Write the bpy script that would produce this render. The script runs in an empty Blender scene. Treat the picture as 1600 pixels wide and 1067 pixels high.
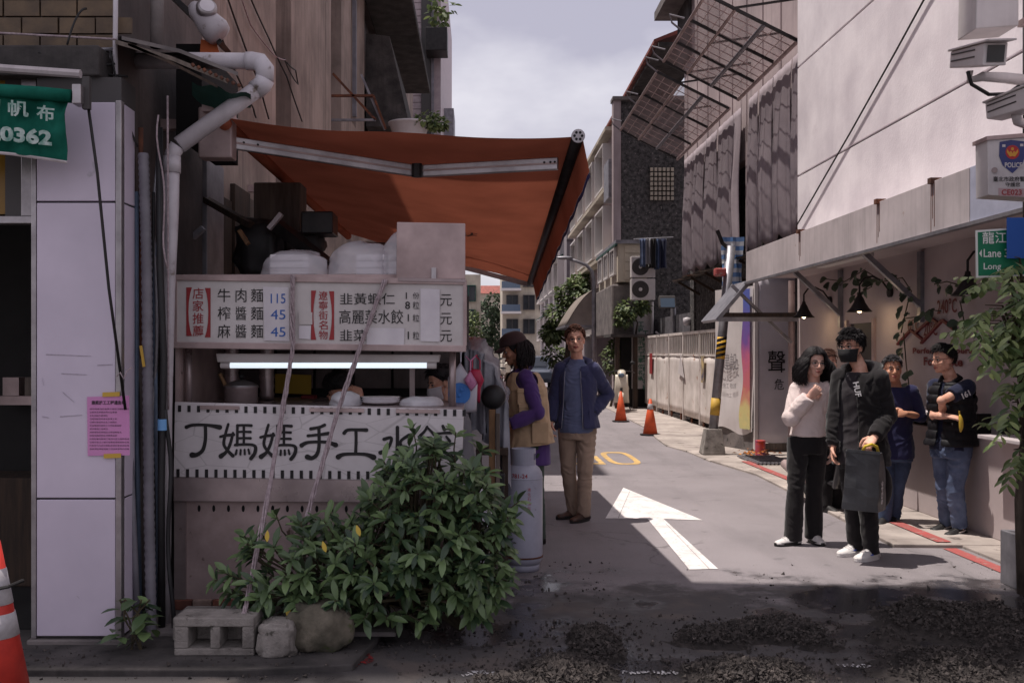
import bpy, bmesh, math, random
import numpy as np
from mathutils import Vector as V, Matrix, noise, Quaternion

# ------------------------------------------------------------------ camera, sky, sun, exposure
SC = bpy.context.scene
COL = SC.collection
R = math.radians
F, CX, HY, CH = 1556.0, 750.0, 552.0, 1.55      # focal length (px), axis column, horizon row, eye height (m)
cam = bpy.data.cameras.new('camera')
cam.sensor_width = 36.0
cam.lens = F / 1600.0 * 36.0
cam.shift_x = (800.0 - CX) / 1600.0
cam.shift_y = (HY - 533.5) / 1600.0
cam.clip_start, cam.clip_end = 0.05, 1500.0
camo = bpy.data.objects.new('camera', cam)
camo.location = (0, 0, CH)
camo.rotation_euler = (R(90), 0, 0)
COL.objects.link(camo)
SC.camera = camo

SUN_DIR = V((0.305, -0.03, -1.0)).normalized()    # the way the light travels
sun = bpy.data.lights.new('sun', 'SUN')
sun.energy, sun.angle, sun.color = 4.4, R(0.6), (1.0, 0.93, 0.86)
suno = bpy.data.objects.new('sun', sun)
suno.rotation_euler = SUN_DIR.to_track_quat('-Z', 'Y').to_euler()
suno.location = (-8, 2, 26)
COL.objects.link(suno)

world = bpy.data.worlds.new('World')
SC.world = world
world.use_nodes = True
wn, wl = world.node_tree.nodes, world.node_tree.links
wn.clear()
wo = wn.new('ShaderNodeOutputWorld')
wb = wn.new('ShaderNodeBackground')
wb.inputs['Strength'].default_value = 0.13
sk = wn.new('ShaderNodeTexSky')
sk.sky_type = 'NISHITA'
sk.sun_disc = False
sk.sun_elevation = math.asin(-SUN_DIR.z)
sk.sun_rotation = math.atan2(-SUN_DIR.x, -SUN_DIR.y)
sk.dust_density = 3.0
tc = wn.new('ShaderNodeTexCoord')
mp = wn.new('ShaderNodeMapping')
mp.inputs['Scale'].default_value = (1.0, 1.0, 2.1)
mp.inputs['Location'].default_value = (0.35, 0.1, 0.12)
nz = wn.new('ShaderNodeTexNoise')
nz.inputs['Scale'].default_value = 3.4
nz.inputs['Detail'].default_value = 6.0
nz.inputs['Roughness'].default_value = 0.5
cr = wn.new('ShaderNodeValToRGB')
cr.color_ramp.elements[0].position = 0.42
cr.color_ramp.elements[0].color = (3.55, 3.35, 4.0, 1)
cr.color_ramp.elements[1].position = 0.60
cr.color_ramp.elements[1].color = (5.7, 5.45, 5.85, 1)
mx = wn.new('ShaderNodeMix')
mx.data_type = 'RGBA'
mx.inputs[0].default_value = 0.86
wl.new(tc.outputs['Generated'], mp.inputs['Vector'])
wl.new(mp.outputs['Vector'], nz.inputs['Vector'])
wl.new(nz.outputs['Fac'], cr.inputs['Fac'])
wl.new(sk.outputs['Color'], mx.inputs[6])
wl.new(cr.outputs['Color'], mx.inputs[7])
wl.new(mx.outputs[2], wb.inputs['Color'])
wl.new(wb.outputs['Background'], wo.inputs['Surface'])

vs = SC.view_settings
vs.view_transform = 'Standard'
vs.look = 'None'
vs.exposure = 0.22
vs.gamma = 1.0
vs.use_curve_mapping = False
SC.cycles.max_bounces = 7
SC.cycles.transparent_max_bounces = 12
SC.cycles.use_denoising = True

# ------------------------------------------------------------------ helpers
random.seed(7)
rnd = random.uniform
def at(px, py, Y):
    return V(((px - CX) / F * Y, Y, CH + (HY - py) / F * Y))
def gd(px, py, z=0.0):
    return at(px, py, F * (CH - z) / (py - HY))
def wx(px, X, py=0.0):
    """point on the street wall plane x = X seen at px, py"""
    return at(px, py, X * F / (px - CX))
def s2l(c):
    c /= 255.0
    return c / 12.92 if c <= 0.04045 else ((c + 0.055) / 1.055) ** 2.4
def rgb(r, g, b):
    return (s2l(r), s2l(g), s2l(b))

MATS = {}
def mat(name, col, rough=0.7, col2=None, scale=6.0, mix=0.5, bump=0.0, bscale=40.0, metal=0.0, streak=0.0, spots=None,
        spot_scale=20.0, spot_pos=0.62, emit=None, estr=0.0, trans=0.0, alpha=1.0, spec=0.4, coat=0.0, stretch=(1, 1, 1), sheen=0.0, rvar=0.0):
    if name in MATS:
        return MATS[name]
    m = bpy.data.materials.new(name)
    m.use_nodes = True
    n, l = m.node_tree.nodes, m.node_tree.links
    b = n['Principled BSDF']
    b.inputs['Base Color'].default_value = (*col, 1)
    b.inputs['Roughness'].default_value = rough
    b.inputs['Metallic'].default_value = metal
    b.inputs['Specular IOR Level'].default_value = spec
    b.inputs['Coat Weight'].default_value = coat
    b.inputs['Alpha'].default_value = alpha
    b.inputs['Sheen Weight'].default_value = sheen
    if trans:
        b.inputs['Transmission Weight'].default_value = trans
    if emit:
        b.inputs['Emission Color'].default_value = (*emit, 1)
        b.inputs['Emission Strength'].default_value = estr
    co = n.new('ShaderNodeTexCoord')
    mpn = n.new('ShaderNodeMapping')
    mpn.inputs['Scale'].default_value = stretch
    l.new(co.outputs['Object'], mpn.inputs['Vector'])
    src = mpn.outputs['Vector']
    cur = None
    def mixn(fac, a, bcol):
        x = n.new('ShaderNodeMix')
        x.data_type = 'RGBA'
        l.new(fac, x.inputs[0])
        if hasattr(a, 'default_value'):
            l.new(a, x.inputs[6])
        else:
            x.inputs[6].default_value = (*a, 1)
        x.inputs[7].default_value = (*bcol, 1)
        return x.outputs[2]
    def nzn(sc, det=5, vec=None, rg=0.6):
        t = n.new('ShaderNodeTexNoise')
        t.inputs['Scale'].default_value = sc
        t.inputs['Detail'].default_value = det
        t.inputs['Roughness'].default_value = rg
        l.new(vec or src, t.inputs['Vector'])
        return t.outputs['Fac']
    def ramp(fac, a, b2, va=0.0, vb=1.0):
        t = n.new('ShaderNodeMapRange')
        t.inputs[1].default_value, t.inputs[2].default_value = a, b2
        t.inputs[3].default_value, t.inputs[4].default_value = va, vb
        l.new(fac, t.inputs[0])
        return t.outputs[0]
    if col2 is not None:
        f = ramp(nzn(scale), 0.35, 0.65, 0.0, mix * 2 if mix < 0.5 else 1.0)
        cur = mixn(f, col, col2)
    if streak:
        m2 = n.new('ShaderNodeMapping')
        m2.inputs['Scale'].default_value = (7.0, 7.0, 0.35)
        l.new(co.outputs['Object'], m2.inputs['Vector'])
        f = ramp(nzn(1.6, 6, m2.outputs['Vector'], 0.7), 0.5, 0.75, 0.0, streak)
        cur = mixn(f, cur or col, tuple(x * 0.35 for x in col))
    if spots is not None:
        f = ramp(nzn(spot_scale, 4), spot_pos, spot_pos + 0.06)
        cur = mixn(f, cur or col, spots)
    if cur:
        l.new(cur, b.inputs['Base Color'])
    if rvar:
        l.new(ramp(nzn(scale * 1.7, 4), 0.35, 0.65, max(rough - rvar, 0.05), min(rough + rvar, 1)), b.inputs['Roughness'])
    if bump:
        bn = n.new('ShaderNodeBump')
        bn.inputs['Strength'].default_value = min(bump, 1.0)
        bn.inputs['Distance'].default_value = 0.012 * max(1.0, bump)
        l.new(nzn(bscale, 6), bn.inputs['Height'])
        l.new(bn.outputs['Normal'], b.inputs['Normal'])
    MATS[name] = m
    return m

WLOC = {}
def tag(o, label=None, cat=None, group=None, kind=None):
    if label: o['label'] = label
    if cat: o['category'] = cat
    if group: o['group'] = group
    if kind: o['kind'] = kind
    return o
def thing(name, label, cat, loc, group=None, kind=None):
    o = bpy.data.objects.new(name, None)
    o.empty_display_size = 0.1
    o.location = loc
    COL.objects.link(o)
    WLOC[o] = V(loc)
    return tag(o, label, cat, group, kind)
def link_mesh(name, me, parent=None, loc=None):
    o = bpy.data.objects.new(name, me)
    COL.objects.link(o)
    if parent is not None:
        o.parent = parent
        WLOC[o] = WLOC[parent].copy()
    else:
        o.location = loc or (0, 0, 0)
        WLOC[o] = V(loc or (0, 0, 0))
    return o

TEXTS = {}
def text_geo(s, bold=0.0):
    k = (s, bold)
    if k not in TEXTS:
        cu = bpy.data.curves.new('lettering', 'FONT')
        cu.body, cu.resolution_u, cu.offset = s, 3, bold
        o = bpy.data.objects.new('lettering', cu)
        me = o.to_mesh()
        vs_ = np.array([tuple(v.co) for v in me.vertices]) if len(me.vertices) else np.zeros((0, 3))
        fs_ = [tuple(p.vertices) for p in me.polygons]
        o.to_mesh_clear()
        bpy.data.objects.remove(o)
        bpy.data.curves.remove(cu)
        TEXTS[k] = (vs_, fs_)
    return TEXTS[k]

class MB:
    def __init__(s):
        s.v, s.f = [], []
    def add(s, vs_, fs_):
        o = len(s.v)
        s.v.extend(V(p) for p in vs_)
        s.f.extend(tuple(i + o for i in f) for f in fs_)
        return s
    def hexa(s, p):
        return s.add(p, [(0, 3, 2, 1), (4, 5, 6, 7), (0, 1, 5, 4), (1, 2, 6, 5), (2, 3, 7, 6), (3, 0, 4, 7)])
    def bb(s, a, b):
        (x0, y0, z0), (x1, y1, z1) = a, b
        return s.hexa([(x0, y0, z0), (x1, y0, z0), (x1, y1, z0), (x0, y1, z0), (x0, y0, z1), (x1, y0, z1), (x1, y1, z1), (x0, y1, z1)])
    def box(s, c, size, rot=None):
        c = V(c)
        hx, hy, hz = (q / 2 for q in size)
        pts = [(-hx, -hy, -hz), (hx, -hy, -hz), (hx, hy, -hz), (-hx, hy, -hz), (-hx, -hy, hz), (hx, -hy, hz), (hx, hy, hz), (-hx, hy, hz)]
        return s.hexa([c + (rot @ V(p) if rot else V(p)) for p in pts])
    def bar(s, a, b, w, t=None, up=(0, 0, 1)):
        a, b = V(a), V(b)
        d = (b - a).normalized()
        u = V(up)
        if abs(d.dot(u)) > 0.98: u = V((0, 1, 0))
        sx = d.cross(u).normalized() * (w / 2)
        sz = d.cross(sx).normalized() * ((t or w) / 2)
        return s.hexa([a - sx - sz, a + sx - sz, b + sx - sz, b - sx - sz, a - sx + sz, a + sx + sz, b + sx + sz, b - sx + sz])
    def loft(s, rings, cap=True):
        n = len(rings[0])
        o = len(s.v)
        for r_ in rings: s.v.extend(V(p) for p in r_)
        for i in range(len(rings) - 1):
            for j in range(n):
                a, b = o + i * n + j, o + i * n + (j + 1) % n
                s.f.append((a, b, b + n, a + n))
        if cap:
            s.f.append(tuple(o + j for j in reversed(range(n))))
            s.f.append(tuple(o + (len(rings) - 1) * n + j for j in range(n)))
        return s
    def tube(s, pts, r, n=8, cap=True):
        pts = [V(p) for p in pts]
        rr = r if isinstance(r, (list, tuple)) else [r] * len(pts)
        rings, prev = [], None
        for i, p in enumerate(pts):
            d = (pts[min(i + 1, len(pts) - 1)] - pts[max(i - 1, 0)])
            d = d.normalized() if d.length > 1e-9 else V((0, 0, 1))
            if prev is None:
                u = V((0, 0, 1)) if abs(d.z) < 0.9 else V((0, 1, 0))
                prev = d.cross(u).normalized()
            a = (prev - d * prev.dot(d)).normalized()
            b = d.cross(a)
            prev = a
            rings.append([p + (a * math.cos(t) + b * math.sin(t)) * rr[i] for t in (2 * math.pi * k / n for k in range(n))])
        return s.loft(rings, cap)
    def cyl(s, a, b, r, r2=None, n=16):
        return s.tube([a, b], [r, r if r2 is None else r2], n)
    def lathe(s, prof, c, n=20, ax=None):
        c = V(c)
        m = ax.to_3x3() if ax is not None else Matrix.Identity(3)
        return s.loft([[c + m @ V((r_ * math.cos(t), r_ * math.sin(t), z)) for t in (2 * math.pi * k / n for k in range(n))] for r_, z in prof])
    def ell(s, c, rad, rot=None, nu=14, nv=8):
        c = V(c)
        rings = []
        for i in range(nv + 1):
            ph = math.pi * (i + (0.04 if i == 0 else -0.04 if i == nv else 0)) / nv
            ring = []
            for j in range(nu):
                t = 2 * math.pi * j / nu
                p = V((rad[0] * math.sin(ph) * math.cos(t), rad[1] * math.sin(ph) * math.sin(t), -rad[2] * math.cos(ph)))
                ring.append(c + (rot @ p if rot else p))
            rings.append(ring)
        return s.loft(rings)
    def poly(s, pts):
        return s.add(pts, [tuple(range(len(pts)))])
    def prism(s, pts, ext):
        pts = [V(p) for p in pts]
        n = len(pts)
        e = V(ext)
        return s.add(pts + [p + e for p in pts], [tuple(reversed(range(n))), tuple(range(n, 2 * n))] + [(i, (i + 1) % n, (i + 1) % n + n, i + n) for i in range(n)])
    def grid(s, fn, nu, nv):
        o = len(s.v)
        for j in range(nv + 1):
            for i in range(nu + 1):
                s.v.append(V(fn(i / nu, j / nv)))
        w = nu + 1
        for j in range(nv):
            for i in range(nu):
                a = o + j * w + i
                s.f.append((a, a + 1, a + w + 1, a + w))
        return s
    def text(s, txt, org, ex, ey, h, bold=0.0, fit=None, align='l', slant=0.0):
        """letters with cap/character height h; org = lower-left of the text; fit = total width"""
        vs_, fs_ = text_geo(txt, bold)
        if len(vs_) == 0: return s
        x0, x1 = vs_[:, 0].min(), vs_[:, 0].max()
        y0, y1 = vs_[:, 1].min(), vs_[:, 1].max()
        ky = h / (y1 - y0)
        kx = fit / (x1 - x0) if fit else ky
        org, ex, ey = V(org), V(ex), V(ey)
        off = {'l': 0.0, 'c': -(x1 - x0) * kx / 2, 'r': -(x1 - x0) * kx}[align]
        return s.add([org + ex * (off + (p[0] - x0) * kx + slant * (p[1] - y0) * ky) + ey * ((p[1] - y0) * ky) for p in vs_], fs_)
    def me(s, name, material=None, smooth=False, off=V((0, 0, 0))):
        me_ = bpy.data.meshes.new(name)
        me_.from_pydata([tuple(p - off) for p in s.v], [], s.f)
        me_.update()
        if smooth: me_.polygons.foreach_set('use_smooth', [True] * len(me_.polygons))
        if material: me_.materials.append(material)
        return me_
    def build(s, name, material, parent=None, smooth=False, bev=0.0, solid=0.0, loc=None, sub=0, seg=2, auto=0, fix=False):
        off = WLOC[parent] if parent is not None else V(loc or (0, 0, 0))
        me_ = s.me(name, material, smooth, off)
        if fix:
            bm = bmesh.new(); bm.from_mesh(me_); bmesh.ops.recalc_face_normals(bm, faces=bm.faces); bm.to_mesh(me_); bm.free()
        o = link_mesh(name, me_, parent, loc)
        if solid:
            m = o.modifiers.new('s', 'SOLIDIFY'); m.thickness = solid; m.offset = 0
        if bev:
            m = o.modifiers.new('b', 'BEVEL'); m.width = bev; m.segments = seg; m.limit_method = 'ANGLE'
        if sub:
            m = o.modifiers.new('u', 'SUBSURF'); m.levels = m.render_levels = sub
        if auto:
            for p in me_.polygons: p.use_smooth = True
            me_.set_sharp_from_angle(angle=R(auto))
        return o
def single(name, label, cat, mb, material, group=None, kind=None, loc=None, **kw):
    if loc is None:
        xs = [p.x for p in mb.v]; ys = [p.y for p in mb.v]; zs = [p.z for p in mb.v]
        loc = ((min(xs) + max(xs)) / 2, (min(ys) + max(ys)) / 2, min(zs))
    return tag(mb.build(name, material, None, loc=loc, **kw), label, cat, group, kind)
def copy_tree(o, parent=None, dloc=None):
    c = o.copy()
    COL.objects.link(c)
    if parent is not None: c.parent = parent
    for ch in list(o.children): copy_tree(ch, c)
    if dloc is not None: c.location = V(o.location) + V(dloc)
    WLOC[c] = V(c.location)
    return c
EX, EY, EZ = V((1, 0, 0)), V((0, 1, 0)), V((0, 0, 1))
# ------------------------------------------------------------------ materials
def M(k): return MATS[k]
mat('concrete', rgb(128, 120, 118), 0.88, rgb(92, 86, 86), 3.0, 0.6, bump=0.5, bscale=30, spots=rgb(60, 56, 54), spot_scale=9, spot_pos=0.63)
mat('concrete_dark', rgb(82, 77, 76), 0.9, rgb(52, 49, 49), 4.0, 0.6, bump=0.5, bscale=25, streak=0.6)
mat('block', rgb(150, 143, 138), 0.92, rgb(110, 104, 100), 8.0, 0.6, bump=0.7, bscale=90, spots=rgb(84, 80, 74), spot_scale=14)
mat('paving', rgb(176, 165, 158), 0.86, rgb(136, 126, 121), 1.7, 0.6, bump=0.4, bscale=40, spots=rgb(96, 88, 84), spot_scale=5, spot_pos=0.62)
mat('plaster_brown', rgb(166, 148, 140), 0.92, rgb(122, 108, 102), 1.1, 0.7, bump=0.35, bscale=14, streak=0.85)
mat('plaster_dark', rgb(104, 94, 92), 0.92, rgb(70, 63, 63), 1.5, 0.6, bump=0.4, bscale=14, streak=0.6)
mat('plaster_pink', rgb(178, 163, 164), 0.9, rgb(150, 136, 138), 0.7, 0.6, bump=0.3, bscale=9, streak=0.5)
mat('white_wall', rgb(236, 229, 233), 0.85, rgb(210, 202, 208), 1.3, 0.7, bump=0.2, bscale=30, streak=0.07, spots=rgb(222, 214, 219), spot_scale=1.1, spot_pos=.6)
mat('shop_wall', rgb(190, 177, 177), 0.8, rgb(172, 158, 158), 0.8, 0.5, bump=0.12, bscale=30)
mat('fascia', rgb(198, 188, 190), 0.55, rgb(172, 163, 165), 1.6, 0.6, streak=0.4, spots=rgb(150, 128, 116), spot_scale=4, spot_pos=.68)
mat('fascia_blue', rgb(176, 178, 196), 0.5, rgb(150, 152, 170), 3.0, 0.5)
mat('pebble', rgb(96, 92, 92), 0.95, rgb(40, 39, 40), 9.0, 1.0, bump=1.0, bscale=16, spots=rgb(128, 122, 120), spot_scale=12, spot_pos=0.6)
mat('grey_wall', rgb(146, 138, 142), 0.9, rgb(118, 111, 115), 0.5, 0.6, bump=0.2, bscale=8, streak=0.5)
mat('cream_wall', rgb(196, 185, 168), 0.88, rgb(160, 150, 138), 0.6, 0.6, streak=0.5)
mat('tile_tan', rgb(112, 92, 70), 0.6, rgb(78, 64, 52), 5, 0.6, bump=0.2)
mat('tile_pink', rgb(176, 160, 164), 0.5, rgb(158, 142, 147), 4, 0.6)
mat('roof_red', rgb(150, 84, 74), 0.8, rgb(112, 66, 60), 3, 0.6, bump=0.3)
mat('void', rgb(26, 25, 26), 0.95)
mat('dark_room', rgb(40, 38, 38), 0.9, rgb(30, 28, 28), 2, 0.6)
mat('alu', rgb(176, 170, 172), 0.38, metal=0.85, col2=rgb(140, 134, 136), scale=5, bump=0.08)
mat('alu_panel', rgb(208, 196, 212), 0.42, rgb(192, 181, 197), 1.2, 0.6, metal=0.0, spots=rgb(150, 145, 152), spot_scale=3.5, spot_pos=0.68, bump=0.03, bscale=8)
mat('steel', rgb(176, 160, 160), 0.36, rgb(140, 126, 126), 2.4, 0.6, metal=0.55, bump=0.06, bscale=12, rvar=0.12)
mat('steel_dull', rgb(190, 168, 166), 0.5, rgb(150, 131, 129), 3.0, 0.6, metal=0.3, spots=rgb(84, 66, 58), spot_scale=7, spot_pos=0.68)
mat('rust', rgb(120, 74, 54), 0.9, rgb(74, 50, 42), 12, 0.6, bump=0.4)
mat('rusty_paint', rgb(222, 212, 208), 0.7, rgb(188, 178, 172), 2.0, 0.5, spots=rgb(150, 104, 76), spot_scale=3.2, spot_pos=0.64, streak=0.3)
mat('galv', rgb(150, 148, 154), 0.5, rgb(118, 116, 122), 5, 0.6, metal=0.6, streak=0.3)
mat('pvc', rgb(196, 190, 196), 0.45, rgb(166, 158, 162), 3, 0.6, spots=rgb(112, 100, 92), spot_scale=6, spot_pos=0.62, streak=0.25)
mat('pvc_grey', rgb(128, 124, 132), 0.5, rgb(98, 95, 102), 4, 0.6, streak=0.3)
mat('pipe_blue', rgb(104, 118, 140), 0.5, rgb(84, 94, 110), 5, 0.6)
mat('black_plastic', rgb(28, 27, 29), 0.5, rgb(40, 38, 40), 6, 0.5)
mat('black_metal', rgb(34, 32, 33), 0.45, rgb(50, 46, 46), 9, 0.5, metal=0.4)
mat('wire', rgb(30, 28, 29), 0.6)
mat('white_paint', rgb(232, 226, 224), 0.6, rgb(196, 189, 187), 5.0, 0.6, spots=rgb(166, 156, 156), spot_scale=26, spot_pos=0.60, bump=0.2)
mat('yellow_paint', rgb(214, 174, 104), 0.65, rgb(170, 140, 96), 6, 0.6, spots=rgb(128, 116, 108), spot_scale=18, spot_pos=0.62)
mat('red_paint', rgb(170, 78, 76), 0.8, rgb(146, 84, 80), 4, 0.6, spots=rgb(150, 126, 120), spot_scale=14, spot_pos=0.58)
mat('glass_dark', rgb(36, 40, 44), 0.12, spec=0.6, col2=rgb(60, 64, 68), scale=0.8)
mat('glass_blue', rgb(86, 100, 118), 0.12, spec=0.6)
mat('window_white', rgb(204, 198, 196), 0.6)
mat('window_dark', rgb(70, 66, 66), 0.6)
mat('tarp_net', rgb(158, 146, 152), 0.85, rgb(138, 127, 134), 1.8, 0.6, bump=0.2, bscale=4, streak=0.22)
mat('tarp_green', rgb(44, 84, 76), 0.8, rgb(30, 60, 54), 4, 0.6)
mat('wood', rgb(148, 112, 78), 0.75, rgb(104, 78, 56), 6, 0.6, stretch=(4, 4, 0.6), bump=0.2)
mat('wood_dark', rgb(74, 58, 48), 0.85, rgb(48, 40, 36), 4, 0.6, stretch=(5, 5, 0.5), bump=0.3)
mat('wood_grey', rgb(118, 106, 98), 0.85, rgb(84, 75, 70), 4, 0.6, stretch=(5, 5, 0.5), bump=0.3)

def asphalt():
    m = bpy.data.materials.new('asphalt')
    m.use_nodes = True
    n, l = m.node_tree.nodes, m.node_tree.links
    b = n['Principled BSDF']
    co = n.new('ShaderNodeTexCoord')
    P = co.outputs['Object']
    def nz_(sc, det=6, rg=0.6, vec=None):
        t = n.new('ShaderNodeTexNoise')
        t.inputs['Scale'].default_value, t.inputs['Detail'].default_value, t.inputs['Roughness'].default_value = sc, det, rg
        l.new(vec or P, t.inputs['Vector'])
        return t.outputs['Fac']
    def rp(f, a, b2, c=0.0, d=1.0, sm=False):
        t = n.new('ShaderNodeMapRange')
        t.interpolation_type = 'SMOOTHSTEP' if sm else 'LINEAR'
        for i, x in enumerate((a, b2, c, d)): t.inputs[i + 1].default_value = x
        l.new(f, t.inputs[0])
        return t.outputs[0]
    def mth(op, a, b2):
        t = n.new('ShaderNodeMath'); t.operation = op; t.use_clamp = op in ('MULTIPLY',)
        for i, x in enumerate((a, b2)):
            if isinstance(x, (int, float)): t.inputs[i].default_value = x
            else: l.new(x, t.inputs[i])
        return t.outputs[0]
    def mix(f, a, c):
        x = n.new('ShaderNodeMix'); x.data_type = 'RGBA'
        l.new(f, x.inputs[0])
        if isinstance(a, tuple): x.inputs[6].default_value = (*a, 1)
        else: l.new(a, x.inputs[6])
        x.inputs[7].default_value = (*c, 1)
        return x.outputs[2]
    base = mix(rp(nz_(0.8), 0.36, 0.64), (0.285, 0.252, 0.264), (0.225, 0.198, 0.208))
    base = mix(rp(nz_(150, 3), 0.42, 0.7, 0, 0.75), base, (0.085, 0.078, 0.082))
    base = mix(rp(nz_(330, 2), 0.62, 0.72, 0, 0.5), base, (0.42, 0.39, 0.39))
    # oily smears along the lane
    mpn = n.new('ShaderNodeMapping'); mpn.inputs['Scale'].default_value = (1.4, 0.22, 1)
    l.new(P, mpn.inputs['Vector'])
    base = mix(rp(nz_(1.5, 5, 0.6, mpn.outputs['Vector']), 0.5, 0.72, 0, 0.45), base, (0.125, 0.112, 0.118))
    dist = n.new('ShaderNodeVectorMath'); dist.operation = 'MULTIPLY_ADD'
    nv = n.new('ShaderNodeTexNoise'); nv.inputs['Scale'].default_value = 3.0; nv.inputs['Detail'].default_value = 5
    l.new(P, nv.inputs['Vector']); l.new(nv.outputs['Color'], dist.inputs[0]); dist.inputs[1].default_value = (.5, .5, 0); l.new(P, dist.inputs[2])
    vr = n.new('ShaderNodeTexVoronoi'); vr.feature = 'DISTANCE_TO_EDGE'; vr.inputs['Scale'].default_value = .55
    l.new(dist.outputs[0], vr.inputs['Vector'])
    base = mix(mth('MULTIPLY', rp(vr.outputs['Distance'], .002, .009, .55, 0), rp(nz_(.7, 3), .45, .6)), base, (0.07, 0.062, 0.064))
    base = mix(rp(nz_(5, 3, .5), .66, .7, 0, .45), base, (0.11, 0.098, 0.102))
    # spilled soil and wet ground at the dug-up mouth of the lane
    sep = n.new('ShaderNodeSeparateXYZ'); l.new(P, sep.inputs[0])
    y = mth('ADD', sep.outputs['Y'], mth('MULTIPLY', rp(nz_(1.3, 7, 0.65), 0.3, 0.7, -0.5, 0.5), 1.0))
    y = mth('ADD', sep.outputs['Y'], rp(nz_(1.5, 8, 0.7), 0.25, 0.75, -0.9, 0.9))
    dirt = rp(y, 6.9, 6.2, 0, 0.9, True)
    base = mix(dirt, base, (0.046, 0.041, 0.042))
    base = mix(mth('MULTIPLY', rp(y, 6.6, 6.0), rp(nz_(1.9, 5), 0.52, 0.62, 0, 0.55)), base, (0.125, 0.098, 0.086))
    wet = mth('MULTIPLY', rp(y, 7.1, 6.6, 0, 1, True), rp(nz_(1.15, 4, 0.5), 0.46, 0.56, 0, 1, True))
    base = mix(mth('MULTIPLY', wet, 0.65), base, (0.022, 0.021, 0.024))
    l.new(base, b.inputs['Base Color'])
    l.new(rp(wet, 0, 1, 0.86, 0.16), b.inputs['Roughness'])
    bn = n.new('ShaderNodeBump'); bn.inputs['Strength'].default_value = 0.8; bn.inputs['Distance'].default_value = 0.008
    h = mth('ADD', nz_(120, 4), mth('MULTIPLY', nz_(9, 5), 1.0))
    h = mth('MULTIPLY', h, rp(wet, 0, 1, 0.5, 0.08))
    l.new(h, bn.inputs['Height'])
    l.new(bn.outputs['Normal'], b.inputs['Normal'])
    MATS['asphalt'] = m
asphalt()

# ------------------------------------------------------------------ ground, road, pavements
tag(MB().bb((-400, -60, -0.6), (400, 900, -0.02)).build('ground', M('concrete')), kind='structure')
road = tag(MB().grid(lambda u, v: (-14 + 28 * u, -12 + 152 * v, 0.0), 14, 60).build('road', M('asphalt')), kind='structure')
# white arrow: the head and stem as laid, outline in ground points of the photograph
arrow_px = [(974, 762), (1098, 813), (1037, 811), (1122, 889), (1077, 890), (1012, 811), (946, 810)]
ao = MB().poly([gd(x, y) + EZ * 0.004 for x, y in arrow_px]).build('direction_arrow', M('white_paint'), road)
for (xa, ya), (xb, yb) in (((984, 768), (966, 810)), ((1040, 818), (1108, 889))):
    a_, b_ = gd(xa, ya) + EZ * .0055, gd(xb, yb) + EZ * .0055
    n_ = (b_ - a_).cross(EZ).normalized() * .002
    MB().poly([a_ - n_, b_ - n_, b_ + n_, a_ + n_]).build('paint_seam', M('concrete'), road)
# speed figure in yellow, the nought and what shows of the figure before it
def ring_digit(cx, cy, w, l_, t, name):
    outer, inner = [], []
    for k in range(32):
        a = 2 * math.pi * k / 32
        ca, sa = math.cos(a), math.sin(a)
        q = lambda v_: math.copysign(abs(v_) ** 0.55, v_)
        outer.append(V((cx + q(ca) * w / 2, cy + q(sa) * l_ / 2, 0.004)))
        inner.append(V((cx + q(ca) * (w / 2 - t), cy + q(sa) * (l_ / 2 - t * 1.7), 0.004)))
    mb = MB()
    mb.v = outer + inner
    mb.f = [(k, (k + 1) % 32, 32 + (k + 1) % 32, 32 + k) for k in range(32)]
    mb.build(name, M('yellow_paint'), road)
ring_digit(2.07, 14.75, 0.46, 1.75, 0.085, 'speed_figure')
mb = MB()
for pts in ([(1.68, 13.9), (1.76, 13.9), (1.76, 15.0), (1.68, 15.0)], [(1.28, 13.9), (1.68, 13.9), (1.68, 14.06), (1.28, 14.06)], [(1.28, 14.84), (1.68, 14.84), (1.68, 15.0), (1.28, 15.0)],
            [(1.28, 15.0), (1.36, 15.0), (1.36, 15.45), (1.28, 15.45)], [(1.28, 15.45), (1.74, 15.45), (1.74, 15.62), (1.28, 15.62)]):
    mb.poly([(x, y, 0.004) for x, y in pts])
mb.build('speed_figure', M('yellow_paint'), road)
# chalk and spray marks left by the road works
def scribble(pts, w, m, name, seed=0):
    rs = random.Random(seed)
    mb = MB()
    ps = [gd(x, y) for x, y in pts]
    for i in range(len(ps) - 1):
        for k in range(26):
            t0, t1 = k / 26, (k + rs.uniform(0.7, 1.9)) / 26
            a, b = ps[i].lerp(ps[i + 1], t0), ps[i].lerp(ps[i + 1], t1)
            d = (b - a).normalized()
            s_ = d.cross(EZ) * w * rs.uniform(0.06, 0.38)
            j = V((rs.uniform(-.01, .01), rs.uniform(-.022, .022), 0.004 + .0001 * k))
            mb.poly([a - s_ + j, b - s_ * 0.6 + j, b + s_ * 0.8 + j, a + s_ + j])
    mb.build(name, m, road)
mat('spray_white', rgb(205, 203, 206), 0.8, rgb(120, 116, 118), 30, 0.8)
mat('spray_red', rgb(158, 40, 44), 0.8, rgb(88, 32, 34), 30, 0.8)
scribble([(970, 1050), (1040, 1052), (1110, 1046)], 0.05, M('spray_white'), 'chalk_mark', 1)
scribble([(725, 1054), (760, 1050), (790, 1058)], 0.05, M('spray_white'), 'chalk_mark', 2)
scribble([(1310, 1040), (1360, 1042)], 0.03, M('spray_white'), 'chalk_mark', 3)
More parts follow.
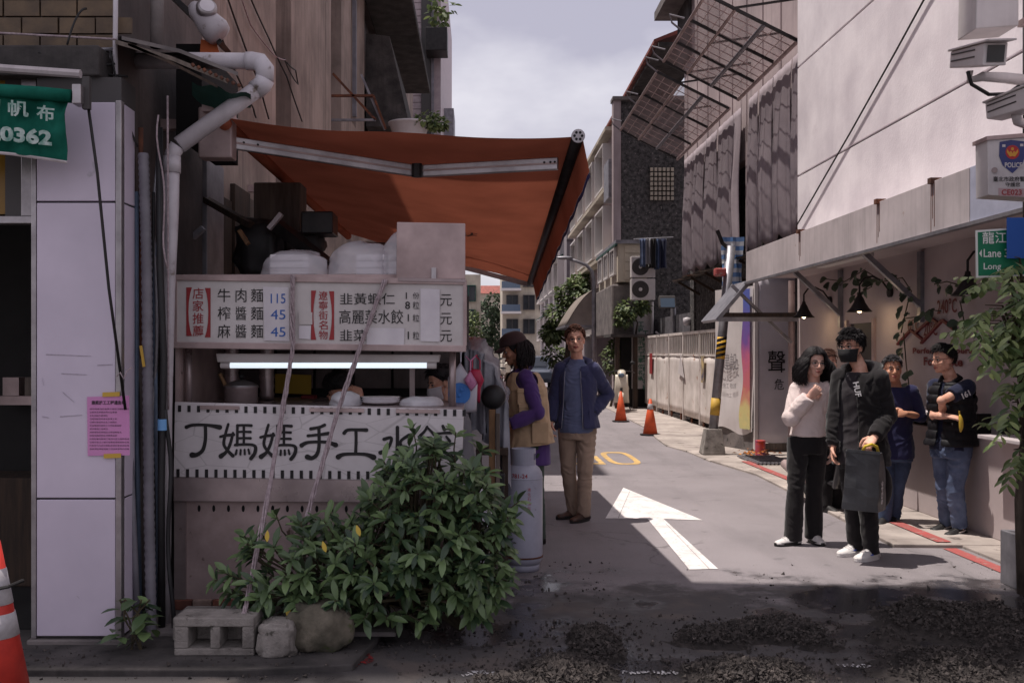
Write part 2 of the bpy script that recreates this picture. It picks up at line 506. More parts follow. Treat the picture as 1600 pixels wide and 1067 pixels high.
# paving along the shop: cast slabs of their own, uneven edge to the road
def slab_piece(name, pts, z0, z1, m, parent=None):
    return MB().prism([(x, y, z0) for x, y in pts], (0, 0, z1 - z0)).build(name, m, parent, bev=0.008)
pav = tag(slab_piece('pavement', [(3.30, 7.95), (4.42, 7.9), (4.42, 11.0), (3.42, 11.0), (3.36, 9.4)], -0.05, 0.03, M('paving')), kind='structure')
for pts in ([(3.84, 5.0), (4.42, 5.0), (4.42, 6.4), (3.84, 6.4)], [(3.84, 6.41), (4.42, 6.41), (4.42, 7.89), (3.84, 7.94)],
            [(3.44, 11.01), (4.42, 11.01), (4.42, 14.2), (3.3, 14.2), (3.5, 12.6)], [(3.28, 14.21), (5.4, 14.21), (5.4, 16.6), (3.1, 16.6), (3.25, 15.6)],
            [(3.1, 16.61), (5.4, 16.61), (5.4, 19.9), (3.4, 19.9), (3.2, 18.2)], [(3.4, 19.91), (5.4, 19.91), (5.4, 25.0), (3.5, 25.0)], [(3.5, 25.01), (5.4, 25.01), (5.4, 34.0), (3.7, 34.0)]):
    slab_piece('slab', pts, -0.05, 0.026 + rnd(-.004, .006), M('paving'), pav)
for y0, y1, z in ((4.6, 7.9, .006), (8.0, 9.6, .038), (11.6, 14.0, .038)):
    MB().poly([(3.68 + rnd(-.01, .01), y0, z), (3.79, y0, z), (3.78, y1, z), (3.67, y1, z)]).build('red_line', M('red_paint'), pav)
MB().poly([(3.9, 16.9, 0.041), (4.35, 16.8, 0.041), (4.3, 18.2, 0.041), (4.0, 17.7, 0.041)]).build('yellow_patch', M('yellow_paint'), pav)
# low kerb slab under the stall and along the corner building
kerb = tag(slab_piece('kerb', [(-6, 4.78), (-1.15, 4.78), (-0.62, 4.86), (-0.55, 5.3), (-0.5, 7.6), (-6, 7.6)], -0.05, 0.035, M('concrete_dark')), kind='structure')
scribble([(530, 1030), (560, 1010), (580, 1032), (545, 1042)], 0.05, M('spray_red'), 'spray_mark', 4)

# ------------------------------------------------------------------ buildings
def windows_x(parent, X, Y0, Y1, zs, h, ny, depth=0.12, frame='window_white', glass='glass_dark', sign=-1, split=2):
    """windows in a wall facing -x (sign -1) or +x (sign 1)"""
    for z in zs:
        for i in range(ny):
            a = Y0 + (Y1 - Y0) * (i + 0.14) / ny
            b = Y0 + (Y1 - Y0) * (i + 0.86) / ny
            w = MB()
            t = 0.06
            for (ya, yb, za, zb) in ((a, b, z, z + t), (a, b, z + h - t, z + h), (a, a + t, z + t, z + h - t), (b - t, b, z + t, z + h - t)):
                w.bb((min(X, X + sign * depth), ya, za), (max(X, X + sign * depth), yb, zb))
            for k in range(1, split):
                yk = a + (b - a) * k / split
                w.bb((min(X, X + sign * .05), yk - .03, z + t), (max(X, X + sign * .05), yk + .03, z + h - t))
            wo_ = w.build('window', M(frame), parent)
            MB().bb((min(X, X + sign * .02), a + t, z + t), (max(X, X + sign * .02), b - t, z + h - t)).build('pane', M(glass), wo_)
def windows_y(parent, Y, X0, X1, zs, h, nx, frame='window_white', glass='glass_dark', split=2, dep=0.08):
    for z in zs:
        for i in range(nx):
            a = X0 + (X1 - X0) * (i + 0.14) / nx
            b = X0 + (X1 - X0) * (i + 0.86) / nx
            w = MB()
            t = 0.06
            for (xa, xb, za, zb) in ((a, b, z, z + t), (a, b, z + h - t, z + h), (a, a + t, z + t, z + h - t), (b - t, b, z + t, z + h - t)):
                w.bb((xa, Y - dep, za), (xb, Y, zb))
            for k in range(1, split):
                xk = a + (b - a) * k / split
                w.bb((xk - .03, Y - dep + .02, z + t), (xk + .03, Y, z + h - t))
            wo_ = w.build('window', M(frame), parent)
            MB().bb((a + t, Y - .02, z + t), (b - t, Y, z + h - t)).build('pane', M(glass), wo_)

# --- corner building beside the camera (tall; its shade covers the stall and the foreground)
B = thing('corner_building', 'tall corner building with silver clad pillar and dark open doorway', 'building', (-4.5, 6.2, 0))
MB().bb((-9, 5.42, 2.98), (-1.98, 7.1, 23)).build('wall', M('plaster_dark'), B)
MB().bb((-2.34, 5.45, 0.03), (-1.98, 7.1, 2.98)).build('side_wall', M('plaster_dark'), B)
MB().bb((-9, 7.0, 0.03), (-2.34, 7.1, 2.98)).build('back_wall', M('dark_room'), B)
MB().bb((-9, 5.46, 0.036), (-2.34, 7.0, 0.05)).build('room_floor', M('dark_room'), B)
MB().bb((-3.4, 6.4, 0.05), (-2.75, 6.8, 0.75)).build('counter', M('wood_dark'), B, bev=0.01)
MB().bb((-3.3, 6.75, 1.2), (-2.5, 6.95, 1.26)).build('shelf', M('steel_dull'), B)
for i in range(5):
    MB().bb((-3.25 + i * .15, 6.78, 1.262), (-3.14 + i * .15, 6.92, 1.38 + rnd(0, .08))).build('shelf_box', M('wood_grey') if i % 2 else M('steel_dull'), B)
# pillar: core and three clad panels with open joints, narrow return panels
MB().bb((-2.33, 5.235, 0.03), (-1.885, 5.45, 3.0)).build('pillar_core', M('window_dark'), B)
for za, zb in ((0.075, 0.786), (0.796, 2.335), (2.345, 2.86)):
    MB().bb((-2.315, 5.2, za), (-1.905, 5.232, zb)).build('clad_panel', M('alu_panel'), B, bev=0.004)
    MB().bb((-1.882, 5.25, za), (-1.872, 5.4, zb)).build('clad_return', M('alu_panel'), B, bev=0.002)
MB().bb((-1.903, 5.198, 0.06), (-1.872, 5.247, 2.87)).build('corner_trim', M('alu'), B, bev=0.004)
MB().bb((-2.345, 5.2, 0.06), (-2.318, 5.26, 2.87)).build('corner_trim', M('alu'), B, bev=0.004)
MB().bb((-2.36, 5.18, 0.03), (-1.86, 5.44, 0.058)).build('plinth', M('concrete'), B, bev=0.006)
for x0, y0, x1, y1 in ((72, 553, 142, 556), (96, 583, 136, 585), (94, 650, 128, 648), (66, 590, 68, 602), (66, 650, 76, 652), (152, 570, 176, 569), (98, 612, 116, 628), (120, 930, 124, 934)):
    MB().hexa([at(x, y, Y_) for Y_ in (5.1975, 5.199) for x, y in ((x0, y0 + 1.3), (x1, y1 + .7), (x1, y1), (x0, y0))]).build('scuff_mark', mat('scuff', rgb(146, 136, 148), .7, rgb(176, 166, 178), 60, .8), B)
# beam, lintel, transom with a yellow pane
MB().bb((-4.6, 5.26, 2.235), (-2.35, 5.33, 2.275)).build('lintel', M('alu'), B, bev=0.004)
MB().bb((-2.43, 5.27, 2.275), (-2.35, 5.33, 3.0)).build('transom_post', M('alu'), B, bev=0.004)
MB().bb((-2.52, 5.285, 2.275), (-2.435, 5.325, 3.0)).build('transom_post', M('window_dark'), B)
mat('yellow_pane', rgb(150, 112, 30), 0.3, rgb(120, 88, 28), 2, 0.5)
MB().bb((-4.5, 5.3, 2.29), (-2.525, 5.315, 3.0)).build('pane', M('yellow_pane'), B)
MB().bb((-4.6, 5.2, 3.0), (-1.99, 5.42, 3.16)).build('beam', M('concrete_dark'), B, bev=0.01)
# tan tile courses above
for r_ in range(7):
    z = 3.19 + r_ * 0.094
    for c_ in range(4):
        x0 = -2.78 + c_ * 0.2 + (0.1 if r_ % 2 else 0)
        MB().bb((x0, 5.40 - rnd(0, .004), z), (x0 + 0.19, 5.418, z + 0.084)).build('tile', M('tile_tan'), B)

# --- brown plaster house behind the stall
B = thing('plaster_house', 'weathered brown plaster house behind the orange awning', 'building', (-5, 10, 0))
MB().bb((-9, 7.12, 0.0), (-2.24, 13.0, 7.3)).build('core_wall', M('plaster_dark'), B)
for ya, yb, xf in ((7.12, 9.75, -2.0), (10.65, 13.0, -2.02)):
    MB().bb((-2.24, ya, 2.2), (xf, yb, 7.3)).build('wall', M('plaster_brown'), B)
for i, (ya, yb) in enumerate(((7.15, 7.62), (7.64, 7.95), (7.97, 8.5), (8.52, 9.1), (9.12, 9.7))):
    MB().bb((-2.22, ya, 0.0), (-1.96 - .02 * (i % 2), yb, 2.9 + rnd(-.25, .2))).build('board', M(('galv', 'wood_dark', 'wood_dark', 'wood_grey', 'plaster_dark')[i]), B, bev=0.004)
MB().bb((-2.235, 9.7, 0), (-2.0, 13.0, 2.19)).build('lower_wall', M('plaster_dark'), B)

# --- second brown house with window recess and concrete balcony
B = thing('balcony_house', 'brown house with dark concrete balcony above the awning', 'building', (-5, 20, 0))
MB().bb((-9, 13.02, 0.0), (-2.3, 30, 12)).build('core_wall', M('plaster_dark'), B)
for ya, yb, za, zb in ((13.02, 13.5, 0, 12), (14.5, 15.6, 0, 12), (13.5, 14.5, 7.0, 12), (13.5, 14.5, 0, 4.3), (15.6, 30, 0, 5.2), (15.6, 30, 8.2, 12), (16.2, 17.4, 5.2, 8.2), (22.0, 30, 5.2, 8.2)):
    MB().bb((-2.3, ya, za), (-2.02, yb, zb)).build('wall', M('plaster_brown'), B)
MB().prism([(-2.02, 17.6, 5.55), (-1.24, 17.6, 5.55), (-1.6, 17.6, 7.15), (-2.02, 17.6, 7.2)], (0, 3.8, 0)).build('balcony', M('concrete_dark'), B, bev=0.01)
MB().bb((-2.05, 15.7, 7.8), (-1.2, 24, 7.95)).build('eave', M('concrete_dark'), B, bev=0.02)
MB().bb((-2.02, 15.75, 5.3), (-1.96, 15.85, 9)).build('drain_pipe', M('pvc_grey'), B)
windows_x(B, -2.3, 13.5, 14.5, [4.5], 2.2, 1, sign=1, frame='window_dark')
# rusty bracket frame below the window
br = MB()
fr = [((-2.02, 13.55, 5.05), (-1.45, 13.55, 5.05)), ((-2.02, 13.55, 4.72), (-1.42, 13.55, 4.72)), ((-1.45, 13.55, 5.05), (-1.28, 13.55, 4.6)), ((-2.0, 13.55, 5.35), (-1.42, 13.55, 4.72)), ((-1.62, 13.6, 5.35), (-1.3, 13.6, 4.6))]
B2 = thing('window_bracket', 'rusty iron bracket frame fixed to the brown wall above the awning', 'bracket', (-2.0, 13.55, 4.7))
for i, (a, b) in enumerate(fr):
    MB().bar(a, b, 0.045, 0.03).build('bar', M('rust' if i in (0, 2, 3) else 'galv'), B2)

# --- pink tiled block further down
B = thing('pink_tiled_block', 'pink tiled apartment block at the edge of the sky', 'building', (-5, 39, 0))
MB().bb((-9, 33, 0), (-1.3, 46, 16)).build('wall', M('tile_pink'), B)
tm = MB()
for k in range(26):
    tm.bb((-2.75, 32.985, 8.1 + k * .22), (-1.95, 33.0, 8.3 + k * .22))
for k in range(26):
    MB().bb((-2.75, 32.975, 8.1 + k * .22), (-1.95, 32.998, 8.29 + k * .22)).build('tile_course', M('tile_pink'), B)
MB().bb((-1.93, 32.85, 0), (-1.62, 33.0, 16)).build('drain_shaft', M('window_dark'), B)
MB().bb((-1.6, 32.8, 0), (-1.52, 32.9, 16)).build('drain_pipe', M('pvc_grey'), B)
MB().bb((-1.75, 31.9, 11.25), (-1.05, 32.8, 12.0)).build('window_hood', M('black_metal'), B, bev=0.02)
MB().bb((-1.3, 36, 9.2), (-0.95, 38, 10.4)).build('window_cage', M('galv'), B)

# --- white shop building on the other side
XR = 4.4
B = thing('white_shop_building', 'white rendered shop building with grey canopy over the pavement', 'building', (7, 9, 0))
MB().bb((4.44, 3.0, 0.0), (10, 13.8, 9)).build('core_wall', M('plaster_pink'), B)
for za, zb in ((2.93, 3.985), (4.01, 5.485), (5.51, 7.0), (7.02, 9)):
    MB().bb((XR, 3.0, za), (4.44, 13.8, zb)).build('wall_panel', M('white_wall'), B, bev=0.006)
for ya, yb, za, zb in ((3.0, 11.1, 0.02, 2.93), (11.9, 13.8, 0.02, 2.93), (11.1, 11.9, 1.9, 2.93)):
    MB().bb((XR, ya, za), (4.44, yb, zb)).build('shop_wall', M('shop_wall'), B)
MB().bb((4.425, 11.1, 0.02), (4.439, 11.9, 1.9)).build('door_leaf', M('window_dark'), B)
for ya, yb in ((11.06, 11.12), (11.88, 11.94)):
    MB().bb((4.37, ya, 0.02), (4.425, yb, 1.94)).build('door_jamb', M('steel_dull'), B)
MB().bb((4.22, 5.2, 0.03), (XR, 10.15, 0.86)).build('counter_base', M('shop_wall'), B, bev=0.006)
MB().bb((4.02, 6.9, 0.865), (XR, 8.05, 0.895)).build('ledge', M('fascia'), B, bev=0.005)
MB().bb((3.98, 8.6, 1.0), (XR, 10.3, 1.03)).build('ledge', M('fascia'), B, bev=0.005)
# canopy
MB().bb((3.71, 4.0, 2.585), (XR, 13.7, 2.64)).build('canopy_soffit', M('shop_wall'), B)
MB().bb((3.66, 7.45, 2.53), (3.708, 13.7, 2.94)).build('fascia_panel', M('fascia'), B, bev=0.004)
MB().bb((3.66, 4.0, 2.53), (3.708, 7.44, 2.94)).build('fascia_panel', M('fascia_blue'), B, bev=0.004)
MB().bb((3.70, 4.0, 2.64), (XR, 13.72, 2.92)).build('canopy_core', M('fascia'), B)
MB().bb((3.64, 4.0, 2.50), (3.70, 13.72, 2.528)).build('canopy_edge', M('galv'), B)
for y in (8.05, 9.15, 11.4):
    MB().bb((3.63, y - .03, 2.92), (3.72, y + .03, 2.965)).build('gutter_bracket', M('rust'), B)
    for k in range(3):
        yy = y - .03 + .03 * k
        MB().bb((3.6575, yy - .004, 2.93 - rnd(.25, .4)), (3.6595, yy + .004, 2.93)).build('rust_run', M('rust'), B)
for y in (9.9, 12.1):
    MB().bar((3.78, y, 2.58), (4.38, y, 2.02), 0.06, 0.05).build('brace', M('galv'), B)
    MB().bb((4.36, y - .04, 1.86), (XR, y + .04, 2.56)).build('brace_plate', M('galv'), B)
MB().bar((3.9, 10.0, 2.55), (3.9, 11.4, 2.55), 0.12, 0.05).build('tube_light', M('window_white'), B)
MB().bb((4.24, 8.55, 0.9), (4.29, 9.9, 0.965)).build('hand_rail', M('black_metal'), B, bev=0.006)
for y in (8.6, 9.85):
    MB().bb((4.29, y - .03, 0.84), (XR, y + .03, 1.03)).build('rail_bracket', M('black_metal'), B)
MB().bb((4.33, 8.12, 0.84), (XR, 8.32, 1.0)).build('rail_bracket', M('black_metal'), B)
# lean-to roof at the end of the canopy, boards below
MB().hexa([(3.26, 13.78, 2.02), (3.30, 13.78, 1.99), (3.30, 14.7, 1.99), (3.26, 14.7, 2.02), (3.72, 13.78, 2.56), (3.76, 13.78, 2.53), (3.76, 14.7, 2.53), (3.72, 14.7, 2.56)]).build('lean_to_sheet', M('galv'), B)
for k in range(5):
    MB().bb((3.35, 13.8 + k * .165, 2.05), (4.9, 13.93 + k * .165, 2.08 + rnd(0, .05))).build('roof_board', M('wood_grey' if k % 3 else 'wood_dark'), B)
MB().bb((3.3, 13.74, 1.99), (4.9, 13.79, 2.05)).build('lean_to_rail', M('galv'), B)
MB().cyl((4.35, 13.9, 0.03), (4.35, 13.9, 2.56), 0.045).build('post', M('steel_dull'), B)
MB().bar((3.5, 13.86, 2.5), (4.33, 13.86, 1.7), 0.05, 0.04).build('brace', M('galv'), B)
# red mountain sign and words on the wall
mat('sign_red', rgb(112, 40, 44), 0.6)
def wp(px, py, d=0.012): return wx(px, XR - d, py)
S = thing('mountain_sign', 'dark red mountain line sign with temperatures on the white shop wall', 'sign', wp(1450, 560))
for a, b in (((1403, 538), (1423, 516)), ((1424, 516), (1444, 532)), ((1431, 520), (1456, 498)), ((1456, 498), (1467, 505)), ((1440, 536), (1473, 500)), ((1473, 500), (1502, 523))):
    MB().bar(wp(*a), wp(*b), 0.022, 0.035, up=(1, 0, 0)).build('line', M('sign_red'), S)
def wtext(s_, px, py, h, fit=None, bold=0.02, slant=0.0):
    p = wp(px, py)
    MB().text(s_, p, V((0, -1, 0)), EZ, h, bold, fit, slant=slant).build('lettering', M('sign_red'), S)
wtext('0°C', 1418, 518, 0.12, 0.3)
wtext('20°C', 1443, 525, 0.13, 0.3)
wtext('240°C', 1464, 491, 0.14, 0.4)
wtext('Perfect Temperature', 1426, 555, 0.075, 1.55, 0.03)
wtext('For Taste', 1443, 571, 0.085, 0.8, 0.03)
# cable down the upper wall
single('wall_cable', 'thin black cable running diagonally across the white upper wall', 'cable', MB().tube([wx(1245, 4.36, 352), wx(1330, 4.37, 205), wx(1400, 4.37, 80), wx(1447, 4.37, -6), wx(1520, 4.37, -130)], 0.011, 6), M('wire'))

# --- netted building
B = thing('netted_building', 'building wrapped in grey protective netting above the hoarding', 'building', (8, 18.5, 0))
MB().bb((4.9, 14.3, 0), (10, 23, 5.0)).build('lower_wall', M('pebble'), B)
MB().bb((4.72, 14.3, 5.0), (10, 23, 11)).build('upper_wall', M('plaster_pink'), B)
MB().bb((4.86, 22.6, 0), (5.1, 23.05, 8.3)).build('corner_pier', M('pebble'), B)
MB().bb((4.2, 21.9, 9.55), (5.2, 24.0, 9.75)).build('roof_hood', M('concrete'), B)
MB().bb((4.66, 22.2, 8.2), (4.9, 23.5, 9.55)).build('hood_post', M('concrete_dark'), B)
for k in range(9):
    y = 14.6 + k
    MB().bb((4.70, y - .02, 5.0), (4.718, y + .02, 10.9)).build('wall_strip', M('plaster_pink'), B)
tarp_edges = [14.0, 14.75, 15.7, 16.5, 17.15, 18.2, 19.35, 20.55, 21.6, 22.6]
for k in range(9):
    a, b = tarp_edges[k], tarp_edges[k + 1] - 0.05
    if k == 4: a += .55
    ph = rnd(0, 6)
    def tf(u, v, a=a, b=b, ph=ph, k=k):
        y = a + (b - a) * u
        z = 3.28 + 2.62 * v + (0.08 * math.sin(u * 9 + ph) if v == 0 else 0)
        bl = 0.14 * math.sin(math.pi * u) ** 0.6 * (0.55 + 0.45 * math.sin(math.pi * v * 1.3 + .3))
        x = 4.62 - bl * .75 + 0.012 * math.sin(u * 17 + v * 2 + ph) - .02 * noise.noise(V((y * 1.5, z * .8, k)))
        if v > 0.93: x = 4.62 - (4.62 - x) * 0.5
        return (x, y + .04 * math.sin(v * 6 + ph), z)
    MB().grid(tf, 14, 22).build('netting', M('tarp_net'), B, smooth=True, solid=0.006)
MB().bb((4.6, 16.85, 3.3), (4.71, 17.25, 5.2)).build('shutter_post', M('plaster_pink'), B)
# tattered corrugated eave under the netting
for k in range(26):
    y = 14.1 + k * 0.33
    z = 3.28 - rnd(0, .06)
    MB().hexa([(4.9, y, z), (4.9, y + .31, z), (4.9, y + .31, z + .02), (4.9, y, z + .02), (4.34 - rnd(-.12, .1), y, z - .10), (4.36 - rnd(-.12, .1), y + .31, z - .10), (4.36, y + .31, z - .08), (4.34, y, z - .08)]).build('eave_sheet', M('wood_grey' if k % 2 else 'rust' if k % 5 == 0 else 'concrete_dark'), B)
for k in range(7):
    y = 14.3 + k * 1.3
    MB().bar((4.88, y, 2.85), (4.4, y, 3.13), 0.05).build('eave_bracket', M('wood_dark'), B)

# safety fans: barred frames standing out from the wall
def fan(label, Y0, Y1):
    f_ = thing('safety_frame', label, 'frame', (4.5, (Y0 + Y1) / 2, 5.95), 'barred safety frames above the netting')
    I = lambda y, t, dz=0.0: V((4.5 - 1.3 * t, y, 5.97 + 0.66 * t + dz))
    for t in (0, 0.36, 0.68, 1.0):
        MB().cyl(I(Y0, t), I(Y1, t), 0.035 if t in (0, .36) else 0.026, n=8).build('rail', M('galv' if t == .36 else 'steel_dull'), f_)
    n_ = 12
    for k in range(n_ + 1):
        y = Y0 + (Y1 - Y0) * k / n_
        MB().bar(I(y, 0), I(y, 1), 0.04 if k % 4 == 0 else 0.012).build('bar', M('black_metal' if k % 4 == 0 else 'steel_dull'), f_)
    for k in range(1, 8):
        t = k / 8
        MB().bar(I(Y0, t, .02), I(Y1, t, .02), 0.009).build('wire_bar', M('steel_dull'), f_)
    m_ = mat('mesh_net', rgb(176, 163, 167), 0.9, alpha=0.45)
    MB().grid(lambda u, v: I(Y0 + (Y1 - Y0) * u, v, 0.05 - 0.05 * math.sin(math.pi * v)), 6, 6).build('net', m_, f_, smooth=True)
    for y in (Y0, (Y0 + Y1) / 2, Y1):
        MB().tube([I(y, 1), I(y, 1.13, .05), I(y, 1.16, .16), I(y, .98, .22)], 0.016, 6).build('hook', M('galv'), f_)
        MB().bar((4.72, y, 6.6), I(y, .7), 0.03).build('stay', M('black_metal'), f_)
fan('barred safety frame with net, nearer the white building', 14.1, 17.35)
fan('lower looking barred safety frame with net, farther along the lane', 18.0, 22.7)

# --- pebble-dash house with red tiled eave
B = thing('pebble_dash_house', 'dark pebble dashed house with red tiled eave', 'building', (7, 37, 0))
MB().bb((4.42, 29.2, 0), (10, 47, 9.1)).build('wall', M('plaster_pink'), B)
MB().bb((4.12, 29.0, 2.2), (10, 29.18, 8.9)).build('gable_wall', M('pebble'), B)
MB().bb((3.88, 28.95, 0), (4.1, 29.3, 8.9)).build('corner_pier', M('plaster_pink'), B)
MB().bb((3.85, 28.88, 8.9), (10, 29.4, 9.0)).build('parapet', M('concrete'), B)
for k in range(34):
    y = 24.6 + k * .66
    MB().hexa([(4.30, y, 9.22), (5.3, y, 9.6), (5.3, y + .62, 9.6), (4.30, y + .62, 9.22), (4.30, y, 9.30), (5.3, y, 9.7), (5.3, y + .62, 9.7), (4.30, y + .62, 9.30)]).build('roof_tile', M('roof_red'), B)
MB().bb((4.40, 24.5, 9.1), (5.6, 47, 9.2)).build('eave_board', M('concrete_dark'), B)
windows_x(B, 4.42, 33, 46, [2.2, 5.0, 7.1], 1.5, 4, frame='window_white', depth=0.3)
for z in (4.75, 6.9, 8.85):
    MB().bb((4.1, 32.6, z), (4.42, 46.5, z + .12)).build('ledge', M('cream_wall'), B)
MB().bb((4.0, 31.0, 6.4), (4.42, 32.2, 7.6)).build('window_cage', M('galv'), B)
# lattice block panel and its little pieces
for i in range(6):
    for j in range(7):
        MB().bb((4.95 + i * .12, 28.92, 6.0 + j * .14), (5.03 + i * .12, 28.99, 6.1 + j * .14)).build('lattice_block', M('cream_wall'), B)
# bay window
MB().bb((3.87, 27.95, 3.56), (4.68, 29.0, 4.62)).build('bay_box', M('cream_wall'), B)
MB().bb((3.87, 29.0, 3.56), (4.43, 32.4, 4.62)).build('bay_side', M('cream_wall'), B)
windows_x(B, 3.87, 28.0, 32.3, [3.78], 0.78, 3, frame='window_white', depth=0.08, split=3)
for k in range(4):
    MB().bb((4.06, 27.93, 3.62 + k * .25), (4.66, 27.95, 3.84 + k * .25)).build('bay_board', M('cream_wall'), B)
MB().bb((3.8, 27.85, 4.62), (4.75, 32.5, 4.72)).build('bay_roof', M('galv'), B)
MB().bb((3.78, 27.85, 4.56), (3.84, 32.5, 4.62)).build('bay_trim', M('tarp_green'), B)
MB().bb((3.72, 28.1, 2.05), (4.35, 32.0, 3.5)).build('balcony', M('concrete'), B, bev=0.05)
MB().bb((3.6, 27.4, 2.0), (5.0, 29.0, 2.08)).build('canopy_slab', M('concrete_dark'), B)
for x in (3.75, 4.25, 4.9):
    MB().bb((x, 27.6, 0.03), (x + .12, 27.75, 2.0)).build('post', M('wood_dark'), B)
MB().bb((4.0, 28.3, 0.03), (5.2, 28.4, 2.0)).build('shop_front', M('dark_room'), B)

# --- far buildings
B = thing('grey_block', 'smooth grey apartment block behind the roadside tree', 'building', (7, 60, 0))
MB().bb((4.35, 50, 0), (12, 72, 9.9)).build('wall', M('grey_wall'), B)
windows_x(B, 4.35, 51, 71, [2.4, 5.0, 7.6], 1.5, 5, frame='window_white', depth=0.35)
for y in (52, 56, 60, 64):
    for z in (4.1, 6.7):
        MB().hexa([(4.35, y, z), (4.35, y + 2.2, z), (4.35, y + 2.2, z + .06), (4.35, y, z + .06), (3.7, y, z - .4), (3.7, y + 2.2, z - .4), (3.7, y + 2.2, z - .34), (3.7, y, z - .34)]).build('window_awning', M('tarp_green'), B)
MB().bb((4.35, 49.95, 4.6), (9, 50, 4.64)).build('wall_joint', M('concrete_dark'), B)
MB().bb((4.35, 49.95, 7.2), (9, 50, 7.24)).build('wall_joint', M('concrete_dark'), B)
B = thing('far_balcony_block', 'pale far apartment block with white balcony slabs, end of the lane', 'building', (4.4, 104, 0))
MB().bb((2.25, 100, 0), (9, 112, 10.2)).build('wall', M('cream_wall'), B)
for z in (3.1, 5.5, 7.8):
    MB().bb((2.1, 98.9, z), (4.1, 100, z + .22)).build('balcony_slab', M('window_white'), B)
    MB().bb((2.15, 98.95, z + .22), (4.0, 99.02, z + .9)).build('balcony_rail', M('glass_blue'), B)
windows_y(B, 100, 2.4, 7.4, [3.5, 5.9, 8.2], 1.5, 3, frame='window_dark', dep=0.3)
B = thing('far_cream_house', 'cream far house with green window beside the stall post', 'building', (-3, 76, 0))
MB().bb((-6, 74, 0), (0.05, 84, 7.4)).build('wall', M('cream_wall'), B)
windows_y(B, 74, -1.6, -0.1, [3.6, 5.4], 1.2, 1, frame='tarp_green', dep=0.2)
B = thing('far_red_roof_house', 'far house with a red roof behind the dark trees', 'building', (2, 150, 0))
MB().bb((-4, 146, 0), (8, 156, 10.3)).build('wall', M('cream_wall'), B)
MB().hexa([(-4.5, 145.5, 10.3), (8.5, 145.5, 10.3), (8.5, 156, 10.3), (-4.5, 156, 10.3), (-4.5, 148, 11.6), (8.5, 148, 11.6), (8.5, 154, 11.6), (-4.5, 154, 11.6)]).build('roof', M('roof_red'), B)
# ------------------------------------------------------------------ awning
def cloth_mat(name, col, transl=0.5, rough=0.8, scale=2.0, dark=0.75):
    m = bpy.data.materials.new(name)
    m.use_nodes = True
    n, l = m.node_tree.nodes, m.node_tree.links
    n.clear()
    o = n.new('ShaderNodeOutputMaterial')
    d = n.new('ShaderNodeBsdfDiffuse')
    t = n.new('ShaderNodeBsdfTranslucent')
    x = n.new('ShaderNodeMixShader')
    x.inputs[0].default_value = transl
    co = n.new('ShaderNodeTexCoord')
    z = n.new('ShaderNodeTexNoise')
    z.inputs['Scale'].default_value = scale
    z.inputs['Detail'].default_value = 7
    c = n.new('ShaderNodeValToRGB')
    c.color_ramp.elements[0].position, c.color_ramp.elements[1].position = 0.35, 0.65
    c.color_ramp.elements[0].color = (*[q * dark for q in col], 1)
    c.color_ramp.elements[1].color = (*col, 1)
    l.new(co.outputs['Object'], z.inputs['Vector'])
    l.new(z.outputs['Fac'], c.inputs['Fac'])
    for s_ in (d, t): l.new(c.outputs['Color'], s_.inputs['Color'])
    b = n.new('ShaderNodeBump'); b.inputs['Strength'].default_value = 0.25; b.inputs['Distance'].default_value = 0.01
    l.new(z.outputs['Fac'], b.inputs['Height'])
    l.new(b.outputs['Normal'], d.inputs['Normal'])
    l.new(d.outputs[0], x.inputs[1]); l.new(t.outputs[0], x.inputs[2]); l.new(x.outputs[0], o.inputs['Surface'])
    MATS[name] = m
    return m
cloth_mat('awning_cloth', rgb(176, 102, 80), 0.13)
A_ = thing('folding_arm_awning', 'large orange folding arm awning stretched over the food stall', 'awning', (-1.5, 8.5, 2.8))
cA, cB, cC, cD = V((-1.5, 5.82, 2.93)), V((0.56, 5.82, 2.82)), V((0.56, 11.3, 2.36)), V((-1.5, 11.3, 2.9))
def aw(u, v):
    p = cA.lerp(cB, u).lerp(cD.lerp(cC, u), v)
    return p - EZ * (0.05 * math.sin(math.pi * u) * (1 - .4 * v) + 0.012 * math.sin(u * 9 + v * 4) + .02 * noise.noise(V((u * 3, v * 5, 1))) * math.sin(math.pi * u))
MB().grid(aw, 24, 24).build('fabric', M('awning_cloth'), A_, smooth=True)
MB().grid(lambda u, v: cB.lerp(cC, v) + V((0.03 + 0.05 * u, 0, 0.04 - 0.25 * u + .012 * math.sin(v * 60) * u)), 4, 40).build('valance', M('awning_cloth'), A_, smooth=True)
mat('navy_trim', rgb(40, 52, 104), 0.8)
MB().grid(lambda u, v: cB.lerp(cC, v) + V((0.080 + 0.004 * u, 0, -.212 - 0.03 * u + .012 * math.sin(v * 60))), 1, 40).build('valance_trim', M('navy_trim'), A_)
MB().tube([cB + V((.01, -.03, -.01)), cC + V((.01, .03, -.01))], 0.036, 12).build('front_bar', M('black_metal'), A_, smooth=True)
ec = thing  # end cap with its spoked face
cap_ = MB().cyl(cB + V((.01, -.045, -.01)), cB + V((.01, -.03, -.01)), 0.04, n=20).build('bar_end_cap', M('alu'), A_)
for k in range(6):
    a = k * math.pi / 3
    MB().cyl(cB + V((.01 + .022 * math.cos(a), -.048, -.01 + .022 * math.sin(a))), cB + V((.01 + .022 * math.cos(a), -.044, -.01 + .022 * math.sin(a))), 0.008, n=8).build('hole', M('void'), cap_)
MB().tube([cA + V((.0, -.02, -.03)), cD + V((0, .02, -.02))], 0.04, 12).build('roller_tube', M('awning_cloth'), A_, smooth=True)
MB().bb((-1.62, 5.8, 2.96), (-1.5, 11.3, 3.0)).build('cassette', M('steel_dull'), A_)
